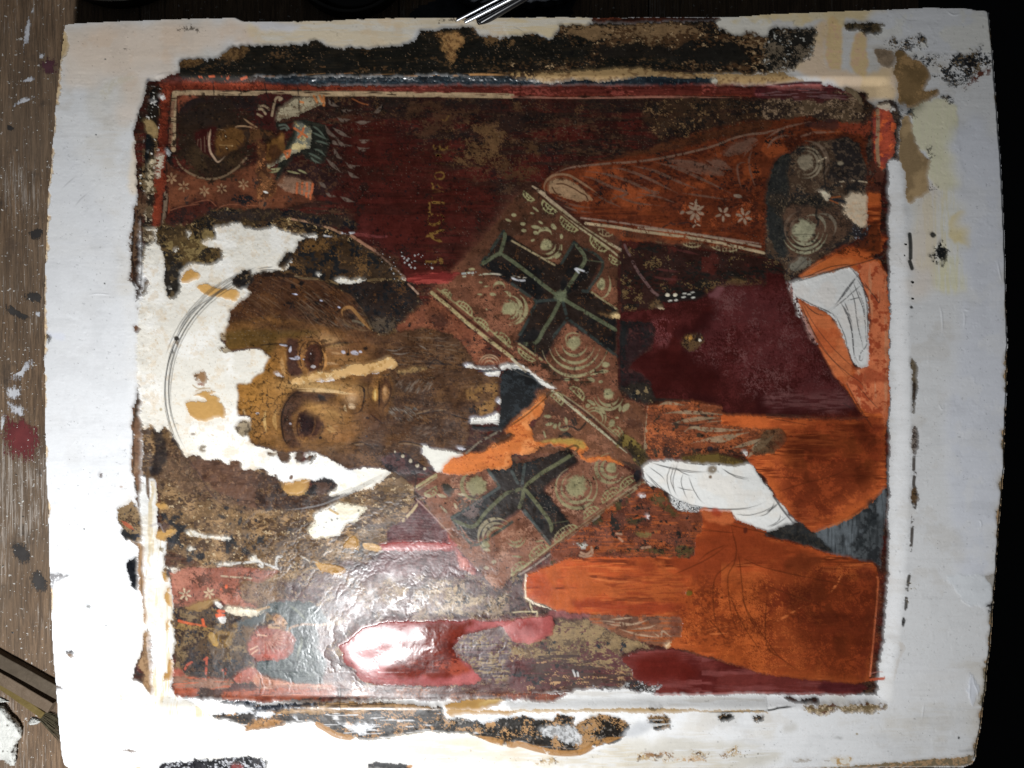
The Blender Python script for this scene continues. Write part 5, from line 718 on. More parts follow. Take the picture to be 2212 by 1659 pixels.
# ------------------------------------------------------------------ blessing hand and gospel hand left as bare gesso
HA = part('blank_hand', label='upper unpainted hand shape of bare gesso with pencil lines'); HB = part('blank_hand', label='lower unpainted hand shape of bare gesso with pencil lines')
OR = part('orange_robe', multi=True, label='streaky orange repaint of the robe')
OV = [((124, 52, 24), .30, 'hor', .25), ((192, 98, 48), .2, 'hof', .2), ((172, 84, 38), .3, 'mid', .25)]
fill('@13 300 735 370 690 600 510 700 465 900 470 870 270 885 30 895 0 1000 0 995 100 1000 380 1055 375 1050 400 1010 440 1010 500 940 530 900 540 1000 600 1045 690 1070 1060 1065 1400 1075 1659 @23 1075 0 1060 300 1035 470 1040 700 1050 880 1045 900 1000 960 850 1090 700 1190 430 1300 400 1300 290 1195 130 1050 0 830 @22 2212 820 2070 690 2020 620 1820 520 1820 270 2212 280 @23 0 280 300 310 840 320 870 300 830 260 700 60 @13 650 1659 520 1450 400 1230 330 1100 270 920 540 1050 620 1150 700 1330 760 1500 790 1540 880 1510 880 1320 905 1100 880 900 840 790 780 700 700 650 560 700 340 795', (160, 74, 34), v=OV, edge=1.0, z=.6, lab=OR, sm=False, r=.3, uv=(1800, 900), zr=.3)
PEA = (182, 112, 82)
fill('@13 780 630 960 590 1040 690 1070 1060 1065 1400 1075 1659 @23 1075 0 1060 300 1030 380 1000 260 900 270 830 220 690 0 660 -20 @13 650 1659 740 1600 790 1545 885 1510 885 1300 905 1100 880 900 830 780', (176, 98, 66), v=[((188, 124, 94), .3, 'ver', .15), ((148, 66, 40), .25, 'sml', .15)], edge=1, z=.1, lab=part('peach_robe', label='pinkish orange strip at the right edge of the picture'), sm=False, r=.32)
fill('@13 880 1540 1000 1570 1075 1600 1075 1659 820 1659', (146, 62, 38), edge=3, soft=2, z=0, a=.7); fill('@23 840 320 1000 300 1040 420 1035 560 980 700 900 640 780 420', (116, 44, 26), v=[((140, 58, 30), .4, 'sml')], edge=4, soft=4, z=0, a=.75); fill('@13 860 300 1000 270 1000 500 940 520 760 480 860 400', (84, 38, 20), v=[((50, 28, 20), .35, 'fin')], edge=3, soft=2, z=0, a=.9); fill('@13 640 490 700 465 820 470 930 520 880 560 640 520', (92, 44, 20), frac=.6, fn='mot', z=0, edge=3); fill('@13 310 740 420 640 620 560 780 620 500 700 370 790', (206, 112, 58), edge=2, soft=2, z=0, a=.8)
fill('@13 290 940 540 1070 620 1160 700 1340 760 1500 740 1600 650 1650 520 1440 400 1200', (188, 106, 66), v=[((168, 84, 48), .3, 'mid', .2)], edge=2, soft=1.5, z=0, a=.85)
fill('@23 0 640 300 760 700 700 900 760 1000 900 850 1060 600 1160 400 1260 250 1100 100 900', (146, 64, 36), v=[((176, 86, 42), .3, 'mot', .12), ((118, 46, 24), .25, 'mid', .12)], edge=6, soft=6, z=0, a=.7); stroke('@23 420 1290 700 1180 900 1060 1000 950', 7, (196, 106, 46), .7, (.2, .2))
fill('@13 190 790 340 742 560 690 720 640 790 700 850 850 880 950 890 1300 885 1500 830 1530 765 1490 690 1310 600 1100 530 1040 400 980 270 910', (226, 224, 218), v=[((214, 206, 196), .3, 'mid', .2)], edge=.8, z=.5, lab=HA, sm=False, r=.45)
fill('@13 180 790 230 800 280 960 370 1130 440 1300 400 1300 320 1130 240 960', (150, 112, 104), v=[((206, 196, 188), .4, 'ver', .15), ((80, 40, 40), .2, 'fin')], edge=1.5, z=.1)
LINES = (44, 44, 48)
stroke('@13 250 775 500 700 700 640 850 600 1000 550|@13 280 740 500 690 760 620|@13 340 730 560 640 740 620|@13 880 590 1010 548 960 580', 2.0, (50, 44, 42), .85, (.1, .1), j=.6)
for q in ('@13 720 640 780 710 850 800 920 880', '@13 730 650 800 720 840 820 870 960 880 1100 880 1300 890 1350', '@13 780 740 880 900 905 1100 900 1280', '@13 790 715 720 820 660 900 590 970', '@13 780 730 700 830 640 920 600 975', '@13 820 800 740 870 660 940 560 1020', '@13 700 935 770 915 830 905', '@13 720 830 760 920 780 1050 800 1180 830 1300 845 1380', '@13 750 760 800 900 840 1010 860 1150 860 1260', '@13 640 940 680 1020 720 1120 750 1250 760 1400 780 1500', '@13 650 960 700 1040 740 1180 750 1300 770 1420 820 1510', '@13 600 1060 680 1240 720 1400 760 1490 820 1530', '@13 670 940 700 1000 750 1150', '@13 270 900 400 970 520 1020 580 1060 620 1120', '@13 280 910 420 1040 560 1070', '@13 860 1240 870 1320 820 1390 810 1450 830 1450 845 1400', '@13 540 1020 620 960', '@13 580 1060 680 1100', '@13 840 760 900 850 940 900 980 950 985 850'):
    stroke(q, 2.1, LINES, .85, (.15, .3), wear=.1, fld='dot', j=.5)
for q in ('@13 650 960 700 1040 740 1180 750 1300', '@13 790 830 840 960 860 1100', '@13 420 1000 560 1040 600 1080', '@13 790 715 700 830 600 970'): stroke(q, 4.0, (84, 84, 86), .55, (.2, .3), wear=.25, fld='dot')
for q in ('@13 280 900 340 1060 440 1260 560 1430 700 1560 830 1659 @23 900 130 990 230', '@13 300 930 420 1150 600 1370 780 1540 860 1640', '@13 290 960 380 1150 480 1340 620 1500 760 1650', '@13 180 740 220 900 290 1050 360 1200 440 1310', '@13 190 760 260 660 400 540 600 450 800 370', '@13 170 740 200 620 320 520 480 440', '@13 220 740 400 640 640 500 820 370 880 290', '@13 230 760 300 680', '@13 820 210 860 180 885 200 880 260 840 300 820 370', '@13 400 1240 420 1320 350 1200', '@23 780 0 900 140 1000 240', '@23 660 160 720 200 760 240'):
    stroke(q, 1.5, (56, 46, 46), .75, (.1, .3), j=.6)
fill('@13 760 270 840 320 890 270 900 300 850 400 780 400 750 350', (46, 42, 44), v=[((110, 108, 110), .2, 'fin')], edge=2, frac=.8, fn='fin', z=.2, r=.2); stroke('@23 700 0 760 120 830 240 920 380|@23 660 0 740 130 810 230', 3, (70, 40, 34), .6); stroke('@23 0 290 160 320 350 355|@23 0 260 300 275 560 300 830 300|@23 0 275 400 292 880 292', 1.8, (70, 44, 34), .8)
dots('@13 900 650 1030 650 1050 1400 920 1400', 22, (104, 44, 30), (.8, 2), .7, seed=14); dots('@F 1660 940 1900 930 1900 1120 1780 1140', 60, (96, 36, 20), (.6, 1.6), .7, seed=15)
# lower: sleeve remains
fill('@22 1180 190 1500 150 1830 200 1830 270 1805 340 2000 375 2212 400 @23 0 400 130 390 180 480 150 540 60 600 0 610 @22 2060 640 1960 620 1800 600 1560 620 1400 645 1230 665 1160 590', (130, 68, 38), v=[((104, 56, 34), .3, 'moh', .15), ((156, 82, 42), .25, 'mot', .1), ((70, 52, 38), .08, 'sml', .04)], edge=1.5, z=.4, lab=part('painted_sleeve', label='old brown sleeve fragment with pale flowing folds'), sm=False)
SL2 = (148, 128, 100)
for q, w in (('@22 1270 190 1350 165 1500 185', 7), ('@22 1330 255 1450 245 1620 250 1830 265', 8), ('@22 1390 345 1500 320 1650 300 1800 295', 9), ('@22 1500 415 1560 375 1650 390 1800 400 2000 400', 9), ('@22 1530 395 1600 380 1700 420', 7), ('@22 1550 515 1700 485 1900 450 2060 420', 9), ('@22 1700 500 1850 490 1980 440', 7), ('@22 1920 555 2050 520 2200 465', 9), ('@22 2050 640 2120 560 2212 500 @23 60 450', 16), ('@22 1700 330 1820 320', 8)):
    stroke(q, w, SL2, .75, (.35, .4), wear=.12)
fill('@23 0 400 130 390 178 480 150 540 60 600 0 610 @22 2100 620 2150 500', (96, 74, 50), v=[((64, 48, 34), .35, 'mot')], edge=2, z=.1, a=.8); stroke('@22 1640 265 1760 275|@22 1400 340 1560 360 1700 345', 4, (56, 46, 40), .8, wear=.2, fld='sml'); fill('@22 1300 560 1500 570 1800 560 2000 600 2050 640 1900 620 1600 615 1380 650', (66, 40, 30), frac=.7, fn='mot', edge=3, z=.2)
fill('@22 1480 640 1560 622 1700 615 1850 620 1950 650 2060 685 2000 722 1900 715 1750 700 1600 690 1500 672', (112, 90, 42), v=[((88, 70, 36), .3, 'mot', .1)], edge=1.5, z=.5, lab=PT); blob(1720, 560, 26, 18, (40, 40, 48), .9, 0, 2, tile=22); dots('@22 1330 460 2000 500 1960 600 1400 560', 26, (40, 38, 42), (1, 2.6), .85, seed=16); fill('@22 2010 590 2045 590 2040 640 2020 625', (206, 200, 190), edge=1)
fill('@22 1140 725 1230 672 1400 668 1560 692 1750 702 1850 712 2000 722 2070 692 2130 760 2212 900 @23 0 880 70 990 130 1050 200 1130 280 1200 200 1230 0 1290 @22 2212 1275 1950 1185 1915 1120 1650 1105 1560 1112 1450 1100 1390 1040 1380 960 1290 900 1200 880 1160 830', (240, 238, 230), v=[((228, 220, 206), .25, 'mid', .2)], edge=1, z=.7, lab=HB, sm=False, r=.45)
blob(1740, 745, 46, 36, (120, 98, 66), .85, -.4, 1.6, tile=22, wear=.25, fld='fin'); blob(1725, 808, 16, 16, (120, 90, 60), .9, 0, 2, tile=22); blob(1800, 700, 10, 10, (60, 50, 40), .9, 0, 2, tile=22)
for q in ('@22 1200 680 1300 710 1450 740 1600 760 1700 760', '@22 1230 690 1400 740 1560 768 1690 765', '@22 1500 690 1650 700 1780 705', '@22 1190 720 1300 800 1330 850', '@22 1150 760 1250 860 1370 960 1500 1040', '@22 1160 780 1300 930 1420 1020 1600 1080', '@22 1390 700 1350 800 1360 900 1400 990', '@22 1410 700 1380 820 1400 900 1440 980', '@22 1440 690 1400 840 1420 960', '@22 1490 770 1470 850 1500 950 1530 1010', '@22 1535 800 1570 900 1620 990 1670 1040', '@22 1435 895 1500 915 1590 925', '@22 1410 720 1480 770 1560 800', '@22 1820 730 1900 780 2000 810 2070 820', '@22 1830 740 1950 810 2060 830', '@22 1560 1095 1700 1085 1900 1090 2080 1070 2212 1020', '@22 1600 1075 1800 1085 2020 1090 2110 1085', '@22 1400 1000 1550 1050 1750 1085', '@22 1930 1130 2050 1140 2150 1120 2212 1095 @23 60 1060 110 1030', '@22 2140 1150 2212 1130 @23 50 1080 100 1040', '@22 1920 1125 1950 1180 1960 1230', '@22 1980 1120 2000 1140', '@22 2150 1180 2170 1170', '@23 50 960 120 1060 200 1170 240 1220', '@23 70 1000 140 1100 230 1210', '@23 0 1120 40 1090 70 1020', '@23 120 1120 110 1180 60 1220 0 1240', '@23 180 1150 100 1210 10 1250', '@22 1130 740 1160 830 1230 880'):
    stroke(q, 1.8, LINES, .8, (.2, .3), j=.6)
fill('@22 1390 1000 1450 1010 1560 1060 1660 1075 1640 1105 1500 1110 1420 1070', (70, 72, 74), v=[((190, 190, 188), .35, 'dib', .06)], edge=1.5, z=.1, frac=.85, fn='dot'); stroke('@22 1560 1100 1650 1080 1800 1088|@23 0 1110 60 1075 105 1035', 4, (60, 62, 66), .6, (.2, .3)); stroke('@23 60 980 150 1100 240 1215', 4, (100, 102, 104), .5)
# grey black triangle
GR = part('black_underpaint', label='mottled grey-black area at the right edge')
fill('@23 0 1295 120 1260 200 1220 290 1193 400 1302 700 1190 870 1080 945 1000 1000 950 1042 895 1045 1000 1035 1200 1010 1400 990 1600 945 1560 800 1530 560 1480 350 1400 150 1350 0 1325', (82, 86, 88), v=[((50, 52, 54), .45, 'sml', .25), ((104, 110, 114), .25, 'mid', .25), ((44, 46, 48), .2, 'vef', .2, .6)], edge=1, z=.6, lab=GR, sm=False, r=.35)
fill('@23 0 1295 200 1225 290 1195 420 1310 580 1470 350 1400 150 1350 0 1325', (38, 36, 34), v=[((58, 52, 44), .3, 'fin')], edge=2, z=.1, a=.9); fill('@23 780 1350 900 1200 900 1050 980 1000 990 1200 900 1400 820 1450', (44, 48, 50), edge=5, soft=4, z=0, a=.8, frac=.7, fn='sml')
# big lower robe
fill('@22 120 1659 330 1585 510 1510 850 1512 1590 1500 1600 1310 1650 1290 1650 1105 1760 1110 1910 1120 1950 1185 2212 1275 @23 0 1325 300 1400 560 1482 800 1530 900 1550 960 1600 970 1659 @33 970 0 980 60 960 250 920 600 890 930 800 950 700 945 300 905 0 865 @32 2212 862 1900 760 1500 655 1345 635 1370 590 1400 560 1470 540 1485 400 1450 365 1000 352 700 350 560 335 400 312 250 250 130 205 110 120 125 0', (176, 78, 34), v=OV + [((148, 62, 28), .35, 'big', .2)], edge=1, z=.8, lab=OR, sm=False, r=.28, uv=(1600, 1270), zr=.35)
fill('@32 1400 200 2212 100 2212 860 1900 760 1500 650 1480 400', (164, 76, 28), v=[((136, 58, 24), .4, 'moh', .2), ((196, 100, 42), .2, 'dib', .12)], edge=8, soft=8, z=0, a=.7); fill('@33 0 0 970 0 960 250 900 900 400 880 0 840', (140, 62, 28), v=[((116, 44, 24), .35, 'mid', .2), ((170, 84, 38), .2, 'dib', .12)], edge=8, soft=8, z=0, a=.8); fill('@33 780 0 970 0 960 250 910 700 880 920 800 900 760 400', (116, 46, 30), edge=5, soft=4, z=0, a=.7); stroke('@33 960 20 970 60 950 350 900 880', 4, (196, 104, 64), .8)
fill('@23 200 1500 400 1480 520 1560 420 1640 220 1640', (112, 50, 24), edge=6, soft=4, z=0, a=.7); fill('@32 130 20 300 20 350 200 200 200', (184, 74, 36), edge=5, soft=4, z=0, a=.6); fill('@32 700 60 1400 0 1500 150 1300 250 900 200', (172, 84, 38), v=[((146, 60, 30), .4, 'hof', .15)], edge=6, soft=5, z=0, a=.6); fill('@32 500 230 1100 250 1480 260 1460 330 800 340', (146, 52, 30), edge=4, soft=3, z=0, a=.7)
fill('@23 250 330 840 340 1000 500 1030 700 900 900 600 1100 400 1200 200 1000 150 600', (104, 40, 18), v=[((130, 52, 24), .35, 'mot', .2), ((84, 32, 14), .3, 'mid', .2)], edge=10, soft=12, z=0, a=.8)
fill('@33 200 60 900 40 940 250 880 860 500 860 250 600', (112, 44, 20), v=[((142, 60, 26), .3, 'dib', .2), ((96, 38, 18), .3, 'mid', .2)], edge=10, soft=12, z=0, a=.8)
fill('@32 1500 100 2212 60 2212 800 1900 700 1550 500', (150, 66, 26), v=[((120, 50, 20), .4, 'moh', .2), ((176, 84, 36), .15, 'dib', .15)], edge=12, soft=14, z=0, a=.55)
stroke('@32 640 20 900 60 1100 50|@32 850 180 960 210|@32 1600 540 1800 510 1880 510|@32 1700 480 1900 440|@32 700 60 900 120|@33 60 420 200 340 300 280|@33 560 150 620 60 650 0|@22 1000 1640 1080 1650', 5, (214, 120, 66), .6, (.3, .4), wear=.3, fld='hof')
for q in ('@22 1900 1180 1920 1300 1950 1430 1930 1560 1880 1659 @32 1880 150 1910 350 1980 560', '@22 1960 1440 1980 1560 1990 1659 @32 2020 250 2080 400 2212 600', '@32 1880 140 1960 340 2060 520 2212 730', '@32 1980 130 2040 300 2140 460 2212 570 @33 100 700 240 830', '@22 1960 1500 1850 1600 1780 1659 @32 1750 100 1750 250 1770 400 1860 600', '@22 1650 1190 1800 1200 1950 1240 2212 1300 @23 200 1400', '@22 1660 1270 1900 1290 1960 1280', '@22 1890 1200 1880 1380', '@22 1980 1500 2100 1560 2212 1600 @33 300 10 600 70 860 130', '@33 0 90 200 170 400 240 560 300', '@32 2212 180 @33 0 600 150 740 300 850', '@22 1850 1400 1700 1470 1600 1560', '@22 1400 1659 1700 1520 1900 1380', '@32 1700 380 1800 480 1870 580', '@32 2000 600 2120 500', '@23 0 805 200 815 370 820', '@23 100 940 300 870 600 790 780 690'):
    stroke(q, 2.5, (92, 42, 22), .62, (.15, .3), j=.5, r=.22)
fill('@22 1650 1105 1800 1110 1910 1125 1950 1190 1900 1230 1700 1190', (196, 104, 60), edge=3, soft=2, z=0, a=.7); fill('@22 1750 1100 1830 1110 1850 1160 1770 1160', (160, 58, 34), edge=2, soft=1.5, z=0, a=.8)
stroke('@22 1930 1200 2050 1240 2212 1300|@22 1980 1210 2212 1270', 1.6, (84, 60, 50), .7); blob(2030, 1270, 18, 26, (96, 40, 28), .9, 0, 2, tile=22)
dots('@F 1240 1260 1640 1260 1880 1300 1860 1470 1600 1400 1350 1300', 120, (110, 44, 20), (.6, 1.6), .6, seed=17)
blob(1540, 158, 26, 22, (126, 100, 40), .95, 0, 3, 2.2, .08, tile=32); blob(1822, 198, 9, 9, (90, 44, 22), .9, 0, 2, 1, tile=32)
fill('@32 125 190 160 220 320 290 390 312 330 300 200 260 130 215', (240, 224, 196), edge=.8, z=.3); stroke('@32 150 230 180 320 215 320 215 360|@32 0 330 100 320 200 322', 3, (206, 190, 150), .85, wear=.2, fld='sml'); stroke('@32 120 0 115 100 120 200', 4, (226, 206, 176), .8)
# old robe fragments in the repaint
RF = part('painted_robe', label='older brown patch of robe inside the orange')
fill('@22 330 1440 560 1300 780 1140 980 980 1150 860 1200 885 1290 905 1385 1040 1460 1108 1650 1112 1650 1285 1600 1300 1590 1480 1540 1512 850 1512 510 1512 330 1585', (126, 66, 42), v=[((152, 76, 36), .3, 'hof', .1), ((100, 54, 38), .3, 'mot', .1), ((84, 70, 40), .10, 'mid', .04), ((50, 42, 36), .05, 'sml', .03)], edge=1.6, z=.4, lab=RF, sm=False, zr=.5, r=.3)
fill('@22 1200 1000 1300 930 1390 1050 1460 1130 1400 1160 1280 1080', (98, 78, 44), frac=.6, fn='mot', edge=4, z=.1, zr=1); fill('@22 1000 1180 1130 1150 1120 1200 1020 1220', (80, 68, 44), v=[((44, 38, 34), .3, 'fin')], edge=3, z=.1); fill('@22 1080 1300 1270 1290 1260 1340 1160 1340', (122, 100, 58), edge=3, frac=.7, fn='sml', z=.1); fill('@22 850 1470 1100 1440 1300 1450 1500 1390 1590 1420 1530 1510 1300 1490 900 1490', (98, 80, 46), v=[((60, 48, 36), .35, 'fin')], frac=.6, fn='mot', edge=4, z=.1, zr=1)
stroke('@22 860 1450 940 1380 1000 1330|@22 1050 1400 1160 1310|@22 780 1000 1100 950|@22 1000 1190 1150 1150 1300 1160', 4, (182, 84, 34), .6, (.3, .3), wear=.3, fld='sml'); stroke('@22 600 1465 650 1480 700 1440|@22 590 1490 640 1500 690 1490|@22 690 1420 700 1470', 5, (170, 134, 108), .8); fill('@22 465 1375 560 1385 650 1390 640 1430 600 1430 580 1395', (180, 176, 160), v=[((110, 100, 76), .4, 'fin')], edge=1.5, z=.6); fill('@22 1100 965 1165 955 1150 985 1120 985', (210, 206, 206), edge=1, z=.5); fill('@22 1175 1140 1195 1150 1190 1180 1175 1165', (196, 184, 180), edge=1, z=.5); stroke('@22 910 1300 950 1305|@22 1130 1425 1200 1415|@22 930 1340 960 1365', 5, (178, 138, 110), .7)
fill('@32 650 352 1000 355 1450 367 1483 400 1470 540 1400 565 1345 630 1200 600 1000 545 700 430', (144, 92, 64), v=[((160, 84, 40), .35, 'hof', .1), ((118, 76, 56), .3, 'mid', .15)], edge=1.2, z=.4, lab=RF, sm=False); stroke('@32 760 400 900 410 1050 430 1130 390|@32 800 415 920 440 1100 420 1200 380|@32 930 470 1100 520 1290 545|@32 1040 475 1180 460 1260 430|@32 1230 500 1290 540 1310 490 1380 540|@32 850 390 960 380 1050 370', 4, (176, 146, 118), .75, (.3, .3), wear=.12); fill('@32 1400 380 1480 400 1470 530 1400 550 1390 470', (112, 54, 34), edge=2, soft=2, z=0, a=.7); fill('@32 1340 610 1380 590 1370 640 1340 635', (224, 190, 150), edge=1)
# red glazes
GZ = part('red_glaze', multi=True, label='translucent red glaze spreading from the lower right corner')
fill('@32 950 740 1000 700 1100 680 1230 655 1340 640 1500 670 1800 750 2212 870 @33 0 870 300 905 700 945 800 965 865 965 885 990 830 1025 785 1030 780 1045 700 1050 400 1045 0 1045 @32 2212 1040 1700 1050 1300 1055 1220 1052 1250 1010 1310 980 1200 960 1100 930 1060 900 1050 850 1000 790', (120, 50, 44), v=[((100, 34, 30), .35, 'mid', .3), ((138, 72, 68), .25, 'hor', .25, .7)], edge=1, z=.9, lab=GZ, sm=False, r=.2)
fill('@32 1080 900 1120 760 1300 700 1500 740 1640 850 1500 930 1250 930', (112, 32, 22), edge=5, soft=7, z=.4, a=.9); stroke('@32 1250 1050 1700 1035 2212 1025 @33 300 1035 500 1020', 4, (160, 96, 90), .8, wear=.2, fld='hof'); fill('@33 500 950 760 960 870 975 880 990 830 1020 780 1025 500 1030', (84, 30, 34), edge=1, soft=1, z=.3, a=.8); stroke('@33 890 915 960 905 1010 895 1018 875', 6, (166, 74, 44), .95, (.1, .2)); stroke('@33 900 860 960 845 1005 840', 2, (170, 110, 96), .6, wear=.3)
fill('@21 1060 1402 1130 1385 1200 1378 1400 1375 1680 1382 1740 1395 1700 1430 1720 1452 1500 1450 1200 1452 1090 1442', (168, 74, 72), v=[((190, 96, 92), .3, 'hof', .15)], edge=1, z=1.0, lab=GZ, r=.25); fill('@21 1650 1310 1720 1380 1780 1480 1850 1560 1900 1620 1860 1659 1780 1600 1740 1500 1680 1400', (160, 82, 76), v=[((190, 116, 104), .3, 'sml')], edge=2, z=.4); stroke('@21 930 1400 1000 1405 1060 1430|@21 940 1420 1040 1440', 9, (204, 158, 92), .95)
fill('@31 2115 440 2212 408 @32 40 385 150 372 340 350 372 430 362 520 250 580 140 605 40 590 0 575 @31 2212 560 2150 500', (166, 82, 78), v=[((186, 104, 100), .3, 'mid', .2)], edge=1.2, z=1.4, lab=GZ, sm=False, r=.15); blob(140, 440, 130, 70, (140, 40, 34), .85, .1, 1, .8, tile=32)
fill('@32 330 330 420 318 560 345 700 362 640 390 480 385 360 380', (156, 84, 82), edge=1, soft=1, z=.4, a=.8); fill('@11 1285 742 1400 710 1500 692 1760 692 1720 735 1660 780 1500 785 1350 782', (154, 62, 54), v=[((124, 42, 38), .35, 'hof', .15)], edge=1.2, z=.8, lab=GZ, r=.25); fill('@11 840 340 900 345 980 355 990 390 930 375 860 370', (120, 56, 52), edge=1, z=.6, r=.2); stroke('@11 990 370 1050 380 1120 375', 5, (124, 60, 58), .8)
WET = part('wet_glaze', label='glossy wet red glaze full of tiny bubbles')
sl, m = fill('@31 700 615 780 592 850 520 920 470 1000 440 1200 405 1600 400 1900 400 2100 410 2212 395 2180 440 2000 470 1900 500 1740 545 1740 590 1690 625 1740 720 1860 790 1880 840 1950 905 1900 945 1500 975 1200 955 1000 950 920 930 870 880 860 820 800 790 760 770 740 690', (164, 76, 74), v=[((184, 96, 94), .3, 'mid', .2)], edge=1.3, z=1.2, lab=WET, sm=False, r=.2)
fill('@31 1120 640 1300 560 1500 440 1700 430 1900 440 1800 560 1720 600 1760 740 1880 850 1700 900 1300 880 1120 820 1200 720', (132, 44, 24), v=[((164, 70, 44), .2, 'mid', .12), ((112, 34, 18), .3, 'moh', .15)], edge=5, soft=3, z=1.2, r=.13, a=.95); fill('@31 930 500 1100 450 1300 470 1420 520 1300 600 1150 660 900 640 820 590', (160, 74, 70), edge=4, soft=3, z=.8, r=.2)
wm, wmm, _ = mask('@31 760 600 850 520 1000 440 1500 410 2000 420 1740 560 1740 640 1880 800 1900 900 1500 960 1000 940 880 860 780 720', 1, 0, 5)
HT[wm] = HT[wm]*(1-wmm) + (blur(HT[wm], 11) + .5*(fbm(60, 26, 77, 2)[wm]-.5)*4)*wmm
rb = random.Random(3)
for i in range(120):
    u = rb.uniform(1000, 1900); v = rb.uniform(430, 930)
    if (abs(v - 600 + (u-1450)*.35) < 110 and u > 1200) or (u > 1100 and 700 < v < 850): blob(u, v, rb.uniform(5, 9), rb.uniform(5, 8), (150, 60, 40), .2, 0, 2.0, rb.uniform(.35, .8), .1, tile=31)
stroke('@31 1030 550 1060 480 1090 400', 2, (90, 40, 40), .8); blob(820, 765, 6, 6, (30, 26, 26), .9, 0, 2, tile=31); blob(1180, 455, 26, 16, (156, 60, 60), .8, 0, 1.5, tile=31)
# varnish swirls left by the brush around the wet area (relief catches the light)
def swirl(q, n, sp, w, z, rr_): 
    q = smooth(path(q), False, 8)
    for i in range(n):
        o = (i-(n-1)/2)*sp; d = np.gradient(q, axis=0); nn = np.c_[-d[:, 1], d[:, 0]]/np.maximum(np.hypot(d[:, 0], d[:, 1])[:, None], 1e-6)
        stroke(q + nn*(o+random.uniform(-1, 1)), w*random.uniform(.6, 1.3), (166, 140, 134), .22, (.2, .3), z*random.uniform(.4, 1.2), .2, sm=False, r=rr_, fld='fin')
swirl('@31 540 420 700 300 900 180 1100 140 1350 160', 16, 5, 2.2, .5, .12); swirl('@31 600 560 800 380 1000 300 1300 300', 12, 5, 2.0, .5, .14); swirl('@31 1360 150 1340 250 1380 350 1500 400', 8, 4, 2.4, .6, .1); swirl('@31 800 100 780 180 840 260', 7, 4, 2.2, .5, .12); swirl('@21 1150 1300 1350 1280 1600 1300', 14, 6, 2.4, .4, .12); swirl('@21 1100 1560 1400 1540 1700 1600 1800 1659', 16, 6, 2.4, .4, .12); swirl('@21 900 1150 1000 1180 1150 1300', 10, 5, 2.2, .4, .14)
swirl('@31 560 600 640 700 700 820 900 960 1400 1000', 12, 5, 2, .35, .15)
# ------------------------------------------------------------------ pencil circle of the new halo
for k, (ru, rv, du, dv, a0, a1) in enumerate([(258, 262, 0, 0, 2.55, 4.45), (262, 258, 3, -2, 2.7, 4.4), (254, 264, -2, 3, 2.9, 4.35), (266, 262, 4, 0, 2.6, 4.0), (250, 255, 2, 4, 3.0, 4.5), (259, 268, 1, -4, 3.2, 4.42), (262, 265, 6, 2, 2.75, 3.9), (247, 262, -4, -3, 3.3, 4.5), (255, 250, 0, 6, 2.5, 3.6), (268, 268, 8, 0, 3.4, 4.2)]):
    t = np.linspace(a0, a1, 40); q = np.c_[612+du+ru*np.cos(t), 842+dv+rv*np.sin(t)]
    q = q + np.c_[np.cos(t), np.sin(t)]*(k-4.5)*1.7; stroke(q, 1.5, (52, 54, 58), .8, (.15, .15), j=.7, sm=False)
stroke('@10 2212 640 2100 690 1980 760 1860 840|@10 2212 660 2050 740 1900 840 1700 960|@10 1990 760 1850 880 1640 1020 1560 1120|@10 1750 950 1600 1080 1520 1200|@11 0 660 60 650 140 640|@11 0 680 80 665 200 672|@11 0 700 100 680', 2.2, (72, 76, 80), .75, (.2, .2), j=.6)
blob(1508, 1262, 26, 22, (54, 44, 34), .95, .5, 2.5, -.3, tile=10); blob(1515, 1300, 14, 16, (120, 100, 78), .8, 0, 2, tile=10); blob(1477, 1380, 7, 20, (100, 100, 98), .8, 0, 1.5, tile=10)
fill('@10 2010 750 2080 690 2150 655 2170 700 2180 760 2120 830 2050 840 2000 800', (66, 52, 40), v=[((34, 30, 28), .4, 'mot'), ((120, 98, 70), .12, 'fin')], edge=2, z=.4, zr=.8); fill('@11 190 630 240 530 300 525 290 600 240 640', (60, 46, 32), v=[((34, 30, 28), .4, 'fin')], edge=1.5, z=.4)
for k in range(7):
    o = k*3.2-9; stroke('@21 560 %d 650 %d 760 %d 860 %d 1000 %d 1130 %d' % (1020+o*4, 1000+o*3, 950+o*3, 910+o*2, 840+o*2, 770+o), 1.2, (126, 122, 116), .55, (.2, .3), j=.7)
stroke('@21 250 1095 400 1080 550 1050 680 1000 860 930', 3.5, (158, 152, 150), .65, (.3, .2), j=.4, z=.3, r=.15); stroke('@21 560 1025 640 990 740 960', 1.6, (80, 76, 74), .8)
# halo outline of the old paint
stroke('@11 300 225 400 240 520 270 620 300 720 345', 5, (156, 118, 90), .85, wear=.15, z=.4); stroke('@11 815 370 900 425 960 465 1020 500', 6, (158, 114, 88), .85, wear=.15, z=.4); stroke('@11 1020 500 1100 570 1200 660 1280 730', 4, (128, 98, 80), .8, wear=.2); stroke('@11 1345 820 1395 875', 4, (166, 136, 114), .9)
stroke('@11 330 720 400 740 520 745 620 760 700 790|@11 960 760 1050 750 1250 760', 5, (134, 108, 70), .8, wear=.25, fld='sml'); stroke('@11 380 370 430 385|@11 540 370 560 375', 5, (60, 50, 40), .8)
dots('@11 1250 500 1500 560 1520 660 1300 650', 22, (176, 176, 172), (1, 2.6), .85, .5, seed=21); dots('@11 1100 520 1300 700 1200 760 1020 560', 12, (176, 176, 176), (.8, 1.6), .8, .4, seed=22); dots('@11 350 430 520 520 500 640 380 560', 26, (34, 36, 40), (1.5, 4), .8, seed=23); dots('@11 600 400 740 400 720 560 620 500', 16, (32, 34, 38), (1.5, 4), .8, seed=24)
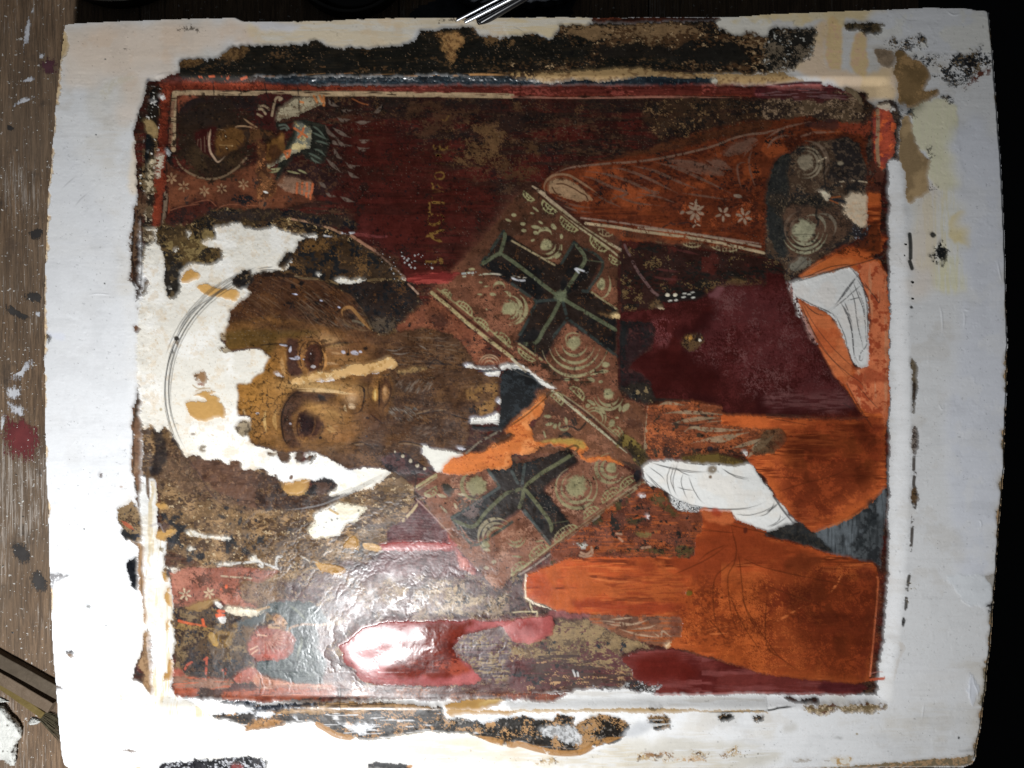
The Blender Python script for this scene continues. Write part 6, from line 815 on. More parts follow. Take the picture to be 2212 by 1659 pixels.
dots('@20 1400 1000 2200 1000 2200 1600 1450 1600', 60, (44, 46, 54), (1, 3.6), .8, seed=25); dots('@21 0 1150 900 1100 900 1650 0 1650', 60, (84, 78, 74), (1, 3.4), .7, seed=26); dots('@31 1400 60 2200 100 2200 380 1500 360', 70, (84, 60, 50), (1, 3), .8, seed=27)
stroke('@20 1290 1230 1360 1220 1400 1280', 6, (176, 160, 160), .5); fill('@20 1380 1200 1430 1210 1440 1270 1390 1280', (120, 96, 86), edge=2, r=.1, z=.6); fill('@20 1410 1480 1560 1500 1720 1560 1680 1590 1500 1570 1430 1600', (96, 60, 46), v=[((70, 44, 36), .4, 'hof')], edge=3, z=.3, r=.25, a=.85)
for u, v, a, b in ((1940, 1080, 20, 18), (2060, 1190, 16, 40), (1620, 1520, 26, 30), (1460, 1400, 40, 50), (1440, 1640, 20, 30), (2110, 1460, 50, 30)): blob(u, v, a, b, (52, 56, 64), .85, .3, 1.8, tile=20)
stroke('@21 0 1560 40 1590 60 1560 180 1610|@21 160 1600 170 1510 210 1500|@20 1990 1560 2212 1545|@21 0 1530 40 1560', 5, (214, 208, 196), .85, wear=.15, z=.6); stroke('@21 360 1480 430 1530 520 1550', 3, (186, 176, 160), .7, wear=.2); stroke('@21 980 1080 1080 1080 1090 1060 1060 1050', 3.5, (78, 60, 48), .8)
stroke('@21 1350 265 1450 255 1600 230 1700 270 1840 310|@21 820 520 900 505 960 530 1090 540|@21 1230 510 1290 500 1420 530 1430 550|@21 1380 780 1370 900 1360 980', 3, (60, 50, 46), .75, wear=.2, fld='sml', z=-.6); stroke('@21 1350 270 1500 225 1640 230|@21 1230 520 1330 520 1430 545|@21 830 525 920 520', 3.5, (150, 118, 80), .7, wear=.25, fld='sml', z=.4)

# ------------------------------------------------------------------ small figure, top left corner
SF = part('painted_small_figure', label='small haloed figure in the top left corner'); 
fill('@00 1430 1380 1500 1450 1800 1560 2212 1400 @01 100 1450 200 1540 480 1570 480 1659 @11 500 60 300 130 0 150 @10 2212 150 2000 130 1850 120 1700 70 1440 140 1440 0 @00 1440 1659', (116, 66, 42), v=[((96, 54, 36), .3, 'mid', .2), ((60, 50, 46), .05, 'sml', .03)], edge=1.5, z=.2, sm=False, r=.34); fill('@10 1440 170 1600 110 1700 70 1850 90 1870 130 1700 220 1500 290 1420 260', (82, 38, 28), v=[((54, 34, 30), .3, 'mot')], edge=2, z=.2); stroke('@10 1450 150 1560 115 1700 95|@10 1850 150 1950 100 2212 110|@10 1640 90 1780 60 1850 110', 2, (150, 92, 64), .6)
fill('@11 0 130 150 150 300 170 620 180 900 300 600 300 300 230 0 240 @10 2212 240 1900 240 1800 180 2212 130', (56, 42, 34), v=[((26, 28, 34), .4, 'mot', .06), ((90, 70, 48), .15, 'fin')], edge=3, z=.1, zr=.6); fill('@10 1970 60 2050 20 2180 40 2212 90 2060 100', (40, 38, 40), frac=.6, fn='mot', edge=3)
fill('@01 0 0', (0, 0, 0)) if False else None
fill('@00 1530 820 1700 820 1760 815 1560 900 1525 960', (136, 72, 48), edge=1, z=.1); blob(1820, 1190, 330, 352, (52, 37, 26), .97, 0, 6, .3, tile=0, lab=SF, r=.4); blob(1760, 960, 230, 110, (44, 34, 30), .7, 0, 1.2, tile=0, wear=.3, fld='mot'); blob(1800, 1370, 260, 130, (76, 56, 34), .7, 0, 1.2, tile=0, wear=.4, fld='mot')
dots('@00 1520 1000 1800 860 2100 950 2100 1400 1800 1520 1560 1400', 70, (30, 24, 20), (1, 3.4), .8, seed=61); dots('@00 1520 1000 1800 860 2100 950 2100 1400 1800 1520 1560 1400', 50, (92, 68, 44), (.8, 2.4), .6, seed=62)
fill('@00 1560 870 1700 840 1900 850 2212 830 2212 1000 2000 900 1800 860 1640 900 1540 960', (46, 34, 32), frac=.6, fn='mot', edge=3, z=0); fill('@01 0 820 300 815 400 830 200 940 160 1100 60 1200 0 1200', (70, 30, 26), v=[((50, 34, 30), .4, 'mot')], edge=2, z=.1)
stroke('@00 1492 1330 1540 1420 1640 1495 1780 1535 1900 1520 2020 1450 2090 1380 2140 1325', 4.5, (128, 104, 78), .8, (.1, .05), wear=.2, z=.4)
stroke('@00 1860 1100 2000 1120 2030 1080 2130 1080 2212 1110|@00 2090 1010 2160 1060 2212 1090', 3.5, (150, 118, 86), .8, (.2, .1), wear=.15); stroke('@01 0 930 40 930 70 970|@01 10 900 60 900 100 930|@01 0 970 40 995|@01 125 985 140 900 165 830 210 835 190 850', 5, (150, 128, 100), .85, wear=.1)
fill('@00 1670 1160 1700 1120 1780 1100 1860 1090 1860 1200 1840 1330 1870 1385 1800 1340 1720 1290 1680 1220', (66, 24, 20), edge=1.2, z=.2); fill('@00 1860 1140 1920 1110 2020 1090 2100 1130 2110 1210 2050 1280 1960 1320 1880 1350 1850 1280', (104, 70, 34), v=[((78, 50, 28), .35, 'mid', .2)], edge=1.5, z=.2, r=.35)
stroke('@00 1805 1105 1790 1200 1800 1290 1830 1345 1870 1388 1930 1340', 4.5, (166, 138, 112), .85, (.1, .3)); stroke('@00 1695 1190 1690 1240|@00 1718 1185 1722 1290|@00 1750 1170 1755 1300|@00 1780 1130 1772 1190', 4.5, (150, 122, 98), .85, (.2, .2)); stroke('@00 1880 1240 1940 1245 1990 1245|@00 1880 1160 1900 1200', 1.6, (150, 118, 74), .7); blob(1992, 1248, 10, 7, (160, 126, 84), .9, 0, 2, tile=0)
for u, v in ((1935, 1165), (1945, 1270)): blob(u, v, 22, 10, (60, 36, 22), .9, 1.2, 1.5, tile=0); blob(u, v, 6, 5, (176, 160, 130), .8, 0, 2, tile=0)
stroke('@00 1900 1140 1890 1180|@00 1880 1260 1890 1300|@00 2040 1200 2070 1230|@00 2030 1240 2050 1260|@00 2100 1170 2090 1240 2020 1300', 2.5, (60, 38, 26), .8); fill('@00 2100 1130 2212 1110 @01 100 1110 160 1150 120 1200 0 1200 @00 2212 1220 2110 1210', (92, 60, 34), v=[((60, 42, 30), .4, 'sml')], edge=1.5, z=.1)
fill('@01 165 1040 180 960 240 900 320 860 400 830 580 815 585 900 520 905 400 945 350 990 260 1010', (150, 138, 112), v=[((124, 106, 82), .25, 'fin', .1)], edge=1, z=.4, lab=SF, sm=False); stroke('@01 490 815 520 870|@01 540 812 560 860|@01 575 815 575 895|@01 370 865 395 870', 5, (168, 100, 48), .85); dots('@01 200 930 400 850 560 860 300 990', 22, (80, 60, 44), (.6, 1.4), .7, seed=31)
fill('@01 165 1045 400 1030 590 1060 640 1200 600 1320 590 1400 480 1400 390 1330 330 1330 260 1440 180 1560 150 1540 180 1400 90 1440 100 1390 240 1260 300 1150 340 1050 260 1060 170 1120', (38, 38, 32), v=[((54, 54, 44), .25, 'mot', .1)], edge=1.5, z=.2, sm=False, lab=SF)
fill('@01 320 1090 345 1050 400 1060 470 1110 475 1200 450 1270 380 1290 310 1320 250 1370 130 1425 85 1450 75 1420 140 1390 200 1370 240 1320 290 1300 330 1200 350 1150 340 1110', (158, 148, 120), v=[((118, 118, 104), .3, 'mid', .15), ((176, 158, 112), .2, 'sml', .1)], edge=1, z=.5, lab=SF, sm=False); stroke('@01 320 1095 360 1120 430 1170|@01 400 1095 385 1140 355 1175|@01 230 1300 280 1290|@01 235 1300 255 1350|@01 285 1285 270 1340', 5, (172, 92, 46), .9)
fill('@01 90 1220 180 1180 210 1140 240 1160 230 1230 250 1260 200 1330 150 1400 100 1420 60 1340 80 1280', (110, 74, 34), v=[((84, 52, 28), .35, 'mid', .15)], edge=1.5, z=.3); stroke('@01 120 1390 150 1270|@01 150 1400 175 1280|@01 175 1390 200 1290', 3, (74, 46, 28), .8); blob(205, 1190, 26, 30, (132, 90, 44), .85, .3, 1.5, tile=1)
fill('@01 0 1200 60 1240 80 1400 100 1500 150 1560 160 1659 @11 100 60 0 60 @01 0 1659', (112, 72, 42), v=[((84, 52, 34), .35, 'sml', .12), ((150, 96, 56), .2, 'mot', .1)], edge=2, z=.1, sm=False, zr=.7); fill('@01 260 1420 420 1400 560 1440 700 1560 620 1659 480 1659 480 1560 230 1510', (56, 34, 32), v=[((86, 56, 40), .2, 'fin')], edge=2, z=.1)
fill('@01 200 1540 230 1500 350 1530 485 1575 480 1659 @11 470 60 400 10 @01 300 1659 240 1640 165 1590', (140, 106, 84), v=[((120, 80, 56), .3, 'sml', .15)], edge=1.2, z=.3, sm=False, lab=SF); stroke('@01 345 1570 340 1659|@01 390 1570 385 1659|@01 430 1575 430 1659|@01 480 1580 470 1659|@11 420 0 425 30|@11 460 0 460 50', 4.5, (176, 88, 46), .85, wear=.1)
stroke('@01 255 1465 320 1480 370 1490|@01 350 1455 390 1470 430 1490|@01 100 1480 160 1470 200 1440|@01 110 1450 160 1450 200 1440', 4, (146, 140, 100), .8, (.2, .3)); blob(70, 1650, 20, 8, (214, 210, 196), .95, .3, 2.5, tile=1); hairs('@11 20 40 120 40 110 100 20 100', 14, lambda u, v: 1.9, (8, 16), [(140, 100, 70)], (1, 1.4), .6, seed=33)
stroke('@01 190 1070 240 1065 270 1095|@01 200 1100 240 1090 255 1110', 4, (96, 104, 92), .85)
for q in ('@01 480 1075 530 1110 590 1180', '@01 475 1130 540 1160 610 1195', '@01 500 1205 560 1215 620 1240', '@01 490 1275 540 1290 590 1335', '@01 440 1310 490 1330 560 1370', '@01 460 1345 500 1380 550 1400'): stroke(q, 4, (96, 106, 92), .8, (.2, .35))
for q in ('@01 615 840 640 880 705 905', '@01 725 930 770 945 820 935', '@01 690 1000 740 1025 810 1015', '@01 590 1070 620 1130 700 1185', '@01 655 1090 700 1120 770 1160 810 1175', '@01 690 1185 740 1240 820 1245', '@01 885 1195 920 1210 970 1195', '@01 865 1255 910 1280 970 1265', '@01 665 1265 690 1330 740 1365', '@01 765 1390 820 1430 900 1420', '@01 600 1360 650 1410 720 1475', '@01 785 1470 830 1510 880 1525', '@01 530 1560 570 1590 600 1620', '@11 590 0 640 20 680 30', '@11 720 30 780 60 840 75', '@01 850 1040 920 1045 980 1035', '@01 1010 960 1050 940 1080 890', '@01 640 1200 660 1215 700 1240'): stroke(q, 8, (112, 96, 84), .8, (.35, .45), wear=.15, z=.3)
for u, v in ((1465, 1530), (1570, 1600), (1750, 1640), (1900, 1620), (2090, 1580)): star(0, u, v, 12, 6, (150, 118, 86), .5)
dots('@F 420 480 600 470 560 400 420 420', 16, (36, 36, 40), (1, 3.4), .85, seed=34); stroke('@00 2050 740 2070 790 2050 800 2090 850|@01 60 700 80 790 95 830|@01 350 740 355 800|@01 360 850 360 940|@00 1828 700 1832 800', 2.6, (34, 28, 28), .85, z=-.6); stroke('@00 1640 850 1690 840 1760 860 1850 840 1900 870', 2.5, (40, 30, 26), .6)
stroke('@01 820 835 900 875 960 890', 2.5, (146, 84, 44), .7)

# ------------------------------------------------------------------ inscription
INS = part('painted_inscription', multi=True, label='faded ochre Greek letters of the inscription'); GO = (122, 90, 40)
L = lambda q, w=4.0, a=.9, wr=.15: stroke(q, w*1.1, GO, a, (.15, .15), wear=wr+.15, fld='fin', z=.3, lab=INS)
def glyph(q, w=4.0, a=.9, wr=.15):
    for s_ in q.split('|'):
        t_ = np.array([float(x) for x in s_.split()]).reshape(-1, 2); L(np.c_[855.8 + .3919*t_[:, 0], 219.4 + .3919*t_[:, 1]], w, a, wr)
glyph('150 878 200 880 245 878|160 870 160 892', 5); glyph('222 872 245 868 245 890', 7); glyph('165 800 165 835|165 818 210 822|205 800 240 805|205 838 240 842', 3.5, .45)
glyph('160 742 200 722 262 702|180 712 200 745 250 768', 6); glyph('228 716 262 704', 9); glyph('172 640 185 620 215 622 240 640 240 660 215 672 185 672 172 655 172 640', 5); glyph('215 670 240 655', 7); glyph('240 612 262 640 240 662', 3, .6)
glyph('180 548 220 550 264 552|180 548 180 605 188 608|262 545 262 562', 5); glyph('200 550 222 551', 8); glyph('196 522 197 530', 5); glyph('190 440 202 455 198 478|195 468 260 492|200 492 255 490|205 448 255 470', 3.6, .8); glyph('220 440 240 470', 8, .5)
glyph('210 395 225 382 255 385 262 402 250 418 225 418 210 405 210 395', 3.6, .75); glyph('215 418 255 416', 6, .7); glyph('212 300 220 288 240 290 245 305|210 332 300 338', 3.4, .55); glyph('205 228 208 248 235 256 238 232|238 256 270 254 282 236', 4.5, .85); glyph('232 245 245 250', 9, .8); glyph('225 155 290 156|225 192 288 194', 3.4, .5); glyph('245 88 270 95 285 72 295 66', 3.2, .45)

# ------------------------------------------------------------------ small figure, bottom left corner
SG = part('painted_small_figure', label='small rubbed figure in the bottom left corner')
fill('@20 1430 1640 1650 1600 2000 1590 2212 1600 @21 200 1640 @31 80 40 0 80 0 290 @30 2212 292 2080 280 1950 268 1850 220 1700 240 1600 280 1490 282 1470 150 1460 0', (160, 96, 76), v=[((180, 116, 94), .3, 'mid', .2), ((120, 76, 60), .25, 'mot', .1)], edge=1.5, z=.2, sm=False, r=.3); fill('@30 2060 60 2212 60 @31 200 60 230 220 0 290 @30 2212 250 2090 200', (144, 112, 80), v=[((110, 80, 60), .3, 'mot')], edge=4, z=.1, a=.9)
star(30, 1585, 170, 14, 6, (206, 184, 150)); star(30, 1790, 160, 13, 6, (196, 170, 134)); blob(1655, 175, 5, 18, (60, 44, 40), .9, 0, 2, tile=30); stroke('@30 1900 10 2000 20 2160 30', 4, (196, 180, 150), .7, wear=.15); dots('@30 1950 60 2000 60 2000 110 1700 240 1720 240', 5, (220, 100, 60), (2, 4), .9, seed=41)
fill('@30 1480 290 1620 300 1900 280 1940 300 2212 345 @31 80 350 100 330 180 420 0 460 @30 2140 600 2180 780 2212 880 2212 950 1500 930 1500 600', (106, 84, 64), v=[((78, 60, 54), .35, 'mot', .08), ((140, 114, 80), .2, 'sml', .08), ((60, 62, 70), .12, 'fin', .04)], edge=1.5, z=.3, sm=False, zr=1.0, r=.22, lab=SG)
fill('@30 1580 292 1640 270 1700 240 1800 218 1905 218 1850 245 1750 300 1660 308', (160, 124, 74), edge=1, z=.5, lab=PT); fill('@30 1935 285 2000 275 2212 310 @31 30 320 100 310 60 345 0 350 @30 2212 350 2060 350 1970 340', (240, 226, 198), edge=1.5, z=.6); fill('@30 1830 240 1870 230 1900 280 1870 290|'.replace('|', ''), (236, 228, 212), edge=1, z=.5); fill('@30 1870 370 1930 365 1930 410 1890 415', (240, 234, 224), edge=1, z=.5)
stroke('@30 1530 400 1600 420 1700 440 1760 455|@30 1735 390 1745 440|@30 1880 310 1890 350 1860 360|@30 1870 315 1920 318|@30 1855 350 1920 352', 6, (210, 92, 48), .95, z=.5); fill('@30 1470 400 1520 400 1600 440 1850 460 1840 480 1750 490 1500 460', (158, 124, 72), edge=2, z=.2, v=[((110, 84, 60), .3, 'fin')])
fill('@30 1760 520 1800 490 1900 480 2000 500 2010 560 1960 620 1880 640 1800 600', (140, 106, 54), v=[((104, 80, 58), .35, 'mot', .1)], edge=2, z=.2, zr=1.2); stroke('@30 1800 500 1830 560 1860 620', 14, (176, 138, 72), .85, (.2, .2)); F2 = lambda u, v, a, b, c: blob(u, v, a, b, c, .8, 0, 1.4, tile=30); F2(1920, 540, 40, 24, (84, 64, 52)); F2(1960, 580, 30, 40, (150, 116, 60)); F2(2120, 500, 40, 60, (128, 94, 60)); F2(2020, 440, 30, 24, (150, 118, 72))
fill('@30 2040 420 2140 380 2212 350 @31 80 350 60 420 0 440 @30 2140 450', (84, 92, 92), edge=2, z=.2); fill('@30 1560 760 1700 700 1900 760 2100 800 2150 900 2000 940 1700 930 1600 900', (74, 64, 62), v=[((50, 52, 60), .35, 'mot'), ((112, 86, 70), .2, 'fin')], edge=3, z=.2, a=.85, zr=1); fill('@30 1480 870 1520 810 1560 820 1590 900 1560 920 1490 890', (170, 92, 74), edge=1.5); fill('@30 2010 930 2110 820 2212 820 2212 920 2100 930', (170, 96, 80), v=[((196, 150, 130), .2, 'fin')], edge=1.5, z=.2)
stroke('@30 1770 720 1765 860|@30 1740 740 1775 725|@30 1910 830 1935 825 1930 860|@30 1580 820 1600 790|@30 1760 930 1850 940 1950 915|@30 1600 780 1640 760', 5, (190, 90, 66), .85, wear=.1)
RBB = part('red_border_band', multi=True, label='orange-red band along the lower edge of the picture')
fill('@30 1490 890 1750 900 2000 930 1900 990 1700 985 1500 990', (150, 110, 90), v=[((176, 96, 66), .3, 'hof')], edge=2, z=.2); fill('@30 1490 995 1600 990 1700 1000 1680 1040 1710 1055 1550 1060 1500 1040', (160, 72, 36), edge=1.2, z=.5, lab=RBB); fill('@30 1910 1050 1930 1020 2100 1000 2212 1010 @31 0 990 300 990 680 1000 690 1050 400 1070 200 1090 0 1100 @30 2212 1095 2000 1085 1910 1080', (162, 76, 40), v=[((140, 60, 32), .3, 'hof', .15), ((196, 120, 90), .12, 'hof')], edge=1.2, z=.6, sm=False, lab=RBB)
fill('@31 0 870 200 930 520 950 640 960 700 1000 300 985 0 980', (176, 116, 92), v=[((196, 150, 124), .3, 'hof')], edge=1.5, z=.2); fill('@31 690 980 1000 985 1500 1000 1650 1010 2212 1020 @32 0 1030 480 1035 520 1040 440 1070 350 1105 200 1100 100 1095 0 1090 @31 2212 1100 2100 1080 1700 1100 1200 1080 700 1060', (112, 64, 46), v=[((84, 42, 32), .35, 'hof', .12), ((150, 90, 54), .2, 'mot', .08)], edge=1.5, z=.4, sm=False, lab=RBB); fill('@32 0 1040 480 1040 350 1100 200 1100 60 1095 0 1090', (140, 66, 34), v=[((104, 44, 26), .35, 'mot', .1), ((200, 160, 130), .05, 'fin')], edge=1.5, z=.4, fine=2)
fill('@31 0 340 100 250 300 230 480 240 560 300 620 420 520 480 540 560 520 640 620 760 560 950 300 930 150 900 0 840 0 470 160 470 230 500 230 400 100 340', (90, 100, 100), v=[((64, 74, 76), .35, 'hof', .12), ((120, 128, 124), .2, 'fin', .08)], edge=2, z=.2, sm=False, lab=SG, r=.2); fill('@31 0 470 100 465 200 480 280 500 330 560 325 650 280 710 200 740 0 755 @30 2212 750 2140 680 2135 620 2170 520 2212 480', (160, 92, 78), v=[((170, 82, 66), .3, 'mid', .15)], edge=1.2, z=.4, sm=False, lab=SG, r=.25)
for i in range(11):
    a = 1.75 - i*.26; u0, v0 = 60+i*4, 540+i*2; stroke(np.array([(553+(u0+20*math.cos(a))/4, 1244.25+(v0+15*math.sin(a))/4), (553+(u0+120*math.cos(a)+20)/4, 1244.25+(v0+110*math.sin(a))/4), (553+(u0+200*math.cos(a)+30)/4, 1244.25+(v0+150*math.sin(a)+10)/4)]), 2.4, (186, 142, 118), .6, (.3, .4), wear=.15)
stroke('@31 0 520 80 530|@30 2150 650 2212 620|@30 2160 690 2212 650', 3, (216, 176, 146), .8); fill('@31 130 370 200 360 250 410 260 470 230 500 200 460 150 420', (186, 140, 100), v=[((150, 104, 72), .3, 'fin')], edge=2, z=.4); stroke('@31 270 500 290 460 400 430 540 440 580 430|@31 100 440 200 420', 5, (176, 140, 112), .8, wear=.1); stroke('@31 270 260 340 310 400 370 420 400|@31 370 490 385 580 360 660 340 740|@31 500 600 480 660', 6, (140, 144, 124), .7, (.3, .3)); stroke('@31 0 310 60 290 100 280|@31 100 455 190 460', 5, (200, 160, 110), .7); fill('@31 330 470 420 460 540 500 540 640 460 640 380 560', (60, 66, 66), edge=3, z=.1, a=.7, frac=.8, fn='sml')
fill('@31 0 850 60 900 200 930 300 945 0 960', (186, 120, 90), edge=1.5, z=.1)
# lower dark border
CRL = part('border_paint', multi=True, label='speckled black and tan border paint below the picture')
fill('@30 1830 1215 1900 1195 2212 1150 @31 0 1110 150 1115 400 1100 600 1095 1000 1100 1600 1130 1650 1230 1700 1240 2212 1220 @32 0 1232 180 1232 350 1245 400 1200 550 1210 540 1290 600 1300 660 1290 680 1222 930 1220 950 1270 1020 1280 980 1380 940 1425 800 1460 700 1472 640 1530 500 1540 400 1542 250 1490 150 1460 0 1440 @31 2212 1470 2000 1430 1850 1370 1500 1338 1300 1382 1000 1420 850 1402 700 1380 560 1300 500 1262 250 1275 240 1300 0 1340 @30 2212 1335 2130 1335 2130 1300 2000 1260 1850 1230', (84, 78, 74), v=[((46, 44, 44), .38, 'moh', .08), ((176, 132, 86), .2, 'mot', .06), ((200, 196, 194), .08, 'hof', .04)], edge=1.6, z=.8, lab=CRL, sm=False, r=.3, zr=.9)
fill('@32 0 1232 180 1232 350 1250 540 1215 550 1300 680 1225 930 1222 1010 1290 960 1400 700 1470 500 1510 300 1470 0 1400 @31 2212 1450 1900 1360 1600 1320 1500 1230 1900 1250', (50, 44, 38), v=[((176, 134, 88), .36, 'mot', .05), ((160, 150, 140), .06, 'fin')], edge=3, z=0, zr=.9)
fill('@31 0 1240 230 1245 240 1290 0 1335 @30 2212 1330 2130 1330 2130 1300 2212 1260', (178, 128, 74), edge=2, z=.1, v=[((120, 90, 60), .2, 'fin')]); stroke('@31 500 1265 600 1320 700 1375 850 1400|@31 1900 1380 2050 1420 2212 1460 @32 60 1450 200 1490 400 1530 600 1520 750 1440 960 1390', 13, (180, 130, 72), .9, (.1, .1), wear=.1, fld='sml'); fill('@31 150 1140 600 1095 1000 1110 1300 1120 1600 1140 1400 1160 900 1170 300 1190', (176, 138, 92), v=[((120, 90, 60), .25, 'hof')], edge=2, z=.2, a=.9); fill('@31 0 1120 150 1110 500 1100 600 1105 400 1140 100 1170 0 1180 @30 2212 1160 2150 1130 1950 1110 1900 1090 2000 1085 @31 0 1100', (62, 66, 76), v=[((130, 136, 146), .25, 'fin', .05)], edge=2, z=.4, zr=2, r=.15)
for q in ('@31 700 1265 760 1275 850 1300 950 1290 1040 1285 980 1320 930 1370 850 1340 760 1310', '@31 1790 1220 1850 1205 1900 1230 2000 1195 2100 1200 2110 1240 2000 1262 1900 1240', '@31 2140 1210 2212 1200 2212 1225', '@31 0 1190 60 1170 150 1180 130 1220 0 1225', '@31 300 1215 370 1210 360 1235', '@30 1760 1180 1900 1150 2160 1150 2170 1190 2000 1200 1860 1190'): fill(q, (240, 242, 246), edge=2, fine=2, z=.5)
fill('@32 240 1350 300 1300 350 1292 500 1300 560 1320 600 1440 520 1450 450 1440 380 1400', (206, 206, 206), v=[((160, 158, 156), .3, 'fin')], edge=2, fine=2, z=.4); fill('@32 1170 1225 1250 1200 1345 1215 1380 1290 1330 1330 1250 1335 1200 1300', (150, 118, 80), v=[((46, 42, 38), .45, 'mot', .05), ((196, 196, 192), .15, 'hof', .05)], edge=2, fine=2, z=.4, lab=CRL); fill('@32 980 1380 1060 1290 1180 1270 1210 1320 1100 1420', (200, 202, 206), edge=4, soft=3, z=0, a=.8)
fill('@32 0 1160 200 1152 500 1155 800 1150 1150 1140 1300 1150 1700 1155 2212 1165 2212 1180 1600 1172 1300 1188 900 1180 500 1180 300 1180 0 1190', (186, 156, 112), edge=1, z=.4, lab=PT, sm=False); fill('@31 1660 1150 1900 1160 2212 1165 2212 1200 1850 1190 1700 1220', (190, 150, 96), edge=1.5, z=.4); fill('@32 1170 1140 1200 1120 1280 1125 1300 1150 1200 1160', (104, 84, 56), edge=1.5)
fill('@32 0 1105 60 1115 100 1090 260 1100 350 1108 450 1080 560 1010 760 990 1000 1000 1150 1040 1220 1055 1300 1058 2212 1045 2212 1158 1700 1150 1150 1138 800 1148 500 1152 200 1150 130 1168 0 1155 @31 2212 1160 2160 1120 2180 1085', (234, 233, 230), v=[((222, 216, 206), .3, 'hor', .2)], edge=1, z=.6, lab=part('gesso_fill', label='long white gesso fill under the lower edge'), sm=False)
fill('@32 700 980 830 965 960 990 1100 930 1200 950 1290 960 1300 980 1260 1010 1220 1045 1130 1010 1000 995 830 990', (70, 64, 60), v=[((170, 170, 170), .25, 'fin', .04), ((40, 44, 48), .3, 'sml')], edge=2, fine=2, z=.3, zr=.9, frac=.85, fn='fin'); stroke('@32 640 600|@32 530 830 550 880|@32 570 850 575 880'.replace('@32 640 600|', ''), 4, (206, 200, 194), .9)
for q, c in (('@32 1050 1545 1150 1540 1250 1580 1400 1600 1300 1600 1100 1575', (196, 166, 120)), ('@32 1130 1525 1250 1530 1400 1545 1400 1575 1200 1560', (160, 120, 80)), ('@32 1400 1590 1600 1575 1700 1590 1650 1610 1450 1605', (196, 160, 116)), ('@32 1550 1520 1700 1540 1690 1570 1580 1560', (186, 164, 130)), ('@32 1860 1510 1960 1490 1980 1530 1880 1550', (190, 164, 124)), ('@32 220 1600 300 1590 390 1598 400 1620 250 1625', (200, 170, 124)), ('@32 1800 1550 1900 1545 1860 1580', (156, 126, 96))):
    fill(q, c, v=[((120, 92, 66), .2, 'fin')], edge=2.5, fine=2.5, frac=.75, fn='fin', z=.1)
dots('@32 1880 1520 2120 1500 2100 1560 1900 1570', 16, (110, 100, 84), (.6, 1.8), .8, seed=51)
fill('@30 1370 1659 1400 1630 1460 1605 1670 1605 1680 1580 1760 1578 1830 1605 1855 1590 1930 1570 2212 1562 @31 60 1572 62 1590 100 1590 102 1680 @30 1370 1720', (60, 58, 64), v=[((36, 36, 42), .35, 'sml', .08), ((206, 208, 216), .16, 'fin', .05)], edge=1.2, fine=1.5, z=.8, sm=False, lab=part('border_paint', multi=True, label='broken black paint at the near edge, left'), r=.3); fill('@30 2000 1640 2040 1625 2100 1635 2090 1670 2010 1670', (140, 62, 60), edge=2); fill('@31 955 1680 970 1625 1050 1608 1150 1625 1300 1628 1350 1660 1350 1690', (58, 58, 60), v=[((34, 34, 36), .35, 'sml', .08)], edge=1.5, z=.8, sm=False, lab=part('border_paint', multi=True, label='small piece of black paint at the near edge')); blob(1330, 1645, 26, 16, (190, 130, 66), .9, 0, 2, tile=31); blob(1195, 1655, 26, 8, (230, 190, 130), .8, 0, 2, tile=30)
# cracks across the painted boards
for q in ('@F 342 560 346 640|@F 300 610 420 620', ): pass
stroke('@F 553 595 700 600 860 604|@F 1346 545 1344 700 1340 860', 1.8, (30, 26, 24), .6, wear=.3, fld='sml', z=-.8); stroke('@F 732 1485 734 1530|@F 560 1470 558 1500', 2.4, (60, 46, 38), .7, z=-.8); stroke('@F 350 1240 430 1222 520 1228 600 1222', 1.5, (60, 46, 38), .5, wear=.2, z=-.5)

# ------------------------------------------------------------------ age: grain, grime, pits and fine scratches in every coat of old paint
names = np.array([0 if d is None else (1 if ('gesso' in d['name'] or 'blank' in d['name'] or 'edge_wear' in d['name']) else 2 if ('putty' in d['name'] or 'stain' in d['name']) else 3 if ('orange' in d['name'] or 'glaze' in d['name'] or 'underpaint' in d['name'] or 'peach' in d['name']) else 4) for d in PARTS])
KIND = names[LB]
old = blur((KIND == 4).astype(np.float32), 1.7); new = (KIND == 3).astype(np.float32); put = (KIND == 2).astype(np.float32)
g1 = NF['fin']; g2 = NF['dot']; g3 = nf('sml', 9); g4 = nf('mot', 13)
f = 1 + old*(.24*(g1-.5) + .16*(g2-.5) + .26*(g3-.5) + .2*(nf('hof', 21)-.5)) + new*(.16*(nf('hor', 3)-.5) + .10*(g2-.5) + .20*(g3-.5)) + put*(.10*(g3-.5))
ALB *= np.clip(f, .45, 1.6)[..., None]
om = np.isin(LB, [i for i, d in enumerate(PARTS) if d and d['name'] in ('orange_robe', 'orange_underpaint', 'peach_robe')]).astype(np.float32)[..., None]*.9
ALB[...] = ALB*(1-om) + ALB*np.array([.86, .80, .66], np.float32)*om
fa = np.isin(LB, [FACE, EYE, EYE2]).astype(np.float32)[..., None]; ALB[...] = ALB*(1-fa + fa*np.array([.86, .84, .92], np.float32))
be = np.isin(LB, [BEARD, HAIR]).astype(np.float32)[..., None]; ALB[...] = ALB*(1-be + be*np.array([.86, .90, 1.08], np.float32))
se = (LB == SLV).astype(np.float32)[..., None]; ALB[...] = ALB*(1-.2*se)
st_ = np.isin(LB, [STO, STO2]).astype(np.float32)[..., None]; ALB[...] = ALB*(1-st_ + st_*np.array([.86, .94, .84], np.float32))

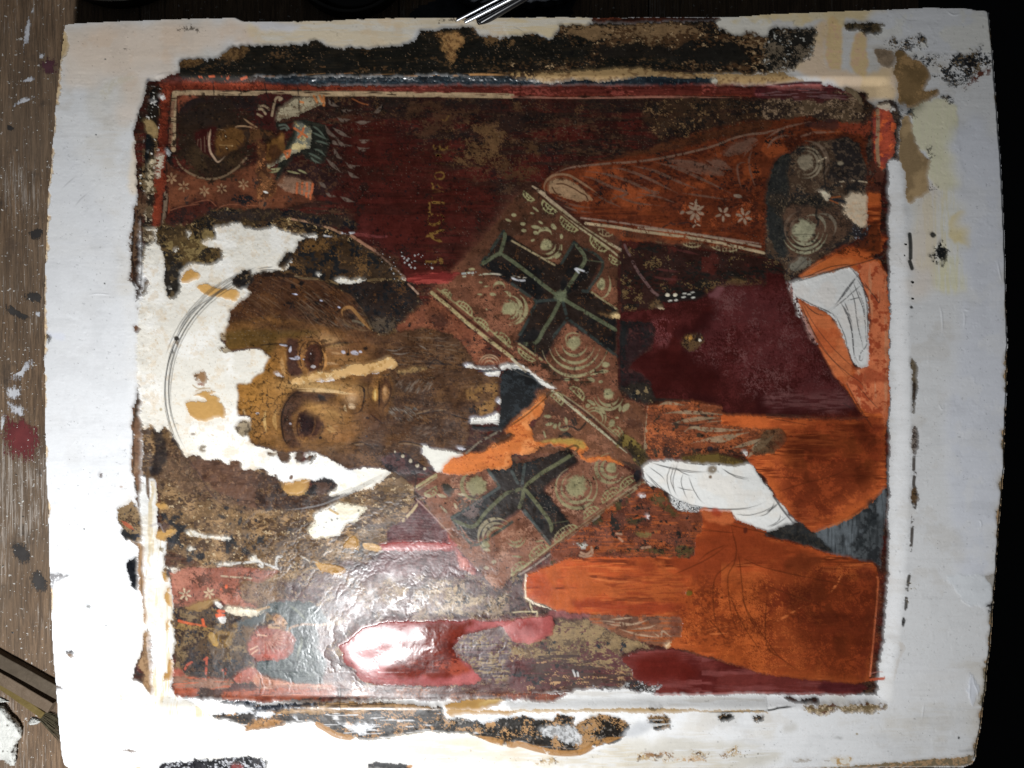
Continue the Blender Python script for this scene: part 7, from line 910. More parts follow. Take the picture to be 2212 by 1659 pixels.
pit = sstep(.955, .985, nf('fin', 4)) * old * .5 + sstep(.98, .995, nf('sml', 6))*old*.5; ALB *= (1-pit)[..., None]; HT -= .4*pit
wr = sstep(.965, .99, nf('dot', 5)) * old * sstep(.5, .8, nf('mid', 7)) * .25
ALB[...] = ALB*(1-wr[..., None]) + np.array([.30, .24, .18], np.float32)*wr[..., None]*np.clip(meter(1100, 900), 0, 1)
gk = (KIND == 1).astype(np.float32); HT += .38*gk*(.55*sstep(.86, .99, nf('sml', 23))*sstep(.4, .8, nf('mid', 9)) - .5*sstep(.93, .99, nf('fin', 19)) + .25*(nf('hof', 15)-.5)*sstep(.4, .8, nf('big', 3))); gv_ = 1 - gk*(.05*sstep(.6, .95, nf('mid', 11)) + .04*sstep(.7, .95, nf('hor', 5)) + .03*(g1-.5)); ALB *= gv_[..., None]
fo = (KIND == 1).astype(np.float32)*sstep(.985, .997, nf('fin', 17)); ALB[...] = ALB*(1-.35*fo[..., None])
RG += old*(.10*(nf('mid', 3)-.5) + .10*(g3-.5))

# the coats settle into a smooth varnished skin; brushed varnish keeps only its soft ridges
sm_ = blur(HT, 3.0); a_ = np.clip(old + new, 0, 1)*.6; HT = HT*(1-a_) + sm_*a_
vm, vmm, _ = mask('@F 560 1060 760 1060 900 1060 1010 1140 1120 1260 1180 1330 1120 1480 700 1500 430 1490 400 1380 480 1250', 2, 0, 20)
pr_ = np.hypot(GU-1085, (GV-1455)*1.15) + 26*NF['wx']; pt_ = np.arctan2(GV-1455, GU-1085)*260 + 500*0 + 40*NF['wy']
def polar(w, Lg, seed):
    g = np.random.default_rng(seed).random((400, 400)).astype(np.float32); x = pr_/w; y = (pt_+900)/Lg; ix = x.astype(int) % 398; iy = y.astype(int) % 398; tx = x-np.floor(x); ty = y-np.floor(y); tx = tx*tx*(3-2*tx); ty = ty*ty*(3-2*ty)
    return (g[iy, ix]*(1-tx)+g[iy, ix+1]*tx)*(1-ty) + (g[iy+1, ix]*(1-tx)+g[iy+1, ix+1]*tx)*ty
rd = .5*polar(17, 190, 91) + .42*polar(7, 120, 92) + .08*fbm(40, 20, 93, 3); vv = vmm*(a_[vm] > .1)
HT[vm] = HT[vm]*(1-vv) + (blur(HT[vm], 6) + np.where((LB == WET)[vm], .3, 1.0)*(rd[vm]-.5))*vv
KW = (LB == WET)[vm]; nr = .33 + .22*(rank(rd)[vm]-.5) + .12*(nf('sml', 2)[vm]-.5)
RG[vm] = RG[vm]*(1-vv) + np.where(KW, RG[vm], np.maximum(nr, .2))*vv

for u in range(580, 1200, 4):
    blob(u+random.uniform(-3, 3), 174+random.uniform(-5, 5), random.uniform(1.6, 3.4), random.uniform(1.0, 1.8), (52, 66, 76), .3, 0, 1, random.uniform(.25, .7))
# ------------------------------------------------------------------ materials
def mat(name, build):
    m = bpy.data.materials.new(name); m.use_nodes = True; nt = m.node_tree; build(nt, nt.nodes["Principled BSDF"]); return m
def nd(nt, t, **kw):
    n = nt.nodes.new(t)
    for k, v in kw.items(): setattr(n, k, v)
    return n
def noise(nt, scale, detail=4, vec=None, rough=.6, dist=0):
    n = nd(nt, 'ShaderNodeTexNoise'); n.inputs['Scale'].default_value = scale; n.inputs['Detail'].default_value = detail
    n.inputs['Roughness'].default_value = rough; n.inputs['Distortion'].default_value = dist
    if vec: nt.links.new(vec, n.inputs['Vector'])
    return n
def coords(nt, scale=(1, 1, 1), rot=(0, 0, 0)):
    c = nd(nt, 'ShaderNodeTexCoord'); m = nd(nt, 'ShaderNodeMapping'); m.inputs['Scale'].default_value = scale; m.inputs['Rotation'].default_value = rot
    nt.links.new(c.outputs['Object'], m.inputs['Vector']); return m.outputs['Vector']
def ramp(nt, src, a, b, ca, cb):
    r = nd(nt, 'ShaderNodeValToRGB'); r.color_ramp.elements[0].position = a; r.color_ramp.elements[1].position = b
    r.color_ramp.elements[0].color = (*ca, 1); r.color_ramp.elements[1].color = (*cb, 1); nt.links.new(src, r.inputs['Fac']); return r.outputs['Color']
def mix(nt, fac, a, b, mode='MIX'):
    m = nd(nt, 'ShaderNodeMix', data_type='RGBA', blend_type=mode)
    for s, v in ((0, fac), (6, a), (7, b)):
        if hasattr(v, 'links') or hasattr(v, 'is_linked'): nt.links.new(v, m.inputs[s])
        else: m.inputs[s].default_value = v if s == 0 else (*v, 1)
    return m.outputs[2]
def paint_mat(nt, p, spec=.5, bump=.05, coat=0, gscale=1500, var=.14):
    a = nd(nt, 'ShaderNodeVertexColor', layer_name='pigment'); v = coords(nt)
    g = noise(nt, gscale, 3, v, .7); col = mix(nt, 1.0, a.outputs['Color'], ramp(nt, g.outputs['Fac'], .25, .75, (1-var,)*3, (1+var,)*3), 'MULTIPLY')
    nt.links.new(col, p.inputs['Base Color'])
    rg = nd(nt, 'ShaderNodeMath', operation='ADD'); sc = nd(nt, 'ShaderNodeMath', operation='MULTIPLY_ADD')
    g2 = noise(nt, 260, 5, v, .7); nt.links.new(g2.outputs['Fac'], sc.inputs[0]); sc.inputs[1].default_value = .16; sc.inputs[2].default_value = -.06
    nt.links.new(a.outputs['Alpha'], rg.inputs[0]); nt.links.new(sc.outputs[0], rg.inputs[1]); nt.links.new(rg.outputs[0], p.inputs['Roughness'])
    p.inputs['Specular IOR Level'].default_value = spec
    b = nd(nt, 'ShaderNodeBump'); b.inputs['Strength'].default_value = bump; b.inputs['Distance'].default_value = .0004
    g3 = noise(nt, 700, 6, v, .65); nt.links.new(g3.outputs['Fac'], b.inputs['Height']); nt.links.new(b.outputs['Normal'], p.inputs['Normal'])
    if coat: p.inputs['Coat Weight'].default_value = coat; p.inputs['Coat Roughness'].default_value = .05
M_PAINT = mat('old_tempera', lambda nt, p: paint_mat(nt, p, .34, .05))
M_GESSO = mat('gesso', lambda nt, p: paint_mat(nt, p, .20, .05, var=.035))
M_GLAZE = mat('glaze', lambda nt, p: paint_mat(nt, p, .3, .03))
def wet(nt, p): paint_mat(nt, p, .24, .01)
M_WET = mat('wet_glaze', wet)
def wood(dark, light, sc=(60, 5, 60), spec=.25, rough=.6, bump=.3):
    def f(nt, p):
        v = coords(nt, sc); n = noise(nt, 3, 8, v, .7, .6); n2 = noise(nt, 14, 4, v, .7)
        c = mix(nt, n2.outputs['Fac'], ramp(nt, n.outputs['Fac'], .3, .7, dark, light), dark)
        nt.links.new(c, p.inputs['Base Color']); p.inputs['Roughness'].default_value = rough; p.inputs['Specular IOR Level'].default_value = spec
        b = nd(nt, 'ShaderNodeBump'); b.inputs['Strength'].default_value = bump; b.inputs['Distance'].default_value = .001; nt.links.new(n.outputs['Fac'], b.inputs['Height']); nt.links.new(b.outputs['Normal'], p.inputs['Normal'])
    return f
M_BOARD = mat('panel_wood', wood((.05, .028, .016), (.13, .075, .04)))

# ------------------------------------------------------------------ icon panel: relief parts + wooden board
BULGE = 46.0
def surf(x, y): return BULGE * np.clip(1 - (y / 818.0)**2, -.15, 1)
X0 = GU - CX; Y0 = CY - GV
Z = np.zeros_like(X0)
for _ in range(12): Z = surf(0, Y0 * (CAM_H - Z) / CAM_H)
KX = (CAM_H - Z) / CAM_H
# rounded outer edge
edge = blur(PM.astype(np.float32), 4.0)
HTF = np.clip(HT, -16, 8) - 5.0 * sstep(.9, .5, edge)
PX = (X0 * KX * U2M).astype(np.float32); PY = (Y0 * KX * U2M).astype(np.float32); PZ = ((Z + HTF) * U2M).astype(np.float32)
ICON_O = Vector((0, 0, 0))
icon = tag(empty('icon_panel'), 'wooden icon panel under restoration, saint lying sideways, white gesso borders', 'icon panel')
cellL = LB[:-1, :-1].copy(); cellP = PM[:-1, :-1] & PM[1:, :-1] & PM[:-1, 1:] & PM[1:, 1:]
idx = np.arange(NX*NY, dtype=np.int64).reshape(NY, NX)
P3 = np.stack([PX, PY, PZ], -1).reshape(-1, 3)
COLA = np.concatenate([np.clip(ALB, .004, .9), np.clip(RG, .03, 1)[..., None]], -1).reshape(-1, 4).astype(np.float32)
def grid_mesh(name, m):
    ys, xs = np.nonzero(m)
    q = np.stack([idx[ys, xs], idx[ys+1, xs], idx[ys+1, xs+1], idx[ys, xs+1]], 1)
    u, inv = np.unique(q.ravel(), return_inverse=True); me = bpy.data.meshes.new(name)
    n = len(ys); me.vertices.add(len(u)); me.vertices.foreach_set('co', P3[u].ravel())
    me.loops.add(4*n); me.loops.foreach_set('vertex_index', inv.astype(np.int32)); me.polygons.add(n)
    me.polygons.foreach_set('loop_start', np.arange(0, 4*n, 4, dtype=np.int32)); me.polygons.foreach_set('use_smooth', np.ones(n, bool))
    me.update(calc_edges=True)
    a = me.color_attributes.new('pigment', 'FLOAT_COLOR', 'POINT'); a.data.foreach_set('color', COLA[u].ravel()); return me
OBJS = {}
for i, d in enumerate(PARTS):
    if i == 0: continue
    m = cellP & (cellL == i)
    if m.sum() < 12: continue
    nm = d['name']; mt = M_GESSO if ('gesso' in nm or 'blank' in nm or 'edge_wear' in nm or 'putty' in nm) else M_WET if nm == 'wet_glaze' else M_GLAZE if ('glaze' in nm or 'underpaint' in nm or 'orange' in nm or 'blue' in nm) else M_PAINT
    o = link_mesh(nm, grid_mesh(nm, m), mt); OBJS[i] = o
    if d['label'] and not d.get('dup'): o['label'] = d['label']
    if d.get('stuff'): o['kind'] = 'stuff'
for i, o in OBJS.items():
    par = PARTS[i]['parent']; o.parent = OBJS[par] if par in OBJS else icon
# side walls and back of the wooden board
TH = 84.0
fm = cellP; sid = []
def bnd(a, b): sid.append(np.stack([a, b], 1))
pad = np.pad(fm, 1)
up = fm & ~pad[:-2, 1:-1]; dn = fm & ~pad[2:, 1:-1]; lf = fm & ~pad[1:-1, :-2]; rt = fm & ~pad[1:-1, 2:]
y, x = np.nonzero(up); bnd(idx[y, x+1], idx[y, x]); y, x = np.nonzero(dn); bnd(idx[y+1, x], idx[y+1, x+1])
y, x = np.nonzero(lf); bnd(idx[y, x], idx[y+1, x]); y, x = np.nonzero(rt); bnd(idx[y+1, x+1], idx[y, x+1])
E = np.concatenate(sid); u, inv = np.unique(E.ravel(), return_inverse=True); inv = inv.reshape(-1, 2)
top = P3[u]; cen = top.mean(0); mid = top.copy(); mid[:, 2] -= 6*U2M; bot = top.copy(); bot[:, 2] = -TH*U2M; bot[:, :2] = top[:, :2]*.998
nv = len(u); me = bpy.data.meshes.new('wooden_board'); Vv = np.concatenate([top, mid, bot])
Q = np.concatenate([np.stack([inv[:, 0], inv[:, 1], inv[:, 1]+nv, inv[:, 0]+nv], 1), np.stack([inv[:, 0]+nv, inv[:, 1]+nv, inv[:, 1]+2*nv, inv[:, 0]+2*nv], 1)])[:, ::-1]
me.vertices.add(len(Vv)); me.vertices.foreach_set('co', Vv.ravel()); me.loops.add(Q.size); me.loops.foreach_set('vertex_index', Q.ravel().astype(np.int32)); me.polygons.add(len(Q)); me.polygons.foreach_set('loop_start', np.arange(0, Q.size, 4, dtype=np.int32)); me.update(calc_edges=True)
link_mesh('wooden_board', me, M_BOARD, icon)
# ------------------------------------------------------------------ the bench and what lies round the panel
TZ = -TH - 1.5
def bevel_box(name, u0, v0, u1, v1, z0, z1, m, parent=None, rot=0, bev=1.5, cuts=0, jitter=0):
    """a bevelled board given by two corners seen in the drawing, z in units"""
    a = Vector(at(u0, v0, z1)); b = Vector(at(u1, v1, z1)); bm = bmesh.new()
    bmesh.ops.create_cube(bm, size=1); w, h, t = abs(b.x-a.x), abs(b.y-a.y), (z1-z0)*U2M
    for vv in bm.verts: vv.co = Vector((vv.co.x*w, vv.co.y*h, vv.co.z*t))
    bmesh.ops.bevel(bm, geom=bm.edges[:], offset=bev*U2M, segments=2, affect='EDGES')
    me = bpy.data.meshes.new(name); bm.to_mesh(me); bm.free(); o = link_mesh(name, me, m, parent)
    o.location = ((a.x+b.x)/2, (a.y+b.y)/2, (z0+z1)/2*U2M); o.rotation_euler = (0, 0, rot); return o
def table_mat(nt, p):
    v = coords(nt, (1, 1, 1), (0, 0, .06)); vs = coords(nt, (150, 11, 40), (0, 0, .06)); vs2 = coords(nt, (420, 26, 40), (0, 0, .06))
    n1 = noise(nt, 1.6, 8, vs, .72, .8); n2 = noise(nt, 2.0, 6, vs2, .75, .3); big = noise(nt, 9, 5, v, .6); med = noise(nt, 40, 5, v, .65); sp = noise(nt, 420, 3, v, .6); sp2 = noise(nt, 230, 4, v, .75)
    c = ramp(nt, n1.outputs['Fac'], .3, .72, (.105, .062, .034), (.30, .20, .125)); c = mix(nt, ramp(nt, n2.outputs['Fac'], .42, .60, (.0,)*3, (.75,)*3), c, (.055, .038, .026))
    c = mix(nt, ramp(nt, big.outputs['Fac'], .42, .66, (0,)*3, (.55,)*3), c, (.15, .112, .08)); c = mix(nt, ramp(nt, med.outputs['Fac'], .60, .72, (0,)*3, (.75,)*3), c, (.045, .036, .03))
    f = ramp(nt, sp.outputs['Fac'], .665, .70, (0,)*3, (.85,)*3); c = mix(nt, f, c, (.55, .53, .5)); c = mix(nt, ramp(nt, sp2.outputs['Fac'], .30, .34, (.8,)*3, (0,)*3), c, (.03, .025, .02))
    st = noise(nt, 1.0, 5, coords(nt, (900, 34, 40), (0, 0, .09)), .8, .2); area = noise(nt, 11, 3, v, .5); pr = nd(nt, 'ShaderNodeMath', operation='MULTIPLY'); nt.links.new(st.outputs['Fac'], pr.inputs[0]); nt.links.new(area.outputs['Fac'], pr.inputs[1])
    c = mix(nt, ramp(nt, pr.outputs[0], .315, .37, (0,)*3, (.65,)*3), c, (.46, .41, .36)); blot = noise(nt, 22, 6, v, .7, .5); c = mix(nt, ramp(nt, blot.outputs['Fac'], .30, .40, (.7,)*3, (0,)*3), c, (.06, .042, .032))
    nt.links.new(c, p.inputs['Base Color']); p.inputs['Roughness'].default_value = .72; p.inputs['Specular IOR Level'].default_value = .25
    b = nd(nt, 'ShaderNodeBump'); b.inputs['Strength'].default_value = .6; b.inputs['Distance'].default_value = .0012; nt.links.new(n2.outputs['Fac'], b.inputs['Height']); nt.links.new(b.outputs['Normal'], p.inputs['Normal'])
M_TAB = mat('bench_wood', table_mat)
bench = empty('workbench'); tag(bench, None, None, None, 'structure')
# boards running away from the viewer; the bench ends under the right side of the panel
bounds = [(-2200, -1500), (-1497, -930), (-927, -363), (-360, 300), (303, 860), (863, 1400), (1403, 1985)]
for i, (a, b) in enumerate(bounds):
    bevel_box('plank', a, -900, b, 2700, TZ-70, TZ, M_TAB, bench, 0, 1.6)
def floor_mat(nt, p):
    v = coords(nt); n = noise(nt, 14, 6, v); nt.links.new(ramp(nt, n.outputs['Fac'], .3, .7, (.0015, .0015, .002), (.004, .004, .005)), p.inputs['Base Color']); p.inputs['Roughness'].default_value = .8
M_FLOOR = mat('dark_floor', floor_mat)
bm = bmesh.new(); bmesh.ops.create_grid(bm, x_segments=4, y_segments=4, size=8); me = bpy.data.meshes.new('floor'); bm.to_mesh(me); bm.free(); fl = link_mesh('floor', me, M_FLOOR); fl.location = (0, 0, -.78); fl['kind'] = 'structure'
# rougher board carrying on at the top right in shadow
def flat_stain(name, pts, z, m, parent=None, th=.4, seed=0, jag=3, kind=None):
    """thin dried paint or dirt with a ragged outline, lying on the bench"""
    rr = random.Random(seed); q = smooth(path(pts), True, 8); bm = bmesh.new(); top = []; c = q.mean(axis=0)
    for p_ in q:
        j = 1 + rr.uniform(-.02, .02)*jag; u, v = c[0]+(p_[0]-c[0])*j, c[1]+(p_[1]-c[1])*j; top.append(bm.verts.new(at(u, v, z+th*.4)))
    cc = bm.verts.new(at(c[0], c[1], z+th)); base = [bm.verts.new((t.co.x, t.co.y, z*U2M)) for t in top]; n = len(top)
    for i in range(n): bm.faces.new((cc, top[i-1], top[i])); bm.faces.new((top[i-1], base[i-1], base[i], top[i]))
    bmesh.ops.recalc_face_normals(bm, faces=bm.faces[:]); me = bpy.data.meshes.new(name); ci = cc.index if cc.index >= 0 else n; bm.verts.index_update(); ci = cc.index; bm.to_mesh(me); bm.free()
    ca = me.color_attributes.new('body', 'FLOAT_COLOR', 'POINT'); ca.data.foreach_set('color', np.array([[1, 1, 1, 1] if i == ci else [0, 0, 0, 1] for i in range(len(me.vertices))], np.float32).ravel()); return link_mesh(name, me, m, parent)
def smear_mat(c1, c2, th=.5, rough=.5, scale=600):
    def f(nt, p):
        v = coords(nt); n = noise(nt, scale, 5, v, .8); n3 = noise(nt, 90, 3, v, .6); vs = coords(nt, (420, 26, 40), (0, 0, .06)); g = noise(nt, 2.0, 6, vs, .75, .3)
        nt.links.new(ramp(nt, n3.outputs['Fac'], .3, .7, c1, c2), p.inputs['Base Color']); p.inputs['Roughness'].default_value = rough
        s0 = nd(nt, 'ShaderNodeMath', operation='ADD'); nt.links.new(n.outputs['Fac'], s0.inputs[0]); nt.links.new(g.outputs['Fac'], s0.inputs[1]); bd_ = nd(nt, 'ShaderNodeVertexColor', layer_name='body'); s = nd(nt, 'ShaderNodeMath', operation='MULTIPLY_ADD'); nt.links.new(bd_.outputs['Color'], s.inputs[0]); s.inputs[1].default_value = -.55; nt.links.new(s0.outputs[0], s.inputs[2])
        sh = nd(nt, 'ShaderNodeMath', operation='MULTIPLY_ADD'); nt.links.new(s.outputs[0], sh.inputs[0]); sh.inputs[1].default_value = .5; sh.inputs[2].default_value = .25; t_ = (th*2-.26)*.5+.25; nt.links.new(ramp(nt, sh.outputs[0], t_-.02, t_+.05, (1,)*3, (0,)*3), p.inputs['Alpha'])
    return f
M_RED = mat('dried_red_paint', smear_mat((.10, .02, .022), (.17, .035, .035), .535)); M_WHT = mat('dried_white_paint', smear_mat((.45, .46, .5), (.65, .65, .66), .475)); M_DRK = mat('dark_stain', smear_mat((.028, .025, .024), (.05, .045, .042), .55)); M_PUR = mat('dried_purple_paint', smear_mat((.07, .025, .035), (.10, .04, .05), .50))
flat_stain('dried_paint', '@20 0 250 100 270 200 265 280 320 370 400 370 540 300 670 180 690 60 650 10 520', TZ+.1, M_RED, bench, seed=1)['label'] = 'dried dark red paint stain'
flat_stain('dried_paint', '@00 340 520 480 490 500 640 400 660 340 600', TZ+.1, M_PUR, bench, seed=2)
for i, q in enumerate(('@20 30 0 200 10 210 120 120 170 40 120', '@10 30 1620 130 1600 200 1500 250 1390 240 1430 320 1440 280 1520 210 1600 200 1659 40 1659', '@20 0 230 60 260 30 400 0 440', '@00 230 130 280 140 240 420 190 430', '@00 310 640 300 700 200 720 170 700', '@00 60 930 180 840 330 820 320 850 120 930', '@10 310 1020 350 1040 340 1090 300 1060', '@00 270 60 300 60 290 130 260 120', '@00 340 440 400 470 370 520 330 500', '@20 40 130 240 200 230 300 90 270')):
    flat_stain('paint_smear', q, TZ+.15, M_WHT, bench, seed=i+10)
for i, q in enumerate(('@20 90 1400 140 1350 210 1370 260 1450 250 1550 170 1560 110 1480', '@20 270 1640 340 1600 380 1659 @30 420 60 400 140 300 130 260 40', '@10 250 340 330 310 380 340 330 420 260 400', '@10 210 880 300 860 370 900 360 960 230 940', '@10 60 960 200 1050 280 1080 200 1110 60 1040', '@00 60 1080 120 1100 110 1130 60 1120', '@30 90 480 120 485 110 500', '@20 185 1140 205 1140 200 1158')):
    flat_stain('dark_stain', q, TZ+.12, M_DRK, bench, seed=i+30)
# crumbs on the bench
M_CRUMB = mat('gesso_crumb', lambda nt, p: (p.inputs['Base Color'].__setattr__('default_value', (.5, .48, .44, 1)), p.inputs['Roughness'].__setattr__('default_value', .8)))
bm = bmesh.new(); rc = random.Random(5)
for i in range(420):
    u = rc.uniform(0, 110); v = rc.uniform(0, 1659) if rc.random() < .6 else rc.gauss(960, 160); s = rc.uniform(.6, 1.8)*U2M*(2.2 if rc.random() < .06 else 1)
    r_ = bmesh.ops.create_icosphere(bm, subdivisions=0 if False else 1, radius=s)['verts'] if False else bmesh.ops.create_cone(bm, segments=5, radius1=s, radius2=s*.5, depth=s, cap_ends=True)['verts']
    p_ = Vector(at(u, v, TZ)); M_ = Matrix.Rotation(rc.uniform(0, 6), 3, Vector((rc.random(), rc.random(), rc.random())).normalized())
    for w_ in r_: w_.co = M_ @ Vector((w_.co.x*rc.uniform(.8, 1.3), w_.co.y, w_.co.z*.7)) + p_
me = bpy.data.meshes.new('gesso_crumbs'); bm.to_mesh(me); bm.free(); tag(link_mesh('gesso_crumbs', me, M_CRUMB), 'white gesso crumbs scattered over the bench left of the panel', 'crumbs', None, 'stuff')

# wooden laths lying under the lower left of the panel
def lath(name, axis, hw, z0, z1, m, tw=(1, 1), parent=None, taper=1):
    (ua, va), (ub, vb) = axis; a = Vector(at(ua, va, z1)); b = Vector(at(ub, vb, z1)); d = (b-a); L_ = d.length; d.normalize(); n = Vector((-d.y, d.x, 0)); bm = bmesh.new(); rings_ = []
    N = 14; rr = random.Random(int(ua))
    for i in range(N+1):
        t = i/N; c = a + (b-a)*t; w = hw*U2M*(1 + (taper-1)*t); j = rr.uniform(-.03, .03)*w
        rings_.append([bm.verts.new(p_) for p_ in (c+n*(w+j)+Vector((0, 0, -.9*U2M)), c+n*(w*.93+j), c-n*(w*.93-j), c-n*(w-j)+Vector((0, 0, -.9*U2M)), c-n*(w-j)+Vector((0, 0, -(z1-z0)*U2M)), c+n*(w+j)+Vector((0, 0, -(z1-z0)*U2M)))])
    for i in range(N):
        for k in range(6): bm.faces.new((rings_[i][k], rings_[i][(k+1) % 6], rings_[i+1][(k+1) % 6], rings_[i+1][k]))
    bm.faces.new(rings_[0]); bm.faces.new(rings_[-1][::-1]); bmesh.ops.recalc_face_normals(bm, faces=bm.faces[:]); me = bpy.data.meshes.new(name); bm.to_mesh(me); bm.free(); return link_mesh(name, me, m, parent)
M_LATH = mat('grey_lath', wood((.06, .045, .03), (.16, .125, .09), (30, 30, 30))); M_LATH2 = mat('pale_lath', wood((.10, .07, .045), (.22, .165, .12), (60, 60, 60))); M_STICK = mat('varnished_stick', wood((.10, .07, .022), (.24, .18, .07), (50, 50, 50), .5, .35))
o = lath('wooden_lath', ((-60, 1396), (150, 1512)), 14, TZ, TZ+18, M_LATH); tag(o, 'flat grey-brown lath, the one farthest from the foam scrap, half under the panel', 'lath')
o = lath('wooden_lath', ((-60, 1432), (108, 1530)), 12.5, TZ+1, TZ+23, M_LATH2); tag(o, 'short paler lath with a square cut end, lying against the brush handle', 'lath')
brush = tag(empty('paint_brush', at(60, 1510, TZ)), 'flat brush with a yellowish wooden handle and frayed bristle end', 'brush')
o = lath('handle', ((-50, 1446), (92, 1546)), 8, TZ, TZ+13, M_STICK); o.parent = brush; o.matrix_parent_inverse = Matrix.Translation(-brush.location)
M_BRIS = mat('bristle', wood((.06, .05, .03), (.17, .145, .09), (200, 200, 200)))
bm = bmesh.new(); rc = random.Random(9)
for i in range(120):
    t = rc.uniform(-1, 1); a = Vector(at(90+t*6, 1546-t*9, TZ+rc.uniform(1, 9))); b = Vector(at(138+t*10+rc.uniform(-4, 6), 1578-t*24+rc.uniform(-4, 4), TZ+rc.uniform(.8, 9))); d = (b-a).normalized(); n = Vector((-d.y, d.x, 0))*.45*U2M; h = Vector((0, 0, .45*U2M)); mm = (a+b)/2 + Vector((rc.uniform(-2, 2), rc.uniform(-2, 2), 0))*U2M
    prev = None
    for c, k in ((a, 1), (mm, 1), (b, .3)):
        cur = [bm.verts.new(c+n*k), bm.verts.new(c+h*k), bm.verts.new(c-n*k)]
        if prev: [bm.faces.new((prev[j], prev[(j+1) % 3], cur[(j+1) % 3], cur[j])) for j in range(3)]
        prev = cur
bmesh.ops.recalc_face_normals(bm, faces=bm.faces[:]); me = bpy.data.meshes.new('bristles'); bm.to_mesh(me); bm.free(); o = link_mesh('bristles', me, M_BRIS); o['kind'] = 'stuff'; o.parent = brush; o.matrix_parent_inverse = Matrix.Translation(-brush.location)
# lump of white foam / gesso waste
def lump(name, pts, h, m, seed, sub=3, bumps=1.0):
    q = smooth(path(pts), True, 4); n = 46; rr = np.random.default_rng(seed); bm = bmesh.new()
    x0, y0 = q.min(0); x1, y1 = q.max(0); gx = np.linspace(x0, x1, n); gy = np.linspace(y0, y1, n); G = {}
    ins = np.zeros((n, n), bool); XX, YY = np.meshgrid(gx, gy)
    for i in range(len(q)):
        a, b = q[i], q[i-1]
        if a[1] != b[1]: ins ^= ((a[1] > YY) != (b[1] > YY)) & (XX < (b[0]-a[0])*(YY-a[1])/(b[1]-a[1])+a[0])
    dist = np.full((n, n), 1e9)
    for i in range(len(q)): dist = np.minimum(dist, np.hypot(XX-q[i, 0], YY-q[i, 1]))
    nz = rr.random((n, n)); nz2 = np.kron(rr.random((n//4+1, n//4+1)), np.ones((4, 4)))[:n, :n]
    for j in range(n):
        for i in range(n):
            if ins[j, i]:
                z = TZ + h*min(1, (dist[j, i]/(h*.55))**.5) + bumps*(nz[j, i]*2.2 + nz2[j, i]*2.5 - 2); G[j, i] = (bm.verts.new(at(gx[i]+rr.uniform(-.8, .8), gy[j]+rr.uniform(-.8, .8), max(z, TZ+.2))), bm.verts.new(at(gx[i], gy[j], TZ)))
    for (j, i), (a, b) in list(G.items()):
        if (j+1, i) in G and (j, i+1) in G and (j+1, i+1) in G:
            bm.faces.new((G[j, i][0], G[j+1, i][0], G[j+1, i+1][0], G[j, i+1][0])); bm.faces.new((G[j, i][1], G[j, i+1][1], G[j+1, i+1][1], G[j+1, i][1]))
    be = [e for e in bm.edges if len(e.link_faces) == 1]; low = {id(b): a for a, b in G.values()}; tops = {a: b for a, b in G.values()}
    for e in be:
        a, b = e.verts
        if a in tops and b in tops: bm.faces.new((a, b, tops[b], tops[a]))
    for v_ in [v_ for v_ in bm.verts if not v_.link_faces]: bm.verts.remove(v_)
    bmesh.ops.recalc_face_normals(bm, faces=bm.faces[:]); me = bpy.data.meshes.new(name); bm.to_mesh(me); bm.free(); o = link_mesh(name, me, m)
    for p_ in me.polygons: p_.use_smooth = True
    return o
def foam(nt, p):
    v = coords(nt); n = noise(nt, 700, 4, v, .7); n2 = noise(nt, 130, 3, v, .7); c = ramp(nt, n2.outputs['Fac'], .33, .42, (.07, .06, .05), (.62, .62, .58)); nt.links.new(c, p.inputs['Base Color']); p.inputs['Roughness'].default_value = .85
    b = nd(nt, 'ShaderNodeBump'); b.inputs['Strength'].default_value = .7; b.inputs['Distance'].default_value = .0008; nt.links.new(n.outputs['Fac'], b.inputs['Height']); nt.links.new(b.outputs['Normal'], p.inputs['Normal'])
M_FOAM = mat('white_crumbly', foam)
tag(lump('foam_scrap', '@30 -140 1130 0 1110 50 1130 100 1200 150 1240 190 1310 200 1380 160 1440 150 1520 130 1640 80 1640 20 1590 -60 1620 -200 1560 -200 1250', 26, M_FOAM, 1), 'crumbly white foam scrap in the lower left corner', 'foam scrap')
tag(lump('plaster_chip', '@30 245 1270 280 1225 330 1240 352 1255 330 1275 270 1290', 7, M_FOAM, 2, bumps=.5), 'small white chip beside the foam scrap', 'chip')
tag(lump('plaster_chip', '@30 -60 1040 0 1050 60 1078 80 1085 20 1092 -60 1085', 5, M_FOAM, 3, bumps=.4), 'thin pale sliver between brush handle and foam scrap', 'chip')

# two round dark tins behind the panel
def lathe(name, prof, m, parent=None, seg=96):
    bm = bmesh.new(); rs = []
    for r_, z_ in prof: rs.append([bm.verts.new((r_*math.cos(2*math.pi*i/seg)*U2M, r_*math.sin(2*math.pi*i/seg)*U2M, z_*U2M)) for i in range(seg)])
    for a, b in zip(rs, rs[1:]):
        for i in range(seg): bm.faces.new((a[i], a[(i+1) % seg], b[(i+1) % seg], b[i]))
    bm.faces.new(rs[-1]); bm.faces.new(rs[0][::-1]); bmesh.ops.recalc_face_normals(bm, faces=bm.faces[:])
    me = bpy.data.meshes.new(name); bm.to_mesh(me); bm.free()
    for p_ in me.polygons: p_.use_smooth = True
    return link_mesh(name, me, m, parent)
def dark(c, rough=.35, spec=.5, metal=0):
    def f(nt, p):
        v = coords(nt); n = noise(nt, 60, 5, v, .7); nt.links.new(ramp(nt, n.outputs['Fac'], .3, .7, tuple(x*.6 for x in c), c), p.inputs['Base Color']); p.inputs['Roughness'].default_value = rough; p.inputs['Specular IOR Level'].default_value = spec; p.inputs['Metallic'].default_value = metal
    return f
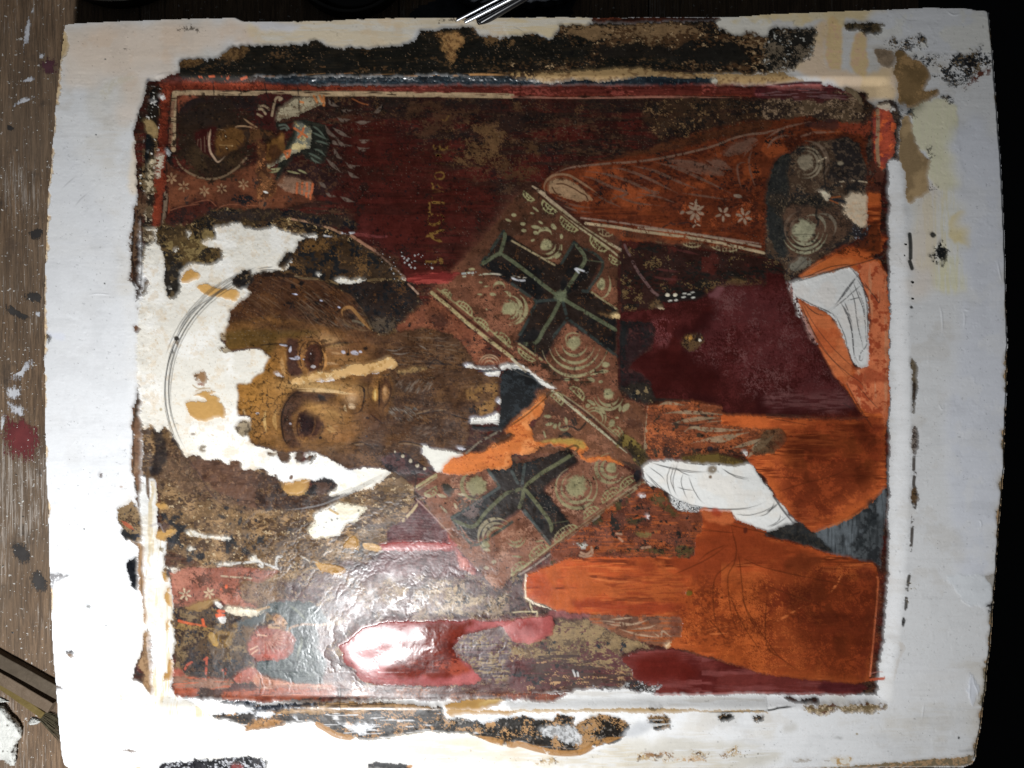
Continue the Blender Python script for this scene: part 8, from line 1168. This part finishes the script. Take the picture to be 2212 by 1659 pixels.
M_TIN = mat('dark_tin', dark((.03, .026, .02), .45)); M_LIQ = mat('dark_liquid', dark((.012, .012, .010), .25)); M_PLAST = mat('dark_rubber', dark((.02, .02, .022), .5))
for (u, v, R_, lab, h) in ((262, -160, 190, 'dark round tin nearest the left corner of the panel', 34), (760, -88, 138, 'dark round tin with a pale inner rim, beside the metal rods', 30)):
    b = tag(empty('tin', at(u, v, TZ)), lab, 'tin', 'round tins behind the panel')
    lathe('body', [(R_*.94, 0), (R_, 3), (R_, h), (R_*.985, h+3), (R_*.95, h+3), (R_*.93, h), (R_*.92, 10), (0.5, 9)], M_TIN, b)
    lathe('contents', [(R_*.915, 10), (R_*.915, 14), (R_*.6, 15), (0.5, 14)], M_LIQ, b)
    lathe('inner_rim', [(R_*.70, 15), (R_*.72, 19), (R_*.69, 20), (R_*.66, 18), (R_*.62, 15)], M_TIN, b)
# two chromed rods and a black rod
def rod(name, a, b, r_, m, parent=None, prof=None):
    A, B = Vector(a), Vector(b); d = B-A; o = lathe(name, [(r_*.5, 0), (r_, r_*.6)] + [(r_*(prof(t) if prof else 1), t*d.length/U2M) for t in np.linspace(.02, .98, 20)] + [(r_*.5, d.length/U2M)], m, parent, 28)
    o.location = A; o.rotation_euler = d.to_track_quat('Z', 'Y').to_euler(); return o
M_CHR = mat('chrome', dark((.62, .64, .68), .38, .5, 1.0)); M_BLK = mat('black_lacquer', dark((.01, .01, .012), .2))
tag(rod('metal_rod', at(985, 45, TZ+88), at(1130, -30, TZ+150), 3.0, M_CHR), 'thin chromed rod, the upper-left one of the pair behind the panel', 'rod')
tag(rod('metal_rod', at(1003, 49, TZ+89), at(1150, -26, TZ+151), 4.0, M_CHR), 'thicker chromed rod lying beside the thinner one behind the panel', 'rod')
tag(rod('black_handle', at(1030, 52, TZ+82), at(1190, -40, TZ+140), 10, M_BLK), 'black lacquered handle beside the chromed rods', 'handle')
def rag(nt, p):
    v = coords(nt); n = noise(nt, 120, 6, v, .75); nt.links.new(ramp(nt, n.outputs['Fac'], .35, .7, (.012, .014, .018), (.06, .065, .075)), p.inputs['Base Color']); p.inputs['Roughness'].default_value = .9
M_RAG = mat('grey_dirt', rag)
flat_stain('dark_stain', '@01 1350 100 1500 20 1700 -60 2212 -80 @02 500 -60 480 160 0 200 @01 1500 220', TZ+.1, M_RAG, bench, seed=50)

M_CLOTH = mat('dark_cloth', rag)
tag(lump('folded_cloth', '@F 960 -60 1010 20 1100 22 1220 10 1260 -40 1200 -120 1000 -130', 66, M_CLOTH, 7, bumps=1.5), 'dark bluish folded cloth carrying the metal rods behind the panel', 'cloth')
